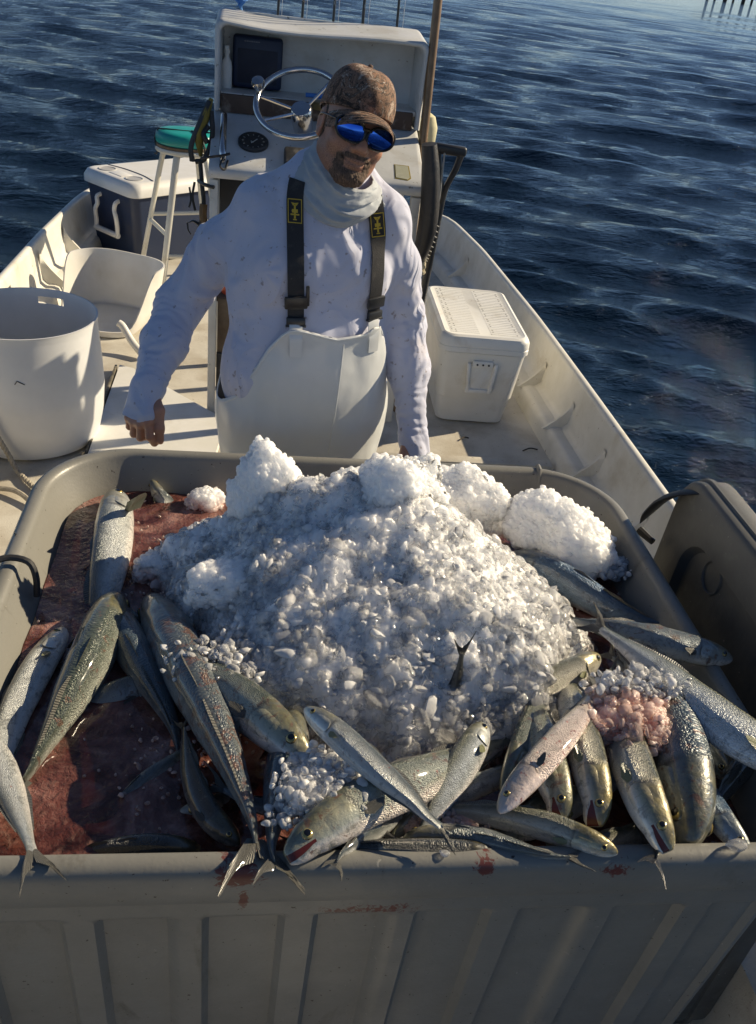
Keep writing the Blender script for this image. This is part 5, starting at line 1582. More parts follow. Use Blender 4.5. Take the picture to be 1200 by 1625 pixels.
# fishing rods in holders behind the hood
for q, (x, lab) in enumerate(((0.055, "leftmost"), (0.150, "second from left"), (0.272, "middle"), (0.388, "second from right"), (0.524, "rightmost"))):
    rd = thing("fishing_rod", "fishing rod standing in the holder behind the hood, %s of the five" % lab, "fishing rod", (x, 3.955, 1.40), "fishing rods behind the console hood")
    MB().tube([(x, 3.955, 1.40), (x, 3.955, 1.62)], 0.013, 10).build("rod_grip", BLACKR, rd)
    MB().tube([(x, 3.955, 1.60), (x - 0.004 * (q - 2), 3.96, 1.95), (x - 0.012 * (q - 2), 3.98, 2.75)], [0.0072 if q == 3 else 0.0055, 0.0048, 0.002], 8).build("blank", BLACKP, rd)
    g = MB()
    for zz in (1.80, 2.02, 2.30, 2.6):
        g.tube([(x + 0.008 + 0.010 * math.cos(t), 3.952, zz + 0.010 * math.sin(t)) for t in np.linspace(0, 6.28, 10)], 0.0012, 5)
    g.build("line_guide", CHROME, rd)
    MB().tube([(x + 0.018, 3.945, 1.60), (x + 0.017, 3.945, 2.0), (x + 0.012, 3.96, 2.6)], 0.0007, 4).build("line", surf("fishing_line%d" % q, (0.5, 0.52, 0.55), None, 0.4, bstr=0), rd)
    MB().tube([(x, 3.955, 1.36), (x, 3.955, 1.52)], 0.020, 12).build("rod_holder", PAINTW, cons)
# long wooden pole leaning at the right of the console
pl = thing("wooden_pole", "long brown wooden pole leaning upright against the console's right side", "pole", (0.632, 3.60, 0.30))
MB().tube([(0.645, 3.52, 0.30), (0.632, 3.66, 1.36), (0.628, 3.715, 1.86), (0.622, 3.80, 2.7)], 0.0165, 12).build("shaft", POLEW, pl)
fl = thing("pale_float", "pale yellow round float hanging behind the wooden pole", "float", (0.665, 3.80, 1.40))
MB().lathe([(0.001, -0.075), (0.022, -0.068), (0.038, -0.03), (0.040, 0.02), (0.026, 0.06), (0.001, 0.075)], (0.662, 3.78, 1.40), 18).build("float_body", surf("pale_yellow_foam", (0.62, 0.58, 0.36), (0.5, 0.46, 0.3), 0.7, bstr=0.2), fl)

# black knife sheath with laced edge, hung on the console's right corner
sh = thing("sheath", "long black leather sheath with laced lower edge hanging at the console's right corner", "sheath", (0.62, 3.36, 1.40))
P = smooth_path([(0.600, 3.345, 1.432), (0.618, 3.345, 1.34), (0.632, 3.345, 1.22), (0.634, 3.35, 1.12), (0.622, 3.355, 1.04), (0.612, 3.36, 1.00)], 24)
MB().tube(P, [0.036, 0.044, 0.047, 0.046, 0.038, 0.020], 14, squash=0.75).build("sheath_body", surf("black_leather", (0.016, 0.015, 0.016), (0.03, 0.027, 0.026), 0.45, dirt=(0.08, 0.07, 0.065), dirt_amt=0.3, dirt_scale=22, bstr=0.5, bscale=60), sh)
g = MB()
for k in range(9):
    c = P[12 + k]
    g.tube([(c[0] + 0.030 - 0.001 * k, c[1] - 0.020, c[2]), (c[0] + 0.041 - 0.001 * k, c[1] - 0.010, c[2] - 0.007), (c[0] + 0.040 - 0.001 * k, c[1] + 0.008, c[2] - 0.011)], 0.0018, 5)
g.build("lacing", surf("lace_grey", (0.32, 0.31, 0.29), None, 0.8, bstr=0), sh)
# black D-grip tool handle beside it
dg = thing("scoop_handle", "black D-grip tool handle sticking up beside the sheath", "tool", (0.69, 3.42, 1.1))
g = MB()
g.box((0.692, 3.41, 1.408), (0.118, 0.036, 0.036), rot=Matrix.Rotation(R(3), 3, 'Y'), bev=0.011, seg=3)
g.tube(smooth_path([(0.735, 3.41, 1.400), (0.722, 3.41, 1.345), (0.698, 3.415, 1.28), (0.688, 3.42, 1.22)], 14), [0.015, 0.014, 0.013, 0.016], 10, squash=0.8)
g.tube(smooth_path([(0.650, 3.41, 1.400), (0.662, 3.41, 1.34), (0.680, 3.415, 1.27), (0.686, 3.42, 1.22)], 12), 0.010, 8)
g.build("grip", BLACKP, dg)
MB().tube([(0.687, 3.42, 1.23), (0.676, 3.425, 1.0), (0.66, 3.44, 0.62)], 0.015, 10).build("shaft", BLACKP, dg)
MB().tube([(0.667, 3.385, 1.40), (0.672, 3.385, 1.25), (0.668, 3.39, 1.17)], 0.0035, 6).build("cord", surf("grey_cord", (0.42, 0.41, 0.38), None, 0.8, bstr=0), dg)
# hank of rope
rp = thing("rope_hank", "small hank of cream rope hanging under the black sheath", "rope", (0.628, 3.36, 1.02))
g = MB()
rng_ = np.random.default_rng(9)
for k in range(7):
    ph = rng_.random(3) * 6
    g.tube(smooth_path([(0.628 + 0.018 * math.sin(ph[0] + t * 2), 3.352 + 0.018 * math.cos(ph[1] + t * 2.4), 1.035 - 0.014 * t + 0.008 * math.sin(ph[2] + 3 * t)) for t in range(6)], 24), 0.0065, 7)
g.build("strands", surf("cream_rope", (0.55, 0.48, 0.33), (0.42, 0.36, 0.24), 0.9, scale=80, bstr=0.5, bscale=250), rp)
# orange thing on the shelf under the console
orr = thing("orange_jug", "orange plastic jug on the plywood shelf under the console", "jug", (-0.075, 3.50, 0.78))
MB().lathe([(0.001, 0.0), (0.058, 0.0), (0.064, 0.012), (0.060, 0.06), (0.046, 0.125), (0.018, 0.16), (0.016, 0.18), (0.001, 0.181)], (-0.062, 3.52, 0.782), 24).build("jug_body", ORANGE, orr)
MB().box((0.05, 3.60, 0.772), (0.40, 0.30, 0.016)).build("shelf", WOOD, cons)
# life vest / tool roll hung on the left corner with a gaff under it
vs = thing("tool_pouch", "olive and black tool pouch strapped to the console's left corner", "pouch", (-0.19, 3.58, 1.30))
G = MB()
G.tube(smooth_path([(-0.172, 3.60, 1.468), (-0.190, 3.585, 1.415), (-0.212, 3.575, 1.34), (-0.206, 3.57, 1.272)], 18), [0.014, 0.030, 0.034, 0.012], 12, squash=0.55)
G.build("pouch_body", OLIVE, vs)
G = MB()
G.tube(smooth_path([(-0.178, 3.585, 1.462), (-0.205, 3.562, 1.40), (-0.240, 3.555, 1.31), (-0.236, 3.555, 1.255)], 18), [0.012, 0.014, 0.013, 0.015], 8, squash=0.5)
G.tube(smooth_path([(-0.180, 3.565, 1.38), (-0.196, 3.548, 1.355), (-0.182, 3.55, 1.325)], 10), 0.010, 8)
G.tube(smooth_path([(-0.170, 3.58, 1.43), (-0.165, 3.56, 1.35), (-0.190, 3.552, 1.27), (-0.225, 3.552, 1.255)], 14), 0.009, 8)
G.build("pouch_strap", BLACKR, vs)
hk = thing("hanging_tools", "bunch of pliers and hooks hanging on black cord by the console's left post", "tools", (-0.20, 3.5, 1.1))
G = MB()
G.tube(smooth_path([(-0.205, 3.52, 1.26), (-0.196, 3.50, 1.18), (-0.190, 3.49, 1.12), (-0.20, 3.485, 1.04)], 14), 0.008, 8)
G.tube(smooth_path([(-0.225, 3.52, 1.19), (-0.232, 3.51, 1.14), (-0.222, 3.505, 1.09)], 10), 0.005, 6)
G.tube(smooth_path([(-0.244, 3.52, 1.17), (-0.238, 3.51, 1.13), (-0.244, 3.505, 1.10)], 10), 0.004, 6)
G.build("cord", BLACKR, hk)
G = MB()
G.tube(smooth_path([(-0.190, 3.49, 1.12), (-0.192, 3.485, 1.08), (-0.186, 3.48, 1.05)], 8), 0.014, 8)
G.build("tool_handle", surf("tool_brown", (0.16, 0.09, 0.03), None, 0.5, bstr=0.1), hk)
G = MB()
hp = smooth_path([(-0.246, 3.50, 1.045), (-0.225, 3.50, 1.052), (-0.196, 3.49, 1.03), (-0.188, 3.485, 0.97), (-0.196, 3.485, 0.945)], 20)
G.tube(hp, [0.004, 0.010, 0.014, 0.011, 0.003], 8, squash=0.5)
G.tube(smooth_path([(-0.250, 3.50, 1.045), (-0.247, 3.495, 1.02), (-0.236, 3.49, 1.004)], 8), [0.004, 0.002], 6)
G.build("hook_blade", BLACKP, hk)
G = MB()
G.tube(smooth_path([(-0.196, 3.40, 1.30), (-0.165, 3.385, 1.31), (-0.12, 3.395, 1.318), (-0.095, 3.40, 1.325)], 14), 0.005, 6)
G.tube(smooth_path([(-0.118, 3.40, 1.312), (-0.128, 3.38, 1.285), (-0.112, 3.39, 1.272), (-0.102, 3.41, 1.30)], 12), 0.004, 6)
G.tube(smooth_path([(-0.21, 3.50, 1.20), (-0.185, 3.43, 1.205), (-0.15, 3.40, 1.205)], 12), 0.007, 6)
tag(G.build("lashing_cord", BLACKR, None), "black cord knotted round the console's left grab rail and lip", "cord")

# ================================================================== stool
stl = thing("stool", "white metal stool with a round teal seat left of the console", "stool", (-0.36, 4.95, 0.30))
sc_ = (-0.362, 4.955)
MB().lathe([(0.001, 1.008), (0.150, 1.008), (0.153, 1.013), (0.153, 1.026), (0.150, 1.030), (0.001, 1.030)], (*sc_, 0), 40).build("seat_pan", ALU, stl)
MB().lathe([(0.001, 1.031), (0.147, 1.031), (0.149, 1.036), (0.149, 1.043), (0.146, 1.046), (0.001, 1.046)], (*sc_, 0), 40).build("seat_board", WOOD, stl)
MB().lathe([(0.001, 1.047), (0.142, 1.047), (0.149, 1.055), (0.151, 1.075), (0.147, 1.094), (0.136, 1.104), (0.10, 1.108), (0.05, 1.109), (0.001, 1.109)], (*sc_, 0), 48).build("cushion", TEAL, stl)
LT = [(-0.40, 4.815), (-0.480, 4.965), (-0.25, 4.86), (-0.31, 5.07)]
LB = [(-0.472, 4.665), (-0.625, 5.08), (-0.12, 4.74), (-0.25, 5.20)]
for (a, b_) in zip(LT, LB):
    MB().tube(smooth_path([(a[0] + 0.02 * (sc_[0] - a[0]) / 0.1, a[1] + 0.02 * (sc_[1] - a[1]) / 0.1, 1.006), (a[0], a[1], 0.975), (a[0] + (b_[0] - a[0]) * 0.4, a[1] + (b_[1] - a[1]) * 0.4, 0.71), (b_[0], b_[1], 0.302)], 22), 0.0175, 10, squash=0.8).build("leg", ALU, stl)
def leg_pt(k, z):
    t = (0.98 - z) / 0.68
    return (LT[k][0] + (LB[k][0] - LT[k][0]) * t, LT[k][1] + (LB[k][1] - LT[k][1]) * t, z)
for (k1, k2, z) in ((0, 1, 0.63), (1, 3, 0.66), (0, 2, 0.53), (2, 3, 0.63)):
    MB().tube([leg_pt(k1, z), leg_pt(k2, z)], 0.011, 8).build("rung", ALU, stl)
G = MB()
G.tube([(-0.515, 4.935, 1.06)] + [(-0.51 + 0.3 * t, 4.925 + 0.02 * t, 1.1095 + 0.001 * math.sin(9 * t)) for t in np.linspace(0.05, 0.95, 8)] + [(-0.21, 4.95, 1.06)], 0.004, 6)
G.tube(smooth_path([(-0.33, 4.93, 1.112), (-0.29, 4.86, 1.112), (-0.262, 4.835, 1.06), (-0.262, 4.835, 1.01)], 14), 0.005, 6)
G.tube(smooth_path([(-0.515, 4.935, 1.06), (-0.50, 4.90, 1.0), (-0.515, 4.93, 0.99)], 8), 0.004, 6)
G.build("tie_cord", BLACKR, stl)

# ================================================================== coolers
def shell_ring(cx, cy, hx, hy, r, z, rot, n=7):
    pts = []
    for (sx, sy, a0) in ((1, 1, 0), (-1, 1, math.pi / 2), (-1, -1, math.pi), (1, -1, 1.5 * math.pi)):
        for t in np.linspace(a0, a0 + math.pi / 2, n):
            x, y = sx * (hx - r) + r * math.cos(t), sy * (hy - r) + r * math.sin(t)
            pts.append((cx + x * math.cos(rot) - y * math.sin(rot), cy + x * math.sin(rot) + y * math.cos(rot), z))
    return pts
blc = thing("blue_cooler", "large navy cooler with a white lid beside the stool", "cooler", (-0.47, 5.69, 0.30))
bc, brot = (-0.475, 5.685), math.atan2(0.68, 0.73)
RB = lambda x, y, z: (bc[0] + x * math.cos(brot) - y * math.sin(brot), bc[1] + x * math.sin(brot) + y * math.cos(brot), z)
MB().loft([shell_ring(*bc, hx, hy, 0.05, z, brot) for hx, hy, z in ((0.415, 0.195, 0.303), (0.435, 0.212, 0.312), (0.452, 0.222, 0.50), (0.468, 0.232, 0.675), (0.468, 0.232, 0.682))]).build("cooler_body", NAVY, blc)
MB().loft([shell_ring(*bc, hx, hy, r, z, brot) for hx, hy, r, z in ((0.478, 0.242, 0.055, 0.684), (0.486, 0.250, 0.06, 0.688), (0.486, 0.250, 0.06, 0.722), (0.470, 0.234, 0.055, 0.752), (0.452, 0.216, 0.05, 0.760), (0.43, 0.20, 0.05, 0.760))]).build("lid", LIDW, blc)
l = bpy.data.objects["lid"]
G = MB()
for yy in (-0.125, 0.125):
    c = RB(-0.385, yy, 0.7605)
    G.lathe([(0.050, 0.0), (0.050, 0.003), (0.046, 0.004), (0.042, 0.002), (0.0415, 0.0008), (0.001, 0.0006)], c, 28)
G.build("cup_holder", surf("cup_recess", (0.45, 0.45, 0.45), None, 0.5, bstr=0.05), blc)
G = MB()
G.box(RB(-0.385, 0.0, 0.7615), (0.075, 0.115, 0.003), rotz(brot), bev=0.001)
G.build("lid_plate", LIDW, blc)
G = MB()
G.tube(smooth_path([RB(-0.32, -0.21, 0.761), RB(-0.295, -0.1, 0.761), RB(-0.29, 0.0, 0.761), RB(-0.295, 0.1, 0.761), RB(-0.32, 0.21, 0.761)], 20), 0.0035, 6)
G.build("lid_groove", surf("lid_seam", (0.2, 0.2, 0.21), None, 0.6, bstr=0), blc)
G = MB()
hx = -0.462
for s_ in (-1, 1):
    G.tube(smooth_path([RB(hx + 0.005, 0.085 * s_, 0.640), RB(hx - 0.025, 0.087 * s_, 0.628), RB(hx - 0.030, 0.080 * s_, 0.590), RB(hx - 0.034, 0.098 * s_, 0.555), RB(hx - 0.028, 0.10 * s_, 0.495), RB(hx - 0.03, 0.10 * s_, 0.452)], 18), 0.0125, 8)
G.tube([RB(hx - 0.03, -0.108, 0.452), RB(hx - 0.03, 0.108, 0.452)], 0.016, 10)
G.build("handle", LIDW, blc)

wcl = thing("white_cooler", "white cooler with a ruled lid on the deck by the right side", "cooler", (0.97, 3.7, 0.30))
wc_, wrot = (0.962, 3.70), R(-2.0)
RW_ = lambda x, y, z: (wc_[0] + x * math.cos(wrot) - y * math.sin(wrot), wc_[1] + x * math.sin(wrot) + y * math.cos(wrot), z)
MB().loft([shell_ring(*wc_, hx, hy, 0.045, z, wrot) for hx, hy, z in ((0.128, 0.245, 0.302), (0.146, 0.262, 0.312), (0.160, 0.282, 0.425), (0.1615, 0.2845, 0.430), (0.1640, 0.288, 0.434), (0.180, 0.308, 0.628), (0.182, 0.310, 0.634), (0.182, 0.310, 0.640))]).build("cooler_body", COOLW, wcl)
MB().loft([shell_ring(*wc_, hx, hy, 0.046, z, wrot) for hx, hy, z in ((0.183, 0.312, 0.642), (0.189, 0.318, 0.645), (0.189, 0.318, 0.664), (0.1865, 0.3155, 0.667), (0.189, 0.318, 0.670), (0.188, 0.317, 0.694), (0.181, 0.310, 0.708), (0.168, 0.297, 0.714), (0.165, 0.294, 0.712))]).build("lid", COOLW, wcl)
G = MB()
for k in range(26):
    y = -0.262 + k * 0.021
    for (xa, xb) in ((-0.145, -0.024), (0.024, 0.145)):
        c = RW_((xa + xb) / 2, y, 0.7109)
        G.box(c, (xb - xa, 0.0135, 0.0036), rotz(wrot))
G.build("lid_ridges", COOLW, wcl)["kind"] = "stuff"
G = MB()
for k in range(26):
    for x in (-0.138, -0.122, 0.036, 0.134):
        if (k * 7 + int(x * 1000)) % 3: G.box(RW_(x, -0.262 + k * 0.021 + 0.0, 0.7131), (0.006, 0.0035, 0.0006), rotz(wrot))
G.build("ruler_print", surf("ruler_ink", (0.16, 0.15, 0.14), None, 0.7, bstr=0), wcl)["kind"] = "stuff"
G = MB()
G.box(RW_(0.0, -0.3075, 0.535), (0.098, 0.010, 0.118), bev=0.003)
hp_ = G.build("handle_recess", COOLW, wcl)
G = MB()
for s_ in (-1, 1):
    G.box(RW_(0.052 * s_, -0.314, 0.536), (0.014, 0.018, 0.128), rot=Matrix.Rotation(R(5 * s_), 3, 'Y'), bev=0.004)
G.box(RW_(0.0, -0.311, 0.477), (0.112, 0.020, 0.018), bev=0.004)
G.box(RW_(0.0, -0.314, 0.598), (0.086, 0.016, 0.026), bev=0.004)
G.build("handle", COOLW, wcl)
G = MB()
for x in (-0.024, 0.0, 0.024):
    G.lathe([(0.001, 0), (0.0042, 0), (0.0042, 0.003), (0.001, 0.003)], RW_(x, -0.3225, 0.598), 10, frame(Vector((1, 0, 0)), Vector((0, 0, 1)), Vector((0, -1, 0))))
G.build("handle_screw", BLACKP, wcl)
G = MB()
for (y, z, w) in ((-0.235, 0.575, 0.012), (-0.222, 0.590, 0.008), (-0.240, 0.555, 0.008), (-0.226, 0.560, 0.006), (-0.236, 0.535, 0.008)):
    c = RW_(-0.1790 + (0.634 - z) * 0.085, y, z)
    G.box(c, (0.002, w, w * 1.3), rotz(wrot), bev=0.0005)
G.build("sticker_remains", BLACKP, wcl)

# ================================================================== buckets
wbk = thing("white_bucket", "big white plastic bucket with a handle slot beside the bin on the left", "bucket", (-0.80, 3.15, 0.30))
BC = np.array((-0.795, 3.150))
prof = [(0.195, 0.302), (0.222, 0.306), (0.238, 0.325), (0.258, 0.42), (0.266, 0.52), (0.262, 0.62), (0.256, 0.70), (0.2535, 0.755), (0.2545, 0.775), (0.256, 0.782)]
nA_ = 144
def bucket_surface(profile, name, hole=True):
    a = np.linspace(0, 2 * math.pi, nA_, endpoint=False)
    V = np.array([[(BC[0] + r * math.cos(t), BC[1] + r * math.sin(t), z) for t in a] for r, z in profile])
    return V
zz = np.concatenate([np.linspace(0.302, 0.69, 26), np.linspace(0.70, 0.782, 18)])
rr_ = np.interp(zz, [p[1] for p in prof], [p[0] for p in prof])
rr_[0] = 0.20
def slot(t, z):
    dt = (t - R(78) + math.pi) % (2 * math.pi) - math.pi
    return abs(dt) * 0.255 < 0.052 and abs(z - 0.738) < 0.0145
bm_v, bm_f = [], []
a_ = np.linspace(0, 2 * math.pi, nA_, endpoint=False)
for layer, th in ((0, 0.0), (1, 0.005)):
    for z, r in zip(zz, rr_):
        for t in a_:
            bm_v.append((BC[0] + (r - th) * math.cos(t), BC[1] + (r - th) * math.sin(t), z))
nz_ = len(zz)
idx = lambda l, i, j: l * nz_ * nA_ + i * nA_ + j % nA_
cut = {}
for i in range(nz_ - 1):
    for j in range(nA_):
        zc, tc = (zz[i] + zz[i + 1]) / 2, a_[j] + math.pi / nA_
        cut[i, j] = slot(tc, zc)
for i in range(nz_ - 1):
    for j in range(nA_):
        if cut[i, j]: continue
        bm_f.append((idx(0, i, j), idx(0, i, j + 1), idx(0, i + 1, j + 1), idx(0, i + 1, j)))
        bm_f.append((idx(1, i, j), idx(1, i + 1, j), idx(1, i + 1, j + 1), idx(1, i, j + 1)))
        for (di, dj, e0, e1) in ((0, 1, (i, j + 1), (i + 1, j + 1)), (0, -1, (i + 1, j), (i, j)), (1, 0, (i + 1, j + 1), (i + 1, j)), (-1, 0, (i, j), (i, j + 1))):
            nb = (i + di, (j + dj) % nA_)
            if nb in cut and cut[nb]:
                bm_f.append((idx(0, *e0), idx(1, *e0), idx(1, *e1), idx(0, *e1)))
for j in range(nA_):
    bm_f.append((idx(0, nz_ - 1, j), idx(0, nz_ - 1, j + 1), idx(1, nz_ - 1, j + 1), idx(1, nz_ - 1, j)))
bm_f.append(tuple(idx(0, 0, j) for j in range(nA_))[::-1])
bm_f.append(tuple(idx(1, 1, j) for j in range(nA_)))
link("bucket_body", np_mesh("bucket_body", np.array(bm_v), bm_f, True, sharp=35), BUCK, wbk)
def on_bucket(t, z, off=0.001):
    r = float(np.interp(z, [p[1] for p in prof], [p[0] for p in prof])) + off
    return (BC[0] + r * math.cos(t), BC[1] + r * math.sin(t), z)
G = MB()
t0 = R(-83)
G.tube([on_bucket(t0 - 0.05 + 0.03 * k, 0.625 + 0.012 * k) for k in np.linspace(0, 1, 6)], 0.0016, 5)
G.tube([on_bucket(t0 - 0.02 + 0.09 * k, 0.637 - 0.012 * k) for k in np.linspace(0, 1, 8)], 0.0016, 5)
G.build("scratch_mark", BLACKP, wbk)
rpo = thing("rope", "grey laid rope hanging down in front of the big white bucket", "rope", (-0.82, 2.85, 0.31))
P = smooth_path([(-0.97, 2.86, 0.66), (-0.905, 2.862, 0.56), (-0.858, 2.866, 0.46), (-0.822, 2.872, 0.37), (-0.790, 2.850, 0.318), (-0.74, 2.78, 0.313), (-0.66, 2.68, 0.313), (-0.56, 2.55, 0.313)], 90)
for ph in range(3):
    T = np.gradient(P, axis=0); T /= np.linalg.norm(T, axis=1)[:, None]
    N1 = np.cross(T, (0.3, -1, 0.2)); N1 /= np.linalg.norm(N1, axis=1)[:, None]; N2 = np.cross(T, N1)
    P2 = arc_resample(P, 240)
    T = np.gradient(P2, axis=0); T /= np.linalg.norm(T, axis=1)[:, None]
    N1 = np.cross(T, (0.3, -1, 0.2)); N1 /= np.linalg.norm(N1, axis=1)[:, None]; N2 = np.cross(T, N1)
    an = np.arange(240) * 0.42 + ph * 2.094
    MB().tube(P2 + 0.0048 * (np.cos(an)[:, None] * N1 + np.sin(an)[:, None] * N2), 0.0052, 6).build("strand", ROPE, rpo)
P = smooth_path([(-1.0, 2.80, 0.313), (-0.92, 2.75, 0.313), (-0.85, 2.73, 0.313), (-0.76, 2.70, 0.322), (-0.68, 2.62, 0.313), (-0.60, 2.50, 0.313)], 60)
tag(MB().tube(P, 0.009, 8).build("rope", ROPE, None), "end of grey rope lying on the deck between bucket and bin", "rope")

# cut-open white tub
ctb = thing("cut_tub", "cut-open white plastic tub standing behind the big bucket", "tub", (-0.68, 4.33, 0.30))
TC = np.array((-0.690, 4.330))
na, nz_ = 60, 14
def tub_top(t):           # wall height round the tub: high at the back and right, cut low at the front
    c = math.cos(t - R(62))
    return 0.335 + 0.255 * float(sstep(-0.55, 0.25, c))
V = []
for th in (0.0, 0.007):
    for i in range(nz_):
        for t in np.linspace(0, 2 * math.pi, na, endpoint=False):
            top = tub_top(t) + (0.0 if th == 0 else -0.0)
            f_ = i / (nz_ - 1.0)
            z = 0.303 + (top - 0.303) * f_
            r = 0.200 + 0.038 * (z - 0.303) / 0.25 - th - (0.025 * (1 - min(1, f_ * 6)) ** 2)
            q = 1.0 + 0.06 * math.cos(4 * (t - R(20)))
            V.append((TC[0] + r * q * 1.08 * math.cos(t), TC[1] + r * q * math.sin(t) * 1.0, z))
ix = lambda l, i, j: l * nz_ * na + i * na + j % na
Ff = []
for i in range(nz_ - 1):
    for j in range(na):
        Ff.append((ix(0, i, j), ix(0, i, j + 1), ix(0, i + 1, j + 1), ix(0, i + 1, j)))
        Ff.append((ix(1, i, j), ix(1, i + 1, j), ix(1, i + 1, j + 1), ix(1, i, j + 1)))
for j in range(na):
    Ff.append((ix(0, nz_ - 1, j), ix(0, nz_ - 1, j + 1), ix(1, nz_ - 1, j + 1), ix(1, nz_ - 1, j)))
Ff.append(tuple(ix(0, 0, j) for j in range(na))[::-1]); Ff.append(tuple(ix(1, 1, j) for j in range(na)))
link("tub_wall", np_mesh("tub_wall", np.array(V), Ff, True, sharp=45), TUBM, ctb)
pp = thing("white_pipe", "short white plastic pipe leaning on the cut tub's front edge", "pipe", (-0.53, 3.95, 0.32))
MB().tube(smooth_path([(-0.595, 4.02, 0.425), (-0.575, 4.01, 0.412), (-0.53, 3.97, 0.355), (-0.47, 3.90, 0.318)], 16), 0.0165, 14).build("pipe_body", TUBM, pp)
# twigs of debris on the deck
for (x, y, rz, ln, lab) in ((0.90, 3.28, 0.5, 0.05, "small dark twig on the deck in front of the white cooler"), (1.17, 3.21, 0.25, 0.07, "longer dark twig on the deck near the right side"), (1.28, 3.0, -0.3, 0.04, "small bent scrap on the deck by the right ledge")):
    g = MB().tube(smooth_path([(x - ln * math.cos(rz) / 2, y - ln * math.sin(rz) / 2, 0.304), (x, y + 0.008, 0.309), (x + ln * math.cos(rz) / 2, y + ln * math.sin(rz) / 2, 0.304)], 8), 0.0028, 6)
    tag(g.build("twig", surf("twig_brown", (0.05, 0.04, 0.03), None, 0.8, bstr=0), None), lab, "twig")
# ================================================================== the man
man = thing("person", "bearded man in camo cap and mirrored sunglasses standing behind the bin in white overalls", "person", (0.16, 2.34, 0.0))

SHIRTM, nt, p = mat_new("soiled_white_shirt")
co = texco(nt)
n1 = noise(nt, co, 6, 5, 0.6)
c = mixc(nt, n1, (0.55, 0.57, 0.70), (0.48, 0.50, 0.62))
n2 = noise(nt, co, 5, 7, 0.7, 0.5)
c = mixc(nt, ramp(nt, n2, [(0.55, (0, 0, 0)), (0.78, (0.55,) * 3)]).outputs[0], c, (0.44, 0.36, 0.30))
n3 = noise(nt, co, 62, 3, 0.55, 0.2)
n3b = noise(nt, co, 9, 3, 0.6)
mx = nd(nt, "ShaderNodeMath", operation='MULTIPLY_ADD'); nt.links.new(n3b, mx.inputs[0]); mx.inputs[1].default_value = 0.26; nt.links.new(n3, mx.inputs[2])
c = mixc(nt, ramp(nt, mx.outputs[0], [(0.785, (0, 0, 0)), (0.85, (0.6,) * 3)]).outputs[0], c, (0.15, 0.10, 0.075))
n4 = noise(nt, co, 150, 2, 0.5)
c = mixc(nt, ramp(nt, n4, [(0.725, (0, 0, 0)), (0.755, (0.5,) * 3)]).outputs[0], c, (0.18, 0.13, 0.10))
nt.links.new(c, p.inputs["Base Color"])
p.inputs["Roughness"].default_value = 0.85
p.inputs["Sheen Weight"].default_value = 0.2
b = bump(nt, noise(nt, co, 420, 2), 0.12, 0.001)
rg = ramp(nt, noise(nt, co, 6.5, 2, 0.5, 1.2, sc3=(1.0, 1.0, 0.6)), [(0.30, (0, 0, 0)), (0.47, (1, 1, 1)), (0.52, (0.9,) * 3), (0.70, (0.1,) * 3)])
b = bump(nt, rg.outputs[0], 0.50, 0.013, b)
nt.links.new(b, p.inputs["Normal"])
BIBM = surf("white_oilskin", (0.66, 0.68, 0.68), (0.60, 0.62, 0.62), 0.34, scale=5, dirt=(0.62, 0.62, 0.6), dirt_amt=0.30, dirt_scale=5, bstr=0.10, bscale=26, speck=(0.3, 0.24, 0.2), speck_scale=60, speck_amt=0.73, coat=0.15, bdist=0.006)
GAITM = surf("grey_gaiter_cloth", (0.42, 0.45, 0.48), (0.36, 0.39, 0.42), 0.9, scale=9, dirt=(0.34, 0.31, 0.28), dirt_amt=0.30, dirt_scale=9, bstr=0.35, bscale=60, speck=(0.2, 0.17, 0.15), speck_scale=80, speck_amt=0.71)
STRAPM = surf("black_webbing", (0.022, 0.022, 0.024), (0.03, 0.03, 0.032), 0.8, dirt=(0.12, 0.11, 0.10), dirt_amt=0.30, dirt_scale=24, bstr=0.4, bscale=300, speck=(0.35, 0.32, 0.28), speck_scale=55, speck_amt=0.71)
GOLDP = surf("gold_print", (0.62, 0.44, 0.04), (0.5, 0.35, 0.03), 0.6, bstr=0)

SKINM, nt, p = mat_new("tanned_skin")
co = texco(nt)
c = mixc(nt, noise(nt, co, 22, 5, 0.6), (0.52, 0.275, 0.18), (0.42, 0.20, 0.13))
c = mixc(nt, ramp(nt, noise(nt, co, 130, 4, 0.6), [(0.55, (0, 0, 0)), (0.75, (0.5,) * 3)]).outputs[0], c, (0.24, 0.10, 0.065))
st_ = nd(nt, "ShaderNodeAttribute"); st_.attribute_name = "stubble"
hn = noise(nt, co, 520, 2, 0.6)
sm_ = nd(nt, "ShaderNodeMath", operation='MULTIPLY'); nt.links.new(st_.outputs["Fac"], sm_.inputs[0])
nt.links.new(ramp(nt, hn, [(0.40, (0.25,) * 3), (0.62, (0.95,) * 3)]).outputs[0], sm_.inputs[1])
c = mixc(nt, sm_.outputs[0], c, (0.075, 0.045, 0.030))
nt.links.new(c, p.inputs["Base Color"])
p.inputs["Roughness"].default_value = 0.48
p.inputs["Subsurface Weight"].default_value = 0.15
p.inputs["Subsurface Radius"].default_value = (0.012, 0.005, 0.003)
p.inputs["Subsurface Scale"].default_value = 0.5
nt.links.new(bump(nt, noise(nt, co, 300, 4), 0.22, 0.0015), p.inputs["Normal"])

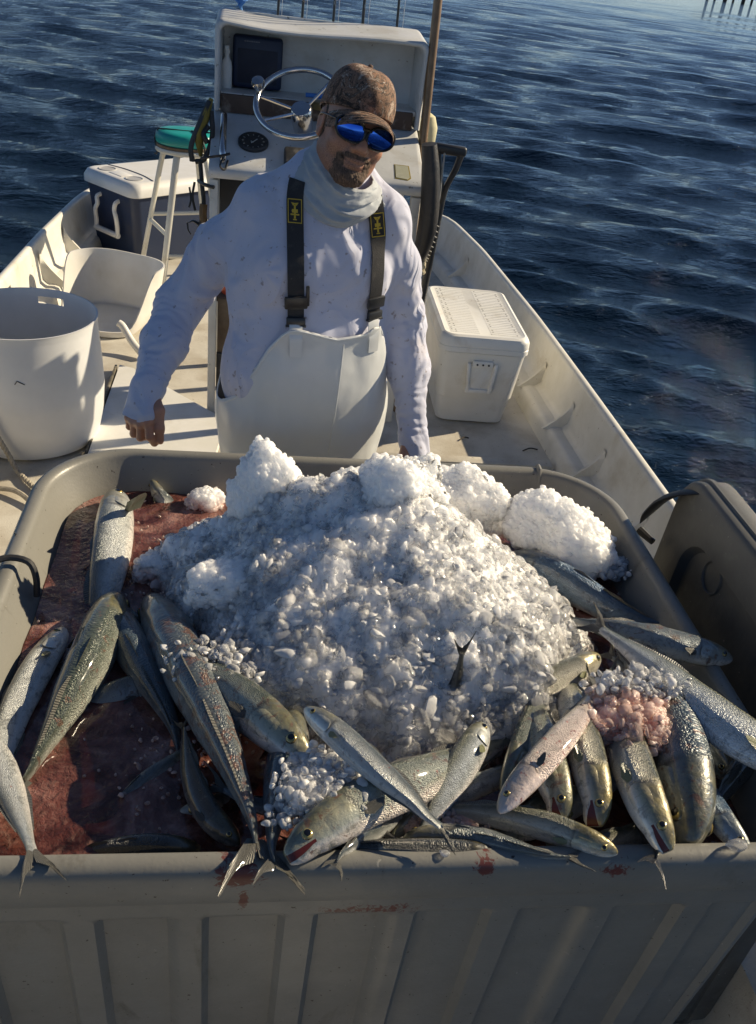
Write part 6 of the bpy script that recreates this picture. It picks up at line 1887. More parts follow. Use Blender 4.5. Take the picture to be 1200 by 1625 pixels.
# ---- torso frame: turned a little towards his left
PIV = np.array((0.158, 2.335, 0.0)); TY = R(15)
def t2w(V):
    V = np.asarray(V, float) - PIV
    return np.stack([V[..., 0] * math.cos(TY) - V[..., 1] * math.sin(TY), V[..., 0] * math.sin(TY) + V[..., 1] * math.cos(TY), V[..., 2]], -1) + PIV
def w2t(V):
    V = np.asarray(V, float) - PIV
    return np.stack([V[..., 0] * math.cos(TY) + V[..., 1] * math.sin(TY), -V[..., 0] * math.sin(TY) + V[..., 1] * math.cos(TY), V[..., 2]], -1) + PIV
ARM_R = [w2t(v) for v in ((0.022, 2.365, 1.405), (-0.088, 2.400, 1.285), (-0.190, 2.405, 1.125), (-0.226, 2.31, 1.045), (-0.258, 2.205, 0.965))]
ARM_L = [w2t(v) for v in ((0.322, 2.350, 1.408), (0.378, 2.360, 1.29), (0.418, 2.365, 1.135), (0.440, 2.31, 1.02), (0.462, 2.225, 0.855))]
TORSO = [((0.156, 2.335, 0.80), 0.192), ((0.156, 2.335, 0.95), 0.200), ((0.160, 2.335, 1.10), 0.194), ((0.163, 2.338, 1.25), 0.188), ((0.170, 2.342, 1.37), 0.160), ((0.178, 2.345, 1.43), 0.118), ((0.195, 2.335, 1.48), 0.075)]
def torso_sdf(s, off, arms=True, legs=False, hs=1.0):
    for i in range(len(TORSO) - 1):
        s.cone(TORSO[i][0], TORSO[i + 1][0], TORSO[i][1] + off, TORSO[i + 1][1] + off, 0.05, sc=(1, 0.66, 1))
    s.ell((0.158, 2.275, 1.03), (0.165 + off, 0.105 + off, 0.17 + off), 0.06)
    s.ell((0.075, 2.262, 1.29), (0.085 + off, 0.055 + off, 0.07 + off), 0.05)
    s.ell((0.250, 2.262, 1.29), (0.085 + off, 0.055 + off, 0.07 + off), 0.05)
    if arms:
        for A, rr in ((ARM_R, (0.058, 0.057, 0.053, 0.049, 0.036)), (ARM_L, (0.056, 0.053, 0.049, 0.046, 0.034))):
            s.chain(A, [r * hs + off for r in rr], 0.035)
            s.ell(A[0], np.array((0.058, 0.060, 0.058)) + off, 0.05)
        for sx, A in ((-1, ARM_R), (1, ARM_L)):      # trapezius
            s.cone((0.190 + sx * 0.02, 2.345, 1.485), A[0], 0.046 + off, 0.046 + off, 0.05)
    if legs:
        for kx, ax in ((0.065, 0.045), (0.245, 0.262)):
            s.chain([(kx + 0.0, 2.335, 0.84), (kx, 2.33, 0.48), (ax, 2.37, 0.10)], [0.118 + off, 0.078 + off, 0.052 + off], 0.05)
    return s


# ---- hands (world frame, fine grid)
def hand_sdf(side):
    if side == 'R':
        s = SDF((-0.36, 2.07, 0.80), (-0.18, 2.26, 1.02), 0.0028)
        wr, k = np.array((-0.258, 2.205, 0.965)), 0.012
        s.cone((-0.250, 2.225, 0.985), wr, 0.031, 0.030, k)
        # palm, knuckle row faces down and towards the camera's left
        kn = [np.array(v) for v in ((-0.252, 2.128, 0.905), (-0.272, 2.135, 0.893), (-0.291, 2.150, 0.888), (-0.306, 2.168, 0.892))]
        for q, v in enumerate(kn):
            s.cone(wr + (v - wr) * 0.15, v, 0.021, 0.0145 - 0.001 * q, 0.018)
        # fingers curled under: three bones each, unequal
        curl = [[(0.004, -0.010, -0.040), (0.014, 0.006, -0.066), (0.018, 0.022, -0.072)],
                [(-0.002, 0.004, -0.042), (0.014, 0.026, -0.050), (0.020, 0.036, -0.034)],
                [(-0.002, 0.008, -0.038), (0.014, 0.028, -0.044), (0.020, 0.034, -0.028)],
                [(0.000, 0.008, -0.031), (0.014, 0.024, -0.036), (0.018, 0.028, -0.022)]]
        for q, v in enumerate(kn):
            pts = [v] + [v + np.array(d) for d in curl[q]]
            r0 = (0.0112, 0.0115, 0.0108, 0.0096)[q]
            s.chain(pts, [r0, r0 * 0.94, r0 * 0.86, r0 * 0.74], 0.004)
        # thumb leaves the side of the palm and hangs down
        s.chain([wr + np.array((0.012, -0.012, -0.012)), (-0.229, 2.150, 0.925), (-0.224, 2.132, 0.884), (-0.222, 2.126, 0.850)], [0.017, 0.0165, 0.0125, 0.0095], 0.008)
    else:
        s = SDF((0.38, 2.06, 0.70), (0.56, 2.28, 0.90), 0.0030)
        wr = np.array((0.462, 2.225, 0.855))
        s.cone((0.458, 2.24, 0.88), wr, 0.030, 0.029, 0.012)
        kn = [np.array(v) for v in ((0.452, 2.150, 0.792), (0.468, 2.158, 0.782), (0.484, 2.170, 0.780), (0.497, 2.184, 0.786))]
        for q, v in enumerate(kn):
            s.cone(wr + (v - wr) * 0.15, v, 0.020, 0.014 - 0.001 * q, 0.018)
            r0 = (0.0110, 0.0113, 0.0106, 0.0094)[q]
            ln = (0.92, 1.0, 0.94, 0.78)[q]
            s.chain([v, v + np.array((-0.002, -0.012, -0.036)) * ln, v + np.array((-0.006, -0.006, -0.058)) * ln, v + np.array((-0.010, 0.006, -0.072)) * ln], [r0, r0 * 0.93, r0 * 0.85, r0 * 0.72], 0.004)
        s.chain([wr + np.array((-0.014, -0.012, -0.012)), (0.434, 2.165, 0.815), (0.428, 2.145, 0.780), (0.430, 2.136, 0.752)], [0.017, 0.0155, 0.0122, 0.0095], 0.008)
    return s


# ---- head in its own frame: x to his left, y out of the face, z up
HEAD_O = np.array((0.224, 2.292, 1.632))
_roll, _yaw, _pit = R(14), R(10), R(-4)
hz0 = np.array((math.sin(_roll), 0, math.cos(_roll)))
hy0 = np.array((math.sin(_yaw), -math.cos(_yaw), 0.0))
hy0 = hy0 - hz0 * (hz0 @ hy0); hy0 /= np.linalg.norm(hy0)
hx0 = np.cross(hy0, hz0)
hy1 = hy0 * math.cos(_pit) - hz0 * math.sin(_pit); hz1 = hz0 * math.cos(_pit) + hy0 * math.sin(_pit)
HM = np.stack([hx0, hy1, hz1], 1)
def h2w(V): return np.asarray(V, float) @ HM.T + HEAD_O
def build_head():
    s = SDF((-0.105, -0.135, -0.21), (0.105, 0.135, 0.135), 0.0026)
    s.ell((0, -0.012, 0.035), (0.077, 0.100, 0.085), 0.02)
    s.ell((0, 0.026, -0.020), (0.066, 0.066, 0.082), 0.03)
    s.ell((0, 0.030, -0.062), (0.055, 0.052, 0.045), 0.03)
    for x in (-1, 1):
        s.cone((0.050 * x, 0.008, -0.060), (0.020 * x, 0.072, -0.100), 0.022, 0.018, 0.03)
        s.ell((0.041 * x, 0.062, -0.034), (0.024, 0.020, 0.021), 0.022)
        s.cone((0.012 * x, 0.090, 0.022), (0.045 * x, 0.070, 0.020), 0.011, 0.010, 0.015)
        s.ell((0.032 * x, 0.098, 0.002), (0.019, 0.014, 0.012), 0.014, 'sub')
        s.ell((0.032 * x, 0.0755, 0.001), (0.0125, 0.0125, 0.0125), 0.003)
        s.ell((0.077 * x, -0.006, -0.008), (0.009, 0.019, 0.030), 0.006)
        s.ell((0.083 * x, -0.002, -0.006), (0.005, 0.010, 0.018), 0.006, 'sub')
        s.ell((0.079 * x, 0.002, -0.034), (0.006, 0.009, 0.010), 0.006)
    s.ell((0, 0.076, -0.104), (0.024, 0.019, 0.017), 0.02)
    s.cone((0, 0.088, 0.010), (0, 0.112, -0.030), 0.0085, 0.0125, 0.012)
    for x in (-1, 1):
        s.ell((0.0135 * x, 0.098, -0.036), (0.0095, 0.0105, 0.0085), 0.008)
        s.ell((0.0070 * x, 0.104, -0.045), (0.0036, 0.005, 0.004), 0.003, 'sub')
    s.ell((0, 0.086, -0.058), (0.030, 0.012, 0.014), 0.014)
    s.ell((0, 0.0935, -0.0625), (0.023, 0.0075, 0.0055), 0.006)
    s.ell((0, 0.0905, -0.0745), (0.020, 0.0085, 0.0065), 0.006)
    for x in (-1, 1):      # smile: mouth line turned up at the corners
        s.cone((0, 0.1015, -0.0685), (0.018 * x, 0.0965, -0.0665), 0.0022, 0.0022, 0.003, 'sub')
        s.cone((0.018 * x, 0.0965, -0.0665), (0.031 * x, 0.0855, -0.0600), 0.0022, 0.0030, 0.004, 'sub')
    s.cone((0, -0.018, -0.06), (0.0, -0.030, -0.20), 0.056, 0.060, 0.03)
    return s.mesh()


HV, HF = build_head()
HV = HV + vnormals(HV, HF) * (0.0006 * fbm(HV, 60, 3, 3))[:, None]
def beard_mask(V):
    x, y, z = V.T
    goat = sstep(0.046, 0.030, np.abs(x)) * sstep(-0.072, -0.086, z) * sstep(0.035, 0.06, y)
    side = sstep(0.052, 0.036, np.abs(x)) * sstep(0.020, 0.029, np.abs(x)) * sstep(-0.046, -0.062, z) * sstep(0.04, 0.065, y)
    mous = sstep(0.034, 0.024, np.abs(x)) * sstep(-0.0455, -0.0505, z) * sstep(-0.0625, -0.058, z) * sstep(0.07, 0.08, y)
    lip = ((np.abs(x) < 0.024) & (z < -0.059) & (z > -0.082) & (y > 0.075))
    return np.where(lip, 0, np.clip(np.maximum(np.maximum(goat, side), mous), 0, 1))
stub = np.clip(beard_mask(HV) * 0.9 + 0.70 * sstep(-0.020, -0.055, HV[:, 2]) * sstep(-0.03, 0.02, HV[:, 1]), 0, 1)
stub[HV[:, 2] < -0.135] *= 0.3
body_parts = [(h2w(HV), HF, stub)]
for sd in ('R', 'L'):
    V, F = hand_sdf(sd).mesh()
    V = V + vnormals(V, F) * (0.0006 * fbm(V, 110, 6, 3))[:, None]
    body_parts.append((V, F, np.zeros(len(V))))
sb = SDF((-0.40, 2.10, 0.0), (0.62, 2.62, 1.56), 0.010)
torso_sdf(sb, -0.016, legs=True, hs=0.86)
V, F = sb.mesh()
body_parts.append((t2w(V), F, np.zeros(len(V))))
VV, FF, AA, nb = [], [], [], 0
for V, F, A in body_parts:
    VV.append(V); FF.append(F + nb); AA.append(A); nb += len(V)
link("body", np_mesh("body", np.vstack(VV), np.vstack(FF), attr={"stubble": np.concatenate(AA)}), SKINM, man)

# ---- beard: short hair standing off the chin and upper lip
BEARDM, nt, p = mat_new("brown_beard")
co = texco(nt)
c = mixc(nt, ramp(nt, noise(nt, co, 260, 4, 0.7, 0.6, sc3=(1, 1, 0.25)), [(0.35, (0, 0, 0)), (0.7, (1, 1, 1))]).outputs[0], (0.055, 0.034, 0.023), (0.20, 0.125, 0.085))
nt.links.new(c, p.inputs["Base Color"]); p.inputs["Roughness"].default_value = 0.75
nt.links.new(bump(nt, noise(nt, co, 420, 3, 0.7, 0.4, sc3=(1, 1, 0.2)), 0.9, 0.003), p.inputs["Normal"])
mk = np.clip(beard_mask(HV) * (0.78 + 0.9 * fbm(HV, 75, 17, 3)), 0, 1)
bn = vnormals(HV, HF)
BV, BF = drop_faces(HV + bn * (mk * (0.0028 + 0.0028 * pnoise(HV, 380, 4)) - 0.0010)[:, None], HF, mk > 0.10)
link("beard", np_mesh("beard", h2w(BV), BF), BEARDM, man)
HAIRM = BEARDM

# ---- cap
CAPM, nt, p = mat_new("camouflage_cloth")
co = texco(nt)
vo = nd(nt, "ShaderNodeTexVoronoi", Scale=34.0); vo.feature = 'F1'; vo.distance = 'MANHATTAN'
wz = nd(nt, "ShaderNodeTexNoise", Scale=16.0, Detail=4.0); nt.links.new(co, wz.inputs[0])
vm = nd(nt, "ShaderNodeVectorMath", operation='MULTIPLY_ADD'); nt.links.new(wz.outputs["Color"], vm.inputs[0]); vm.inputs[1].default_value = (0.07, 0.07, 0.07); nt.links.new(co, vm.inputs[2])
nt.links.new(vm.outputs[0], vo.inputs["Vector"])
c1 = ramp(nt, noise(nt, vm.outputs[0], 22, 6, 0.7, 1.2), [(0.34, (0.016, 0.012, 0.010)), (0.44, (0.10, 0.058, 0.038)), (0.50, (0.36, 0.20, 0.125)), (0.545, (0.045, 0.032, 0.024)), (0.60, (0.62, 0.48, 0.38)), (0.655, (0.06, 0.040, 0.029)), (0.75, (0.28, 0.15, 0.09))])
c2 = ramp(nt, vo.outputs["Color"], [(0.25, (0.02, 0.015, 0.013)), (0.5, (0.15, 0.075, 0.045)), (0.75, (0.27, 0.19, 0.15))], 'CONSTANT')
c = mixc(nt, 0.22, c1.outputs[0], c2.outputs[0])
br = noise(nt, vm.outputs[0], 26, 2, 0.5, 2.5, sc3=(2.2, 0.5, 2.2))
c = mixc(nt, ramp(nt, br, [(0.58, (0, 0, 0)), (0.61, (0.85,) * 3), (0.66, (0.85,) * 3), (0.69, (0, 0, 0))]).outputs[0], c, (0.018, 0.013, 0.012))
c = mixc(nt, ramp(nt, noise(nt, co, 130, 2), [(0.71, (0, 0, 0)), (0.73, (1, 1, 1))]).outputs[0], c, (0.5, 0.45, 0.4))
nt.links.new(c, p.inputs["Base Color"]); p.inputs["Roughness"].default_value = 0.85
nt.links.new(bump(nt, noise(nt, co, 500, 2), 0.3, 0.001), p.inputs["Normal"])
cap = []
nth, nph = 72, 22
dome = []
for th_ in (0.0, -0.003):
    for i in range(nph):
        row = []
        for j in range(nth):
            a = 2 * math.pi * j / nth            # 0 = his left, 90 deg = front
            rim = 0.030 + 0.016 * max(0, math.sin(a)) - 0.030 * max(0, -math.sin(a))
            ph = i / (nph - 1.0)
            ztop = 0.133
            zz_ = rim + (ztop - rim) * math.sin(ph * math.pi / 2)
            k = math.cos(ph * math.pi / 2) ** 0.62 if i < nph - 1 else 0.02
            seam = 0.0012 * math.exp(-((((a - math.pi / 2) % (math.pi / 3)) - 0.0) / 0.035) ** 2)
            fr_ = 0.004 * max(0, math.sin(a)) * math.sin(ph * math.pi)
            row.append(((0.086 + th_ + seam) * k * math.cos(a), -0.010 + (0.108 + th_ + seam + fr_) * k * math.sin(a), zz_ + th_))
        dome.append(row)
dome = np.array(dome)
q_ = dome.reshape(-1, 3)
q_ = q_ + 0.0022 * np.stack([fbm(q_, 28, 3, 3)] * 3, 1) * (q_ / np.linalg.norm(q_, axis=1)[:, None])
dome = q_.reshape(dome.shape)
G = MB()
W = h2w(dome)
G.grid(W[:nph], closev=True); G.grid(W[nph:], closev=True, flip=True)
G.grid(np.stack([W[0], W[nph]]), closev=True, flip=True)
G.lathe([(0.001, 0.006), (0.005, 0.005), (0.007, 0.0), (0.001, -0.002)], h2w(np.array((0, -0.010, 0.133))), 12, HM)
cap_o = G.build("cap", CAPM, man, sharp=60)
G = MB()
rows = []
for lay in (0.0, -0.0035):
    for u in np.linspace(0, 1, 12):
        row = []
        for v in np.linspace(-1, 1, 29):
            a = math.pi / 2 - v * 1.12
            rx, ry = 0.086, 0.110
            x0, y0 = rx * math.cos(a), -0.010 + ry * math.sin(a)
            ext = 0.078 * (1 - abs(v) ** 2.6) ** 0.62
            x = x0 * (1 + 0.02 * u)
            y = y0 + ext * u
            z = 0.030 + 0.016 * max(0, math.sin(a)) - 0.020 * v * v - (0.002 + 0.012 * u * u) - 0.020 * u * (v * v)
            row.append((x, y, z + lay + 0.002))
        rows.append(row)
rows = np.array(rows)
W = h2w(rows)
G.grid(W[:12]); G.grid(W[12:], flip=True)
G.grid(np.stack([W[11], W[23]]), flip=True)
G.build("brim", CAPM, cap_o, sharp=60)
G = MB()
for k in (0.25, 0.5, 0.75, 0.93):
    i = int(round(k * 11))
    G.tube(W[i] + HM[:, 2] * 0.0004, 0.0006, 4)
G.build("brim_stitching", surf("cap_thread", (0.30, 0.20, 0.14), None, 0.9, bstr=0), cap_o)
# hair below the cap's edge at the temple and nape
hm = sstep(0.036, 0.020, HV[:, 2]) * sstep(-0.055, -0.03, HV[:, 2]) * sstep(0.022, 0.005, HV[:, 1]) * (np.abs(HV[:, 0]) < 0.0765)
hV, hF = drop_faces(HV + bn * (hm * (0.0035 + 0.002 * pnoise(HV, 300, 8)) - 0.001)[:, None], HF, hm > 0.05)
link("hair", np_mesh("hair", h2w(hV), hF), HAIRM, man)

# ---- sunglasses
sg_ = bpy.data.objects.new("sunglasses", None); COL.objects.link(sg_); sg_.parent = man; sg_.matrix_parent_inverse = Matrix.Translation(-world_loc(man)); sg_.location = tuple(HEAD_O)
sg_.empty_display_size = 0.05
LENSM, nt, p = mat_new("blue_mirror_lens")
p.inputs["Base Color"].default_value = (0.035, 0.16, 0.75, 1); p.inputs["Metallic"].default_value = 1.0; p.inputs["Roughness"].default_value = 0.06
p.inputs["Coat Weight"].default_value = 0.6; p.inputs["Coat Roughness"].default_value = 0.03
FRAMEM = surf("black_frame", (0.012, 0.012, 0.013), None, 0.3, bstr=0)
def lens_pt(sx, r, a, off=0.0):
    ca, sa = math.cos(a), math.sin(a)
    ux = 0.0335 * (abs(ca) ** 0.85) * (1 if ca > 0 else -1) * r
    uz = 0.0235 * (abs(sa) ** 0.85) * (1 if sa > 0 else -1) * r
    uz += 0.0035 * ca * r                       # outer end swept up
    x = 0.0375 + ux
    y = 0.112 - 0.16 * max(0, x - 0.012) ** 1.35 * 3.2 - 0.55 * uz * uz * 10 + off
    return (sx * x, y, 0.000 + uz)
for sx in (-1, 1):
    aa = np.linspace(0, 2 * math.pi, 48, endpoint=False)
    G = MB()
    rings = [[lens_pt(sx, r, a) for a in aa] for r in (0.02, 0.35, 0.65, 0.85, 1.0)]
    G.grid(h2w(np.array(rings)), closev=True)
    G.build("lens", LENSM, sg_, sharp=80)
    G = MB()
    ring = np.array([lens_pt(sx, 1.03, a, 0.0006) for a in np.concatenate([aa, aa[:1]])])
    G.tube(h2w(ring), 0.0032, 8, caps=False)
    o_ = np.array(lens_pt(sx, 1.0, 0.35))
    G.tube(h2w(smooth_path([o_, (sx * 0.0745, o_[1] - 0.014, 0.012), (sx * 0.0805, 0.035, 0.010), (sx * 0.083, 0.0, 0.006), (sx * 0.079, -0.03, -0.006)], 20)), 0.0036, 8, squash=0.6)
    G.build("rim", FRAMEM, sg_)
G = MB()
G.tube(h2w(smooth_path([(-0.010, 0.111, 0.010), (0.0, 0.1145, 0.0115), (0.010, 0.111, 0.010)], 8)), 0.0040, 8)
G.build("bridge", FRAMEM, sg_)

# ---- shirt
ss = SDF((-0.44, 2.06, 0.76), (0.62, 2.64, 1.58), 0.0058)
torso_sdf(ss, 0.004)
# the right sleeve runs on over the back of the hand, the left one to the wrist
wr = w2t((-0.258, 2.205, 0.965))
s_kn = [w2t(v) for v in ((-0.255, 2.135, 0.915), (-0.282, 2.146, 0.901), (-0.302, 2.166, 0.900))]
for v in s_kn: ss.cone(wr, v, 0.034, 0.0205, 0.02)
wl = w2t((0.462, 2.225, 0.855))
ss.cone(wl, w2t((0.470, 2.195, 0.825)), 0.034, 0.032, 0.02)
for v in ((0.458, 2.160, 0.800), (0.476, 2.166, 0.790), (0.494, 2.182, 0.792)): ss.cone(w2t((0.466, 2.21, 0.84)), w2t(v), 0.031, 0.020, 0.02)
# drape: slack cloth under the right arm and bagged over the bib at his right side
ss.ell(w2t((0.005, 2.33, 1.24)), (0.055, 0.07, 0.10), 0.06)
ss.ell((-0.010, 2.315, 1.00), (0.060, 0.085, 0.09), 0.05)
SV, SF = ss.mesh()
SN = vnormals(SV, SF)
def seg_param(V, A):
    """arc parameter (m) and radial direction of points near an arm chain"""
    A = np.array(A); best = np.full(len(V), 1e9); par = np.zeros(len(V)); acc = 0
    for i in range(len(A) - 1):
        ab = A[i + 1] - A[i]; L = np.linalg.norm(ab)
        t = np.clip(((V - A[i]) @ ab) / (L * L), 0, 1)
        d = np.linalg.norm(V - A[i] - t[:, None] * ab, axis=1)
        m = d < best
        best[m] = d[m]; par[m] = acc + t[m] * L; acc += L
    return par, best
disp = np.zeros(len(SV))
for A, sd in ((ARM_R, 1), (ARM_L, 2)):
    par, dist = seg_param(SV, A)
    near = sstep(0.085, 0.065, dist)
    # bunched rings on the forearm, slanting folds at the elbow and shoulder
    ph = par * 210 + 13.0 * fbm(SV, 11, sd, 2) + 4.0 * SN[:, 0]
    ring_amp = sstep(0.28, 0.42, par) * 0.0022 * (0.35 + 1.3 * np.clip(fbm(SV, 16, sd + 9, 2) + 0.3, 0, 1))
    disp += near * ring_amp * (np.abs(np.sin(ph * 0.5)) * 2 - 1)
    ph2 = par * 95 + 6 * fbm(SV, 7, sd + 4, 2) + 9 * SN[:, 1]
    disp += near * 0.0045 * sstep(0.12, 0.2, par) * sstep(0.36, 0.28, par) * np.sin(ph2)
tq = np.array([0.16, 2.2, 1.2])
# folds fanning from the armpits and across the chest
def ridged(P, s, seed): return 1 - 2 * np.abs(fbm(P, s, seed, 2))
for (cx, cy, cz, amt, fr) in ((-0.01, 2.27, 1.30, 0.0105, 8), (0.345, 2.26, 1.30, 0.0105, 8)):
    d = SV - np.array((cx, cy, cz)); rad = np.linalg.norm(d, axis=1)
    an = np.arctan2(d[:, 2], d[:, 0] * np.sign(0.16 - cx))
    wv_ = np.sin(an * fr + 6.0 * fbm(SV, 7, int(cx * 100) + 50, 2))
    disp += 0.55 * amt * sstep(0.24, 0.05, rad) * sstep(0.02, 0.09, rad) * wv_ * 0.6 * sstep(-2.9, -2.2, an) * sstep(1.6, 0.9, an)
st3 = SV * np.array((1.0, 1.0, 0.38)) + np.stack([0.25 * SV[:, 2], 0 * SV[:, 0], 0 * SV[:, 0]], 1)
tors = sstep(0.0, 0.1, SV[:, 2] - 0.9)
disp += 0.009 * tors * (ridged(st3, 6.5, 21) - 0.55) + 0.002 * fbm(SV, 16, 23, 3)
# the braces press the cloth flat under them
_w = t2w(SV)
flat = np.maximum(sstep(0.050, 0.028, np.abs(_w[:, 0] - np.interp(_w[:, 2], [1.18, 1.5], [0.112, 0.095]))), sstep(0.050, 0.028, np.abs(_w[:, 0] - np.interp(_w[:, 2], [1.18, 1.37, 1.5], [0.316, 0.309, 0.287])))) * (_w[:, 1] < 2.33)
disp *= 1 - 0.85 * flat
SV = SV + SN * disp[:, None]
keepm = ~((SV[:, 2] > 1.50) & (np.hypot(SV[:, 0] - 0.195, SV[:, 1] - 2.335) < 0.05))
SW = t2w(SV)
# open the cuffs
kr = ((SW - np.array((-0.285, 2.150, 0.892))) @ np.array((-0.42, -0.50, -0.75)) < 0.004) | (SW[:, 0] > 0.0) | (SW[:, 2] > 1.0)
kl = ((SW - np.array((0.476, 2.158, 0.785))) @ np.array((0.2, -0.65, -0.75)) < 0.002) | (SW[:, 0] < 0.42) | (SW[:, 2] > 0.95)
SWk, SFk = drop_faces(SW, SF, keepm & kr & kl)
shirt = link("shirt", np_mesh("shirt", SWk, SFk), SHIRTM, man)
shirt_bvh = BVHTree.FromPolygons([tuple(v) for v in SWk], [tuple(f) for f in SFk.tolist()])

# ---- overalls
sbb = SDF((-0.14, 2.06, 0.0), (0.50, 2.62, 1.24), 0.0075)
for i in range(4):
    sbb.cone(TORSO[i][0], TORSO[i + 1][0], TORSO[i][1] + 0.016, TORSO[i + 1][1] + 0.016, 0.05, sc=(1, 0.68, 1))
sbb.ell((0.158, 2.272, 1.02), (0.178, 0.106, 0.20), 0.06)
sbb.cone((0.075, 2.240, 1.19), (0.250, 2.240, 1.19), 0.062, 0.062, 0.06)
sbb.cone((0.070, 2.262, 1.30), (0.255, 2.262, 1.30), 0.062, 0.062, 0.06)
for kx, ax in ((0.065, 0.045), (0.245, 0.262)):
    sbb.chain([(kx, 2.335, 0.86), (kx, 2.33, 0.48), (ax, 2.37, 0.12)], [0.142, 0.112, 0.10], 0.05)
OV, OF = sbb.mesh()
ON = vnormals(OV, OF)
OV = OV + ON * (0.0060 * (ridged(OV * np.array((1, 1, 0.30)), 8, 31) - 0.5) * sstep(1.18, 1.05, OV[:, 2]) + 0.004 * fbm(OV, 9, 33, 3))[:, None]
OW = t2w(OV)
def bib_top(P):
    x = P[:, 0]
    front = np.interp(x, [-0.12, -0.065, -0.03, 0.010, 0.050, 0.082, 0.100, 0.115, 0.16, 0.22, 0.29, 0.318, 0.335, 0.352, 0.375, 0.42],
                         [0.905, 0.925, 0.955, 1.035, 1.115, 1.158, 1.172, 1.174, 1.162, 1.146, 1.152, 1.168, 1.165, 1.12, 1.03, 0.93])
    back = 0.96
    k = sstep(2.33, 2.27, P[:, 1])
    return back * (1 - k) + front * k
zc = bib_top(OW)
ov = OW[:, 2] - zc
kf = (ov[OF] < 0).any(1)
OFk = OF[kf]
OW2 = OW.copy(); OW2[:, 2] = np.minimum(OW[:, 2], zc)
us = np.unique(OFk); mp_ = np.full(len(OW2), -1, np.int32); mp_[us] = np.arange(len(us))
OWk, OFk = OW2[us], mp_[OFk]
bib = link("bib_overalls", np_mesh("bib_overalls", OWk, OFk), BIBM, man)
sd_ = bib.modifiers.new("thick", 'SOLIDIFY'); sd_.thickness = 0.0035; sd_.offset = 1.0
bib_bvh = BVHTree.FromPolygons([tuple(v) for v in OWk], [tuple(f) for f in OFk.tolist()])

def drape(x, z, off, both=True):
    best = None
    for b in ((shirt_bvh, bib_bvh) if both else (bib_bvh,)):
        h_ = b.ray_cast(Vector((x, 1.6, z)), Vector((0, 1, 0)))
        if h_[0] is not None and (best is None or h_[0].y < best): best = h_[0].y
    return None if best is None else best - off


def smooth_y(P, n=6):
    P = P.copy()
    for _ in range(n):
        P[1:-1, 1] = 0.25 * P[:-2, 1] + 0.5 * P[1:-1, 1] + 0.25 * P[2:, 1]
    return P


def ribbon(name, pts, width, off, thick, mat, parent, z_over=True, n=60, tail=()):
    """flat band laid on the clothes along (x,z) points"""
    P = arc_resample(smooth_path([(a, 0.0, b) for a, b in pts], 80), n)
    C = []
    for x, y, z in P:
        yy = drape(x, z, off)
        C.append((x, yy if yy is not None else (C[-1][1] if C else 2.2), z))
    C = smooth_y(np.array(C), 10)
    T = np.gradient(C, axis=0); T /= np.linalg.norm(T, axis=1)[:, None]
    rows = []
    for i in range(n):
        w = np.array((1.0, 0.05, 0.0)); w -= T[i] * (T[i] @ w); w /= np.linalg.norm(w)
        e = 0.012
        yl, yr = drape(C[i][0] - width * 0.5, C[i][2], off), drape(C[i][0] + width * 0.5, C[i][2], off)
        sl = 0.0
        if yl is not None and yr is not None: sl = np.clip((yr - yl) / width, -0.7, 0.7)
        w[1] += sl; w /= np.linalg.norm(w)
        nn = np.cross(T[i], w); nn /= np.linalg.norm(nn)
        if nn[1] > 0: nn = -nn
        rows.append([C[i] - w * width / 2, C[i] - w * width / 2 + nn * thick, C[i] + nn * thick * 1.4, C[i] + w * width / 2 + nn * thick, C[i] + w * width / 2])
    # smooth the twist
    rows = np.array(rows)
    for _ in range(8):
        rows[1:-1] = 0.25 * rows[:-2] + 0.5 * rows[1:-1] + 0.25 * rows[2:]
    G = MB(); G.grid(rows, closev=True)
    o = G.build(name, mat, parent, sharp=60)
    return o, C, rows


S_L = [(0.098, 1.505), (0.094, 1.478), (0.095, 1.448), (0.101, 1.35), (0.107, 1.26), (0.112, 1.178)]
S_R = [(0.289, 1.488), (0.298, 1.44), (0.309, 1.37), (0.313, 1.28), (0.316, 1.178)]
def on_band(rows, C, z, dx=0.0, off=0.001):
    i = int(np.argmin(np.abs(C[:, 2] - z)))
    a, b = rows[i][1], rows[i][3]
    w = (b - a) / np.linalg.norm(b - a)
    t = C[max(i - 2, 0)] - C[min(i + 2, len(C) - 1)]; t /= np.linalg.norm(t)
    n = np.cross(w, t); n /= np.linalg.norm(n)
    if n[1] > 0: n = -n
    return rows[i][2] + w * dx + n * off, w, t, n


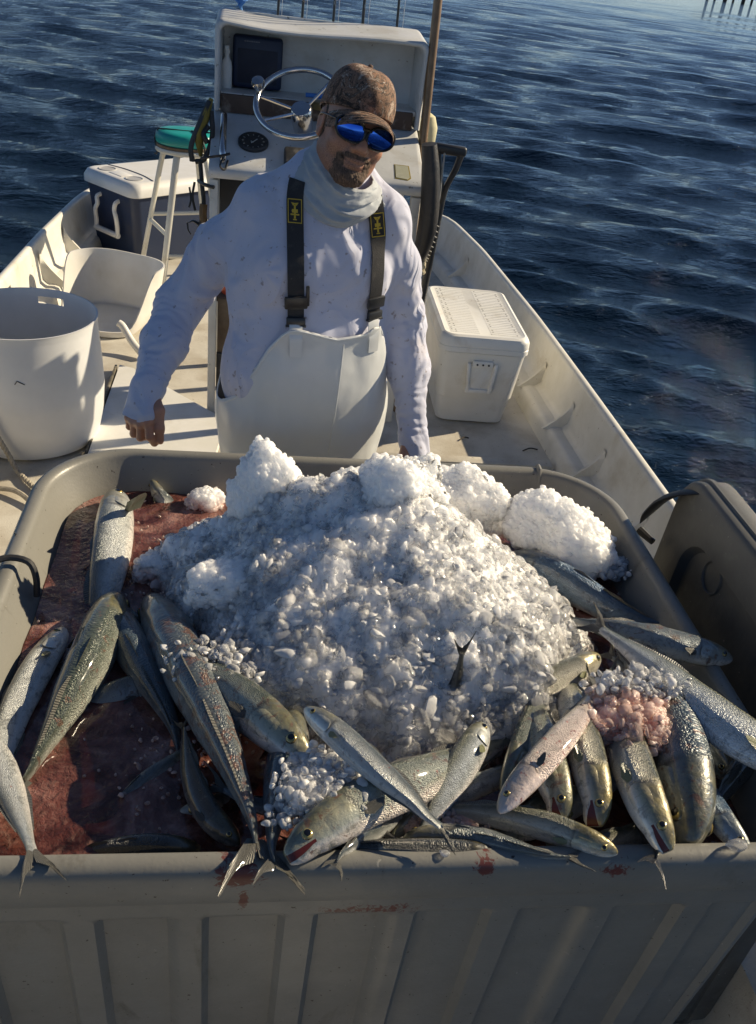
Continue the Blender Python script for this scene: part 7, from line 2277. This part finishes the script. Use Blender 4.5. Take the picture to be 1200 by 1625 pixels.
for pts, zp, side in ((S_L, 1.440, 'L'), (S_R, 1.415, 'R')):
    band, C, rows = ribbon("suspender", pts, 0.041, 0.0055, 0.0025, STRAPM, man)
    # woven gold emblem patch: border, bird-like mark and a bar
    G = MB()
    c, w, t, n = on_band(rows, C, zp, 0, 0.0016)
    def rect(u0, u1, v0, v1, o=0.0):
        G.prism([(u0, v0), (u1, v0), (u1, v1), (u0, v1)], c + n * o, w, t, 0.0009 * (1 if np.cross(w, t) @ n > 0 else -1))
    for (u0, u1, v0, v1) in ((-0.017, 0.017, 0.0265, 0.0285), (-0.017, 0.017, -0.0285, -0.0265), (-0.017, -0.0153, -0.0265, 0.0265), (0.0153, 0.017, -0.0265, 0.0265)):
        rect(u0, u1, v0, v1)
    rect(-0.0022, 0.0022, -0.018, 0.014); rect(-0.0105, -0.0022, -0.010, -0.0065); rect(0.0022, 0.0105, -0.010, -0.0065)
    rect(-0.007, -0.0022, -0.004, 0.004); rect(0.0022, 0.007, -0.004, 0.004)
    G.prism([(-0.009, 0.020), (-0.004, 0.012), (0.0, 0.016), (0.004, 0.012), (0.009, 0.020), (0.0, 0.0185)], c, w, t, 0.0009 * (1 if np.cross(w, t) @ n > 0 else -1))
    rect(-0.0045, 0.0045, -0.0215, -0.019)
    G.build("emblem", GOLDP, band)
    # slider and snap buckle
    G = MB()
    c, w, t, n = on_band(rows, C, 1.232 if side == 'L' else 1.225, 0, 0.003)
    M = frame(Vector(w), Vector(n), Vector(t))
    G.box(c, (0.058, 0.009, 0.034), M, bev=0.004)
    if side == 'L': G.box(c + w * 0.029 + t * 0.018, (0.009, 0.008, 0.055), M, bev=0.003)
    c2, w2, t2_, n2 = on_band(rows, C, 1.186, 0, 0.003)
    M = frame(Vector(w2), Vector(n2), Vector(t2_))
    G.box(c2, (0.048, 0.010, 0.020), M, bev=0.003)
    G.box(c2 - t2_ * 0.012, (0.052, 0.012, 0.006), M, bev=0.002)
    G.build("buckle", BLACKP, band)
    # white tab that joins it to the bib
    x0 = pts[-1][0]
    tabp = [(x0, 1.182), (x0 + 0.001, 1.15), (x0 + 0.003, 1.125), (x0 + 0.004, 1.098)]
    tab, Ct, rt = ribbon("bib_tab", tabp, 0.033, 0.006, 0.003, BIBM, man, n=16)
# rolled hem along the bib's top edge
xs = np.linspace(-0.06, 0.345, 70)
hem = []
for x in xs:
    z = float(bib_top(np.array([[x, 2.2, 1.0]]))[0]) - 0.005
    y = drape(x, z, 0.002, False)
    if y is not None: hem.append((x, y, z))
hem = smooth_y(np.array(hem), 4)
MB().tube(hem, 0.0042, 8).build("hem", BIBM, bib)
# centre seam
seam = []
for z in np.linspace(1.13, 0.80, 30):
    y = drape(0.238 - 0.03 * (1.13 - z), z, 0.0035, False)
    if y is not None: seam.append((0.238 - 0.03 * (1.13 - z), y, z))
MB().tube(smooth_y(np.array(seam), 6), 0.0024, 6).build("front_seam", BIBM, bib)
# boots
G = MB()
for x in (0.045, 0.262):
    w = t2w(np.array((x, 2.37, 0.0)))
    G.loft([shell_ring(w[0] + 0.008, w[1] - 0.05 + dy, hx, hy, min(hx, hy) * 0.9, z, TY) for dy, hx, hy, z in ((0, 0.052, 0.14, 0.001), (0, 0.054, 0.142, 0.03), (0.005, 0.052, 0.135, 0.07), (0.045, 0.052, 0.09, 0.11), (0.055, 0.060, 0.075, 0.20))])
G.build("boots", surf("white_boots", (0.6, 0.6, 0.58), None, 0.45, dirt=(0.3, 0.27, 0.2), dirt_amt=0.3, bstr=0.1), man)

# ---- neck gaiter: a loose tube of cloth sagging in folds
nu, nv = 44, 120
rows = []
for i in range(nu):
    u = i / (nu - 1.0)
    row = []
    for j in range(nv):
        a = 2 * math.pi * j / nv                # 0 = image right, 270 deg = towards the camera
        ca, sa = math.cos(a), math.sin(a)
        front, left = max(0, -sa), max(0, -ca)
        cx = 0.213 - 0.016 * u; cy = 2.302 + 0.028 * u
        rx = np.interp(u, [0, 0.12, 0.4, 0.7, 1.0], [0.074, 0.080, 0.094, 0.108, 0.122])
        ry = np.interp(u, [0, 0.12, 0.4, 0.7, 1.0], [0.082, 0.088, 0.100, 0.108, 0.110])
        zt = 1.553 + 0.036 * (-ca) - 0.040 * front ** 1.4 + 0.012 * max(0, sa)
        zb = 1.470 + 0.012 * (-ca) - 0.058 * front ** 3.0 + 0.02 * max(0, sa)
        z = zt + (zb - zt) * u
        fold = 0.0
        for k, (uc, am, sl, wd) in enumerate(((0.20, 0.010, 0.10, 0.055), (0.38, 0.014, -0.12, 0.06), (0.56, 0.013, 0.16, 0.06), (0.74, 0.011, -0.10, 0.07), (0.90, 0.009, 0.08, 0.06))):
            du = u - uc - sl * math.sin(a * (1 + k % 2) + k) * 0.5 - 0.04 * math.sin(3 * a + 2 * k)
            fold += am * math.exp(-(du / wd) ** 2) * (0.55 + 0.45 * math.sin(a * 2 + 1.7 * k))
        fold *= (0.55 + 0.6 * front)
        if u < 0.04: fold -= 0.003
        row.append((cx + (rx + fold) * ca, cy + (ry + fold) * sa, z - 0.3 * fold))
    rows.append(row)
rows = np.array(rows)
q_ = rows.reshape(-1, 3)
cen = np.array((0.207, 2.312, 0)); dd = q_ - cen; dd[:, 2] = 0; dd /= np.linalg.norm(dd, axis=1)[:, None]
q_ = q_ + dd * (0.0055 * (ridged(q_ * np.array((0.6, 0.6, 1.7)), 22, 41) - 0.5) + 0.002 * fbm(q_, 60, 43, 2))[:, None]
# the lowest rows lie on the shirt
for k in range(len(q_)):
    if q_[k, 1] < 2.31:
        yy = drape(q_[k, 0], q_[k, 2], 0.006)
        if yy is not None and q_[k, 1] > yy: q_[k, 1] = yy
G = MB(); G.grid(q_.reshape(nu, nv, 3), closev=True)
gt = G.build("neck_gaiter", GAITM, man, sharp=75)
md = gt.modifiers.new("thick", 'SOLIDIFY'); md.thickness = 0.003
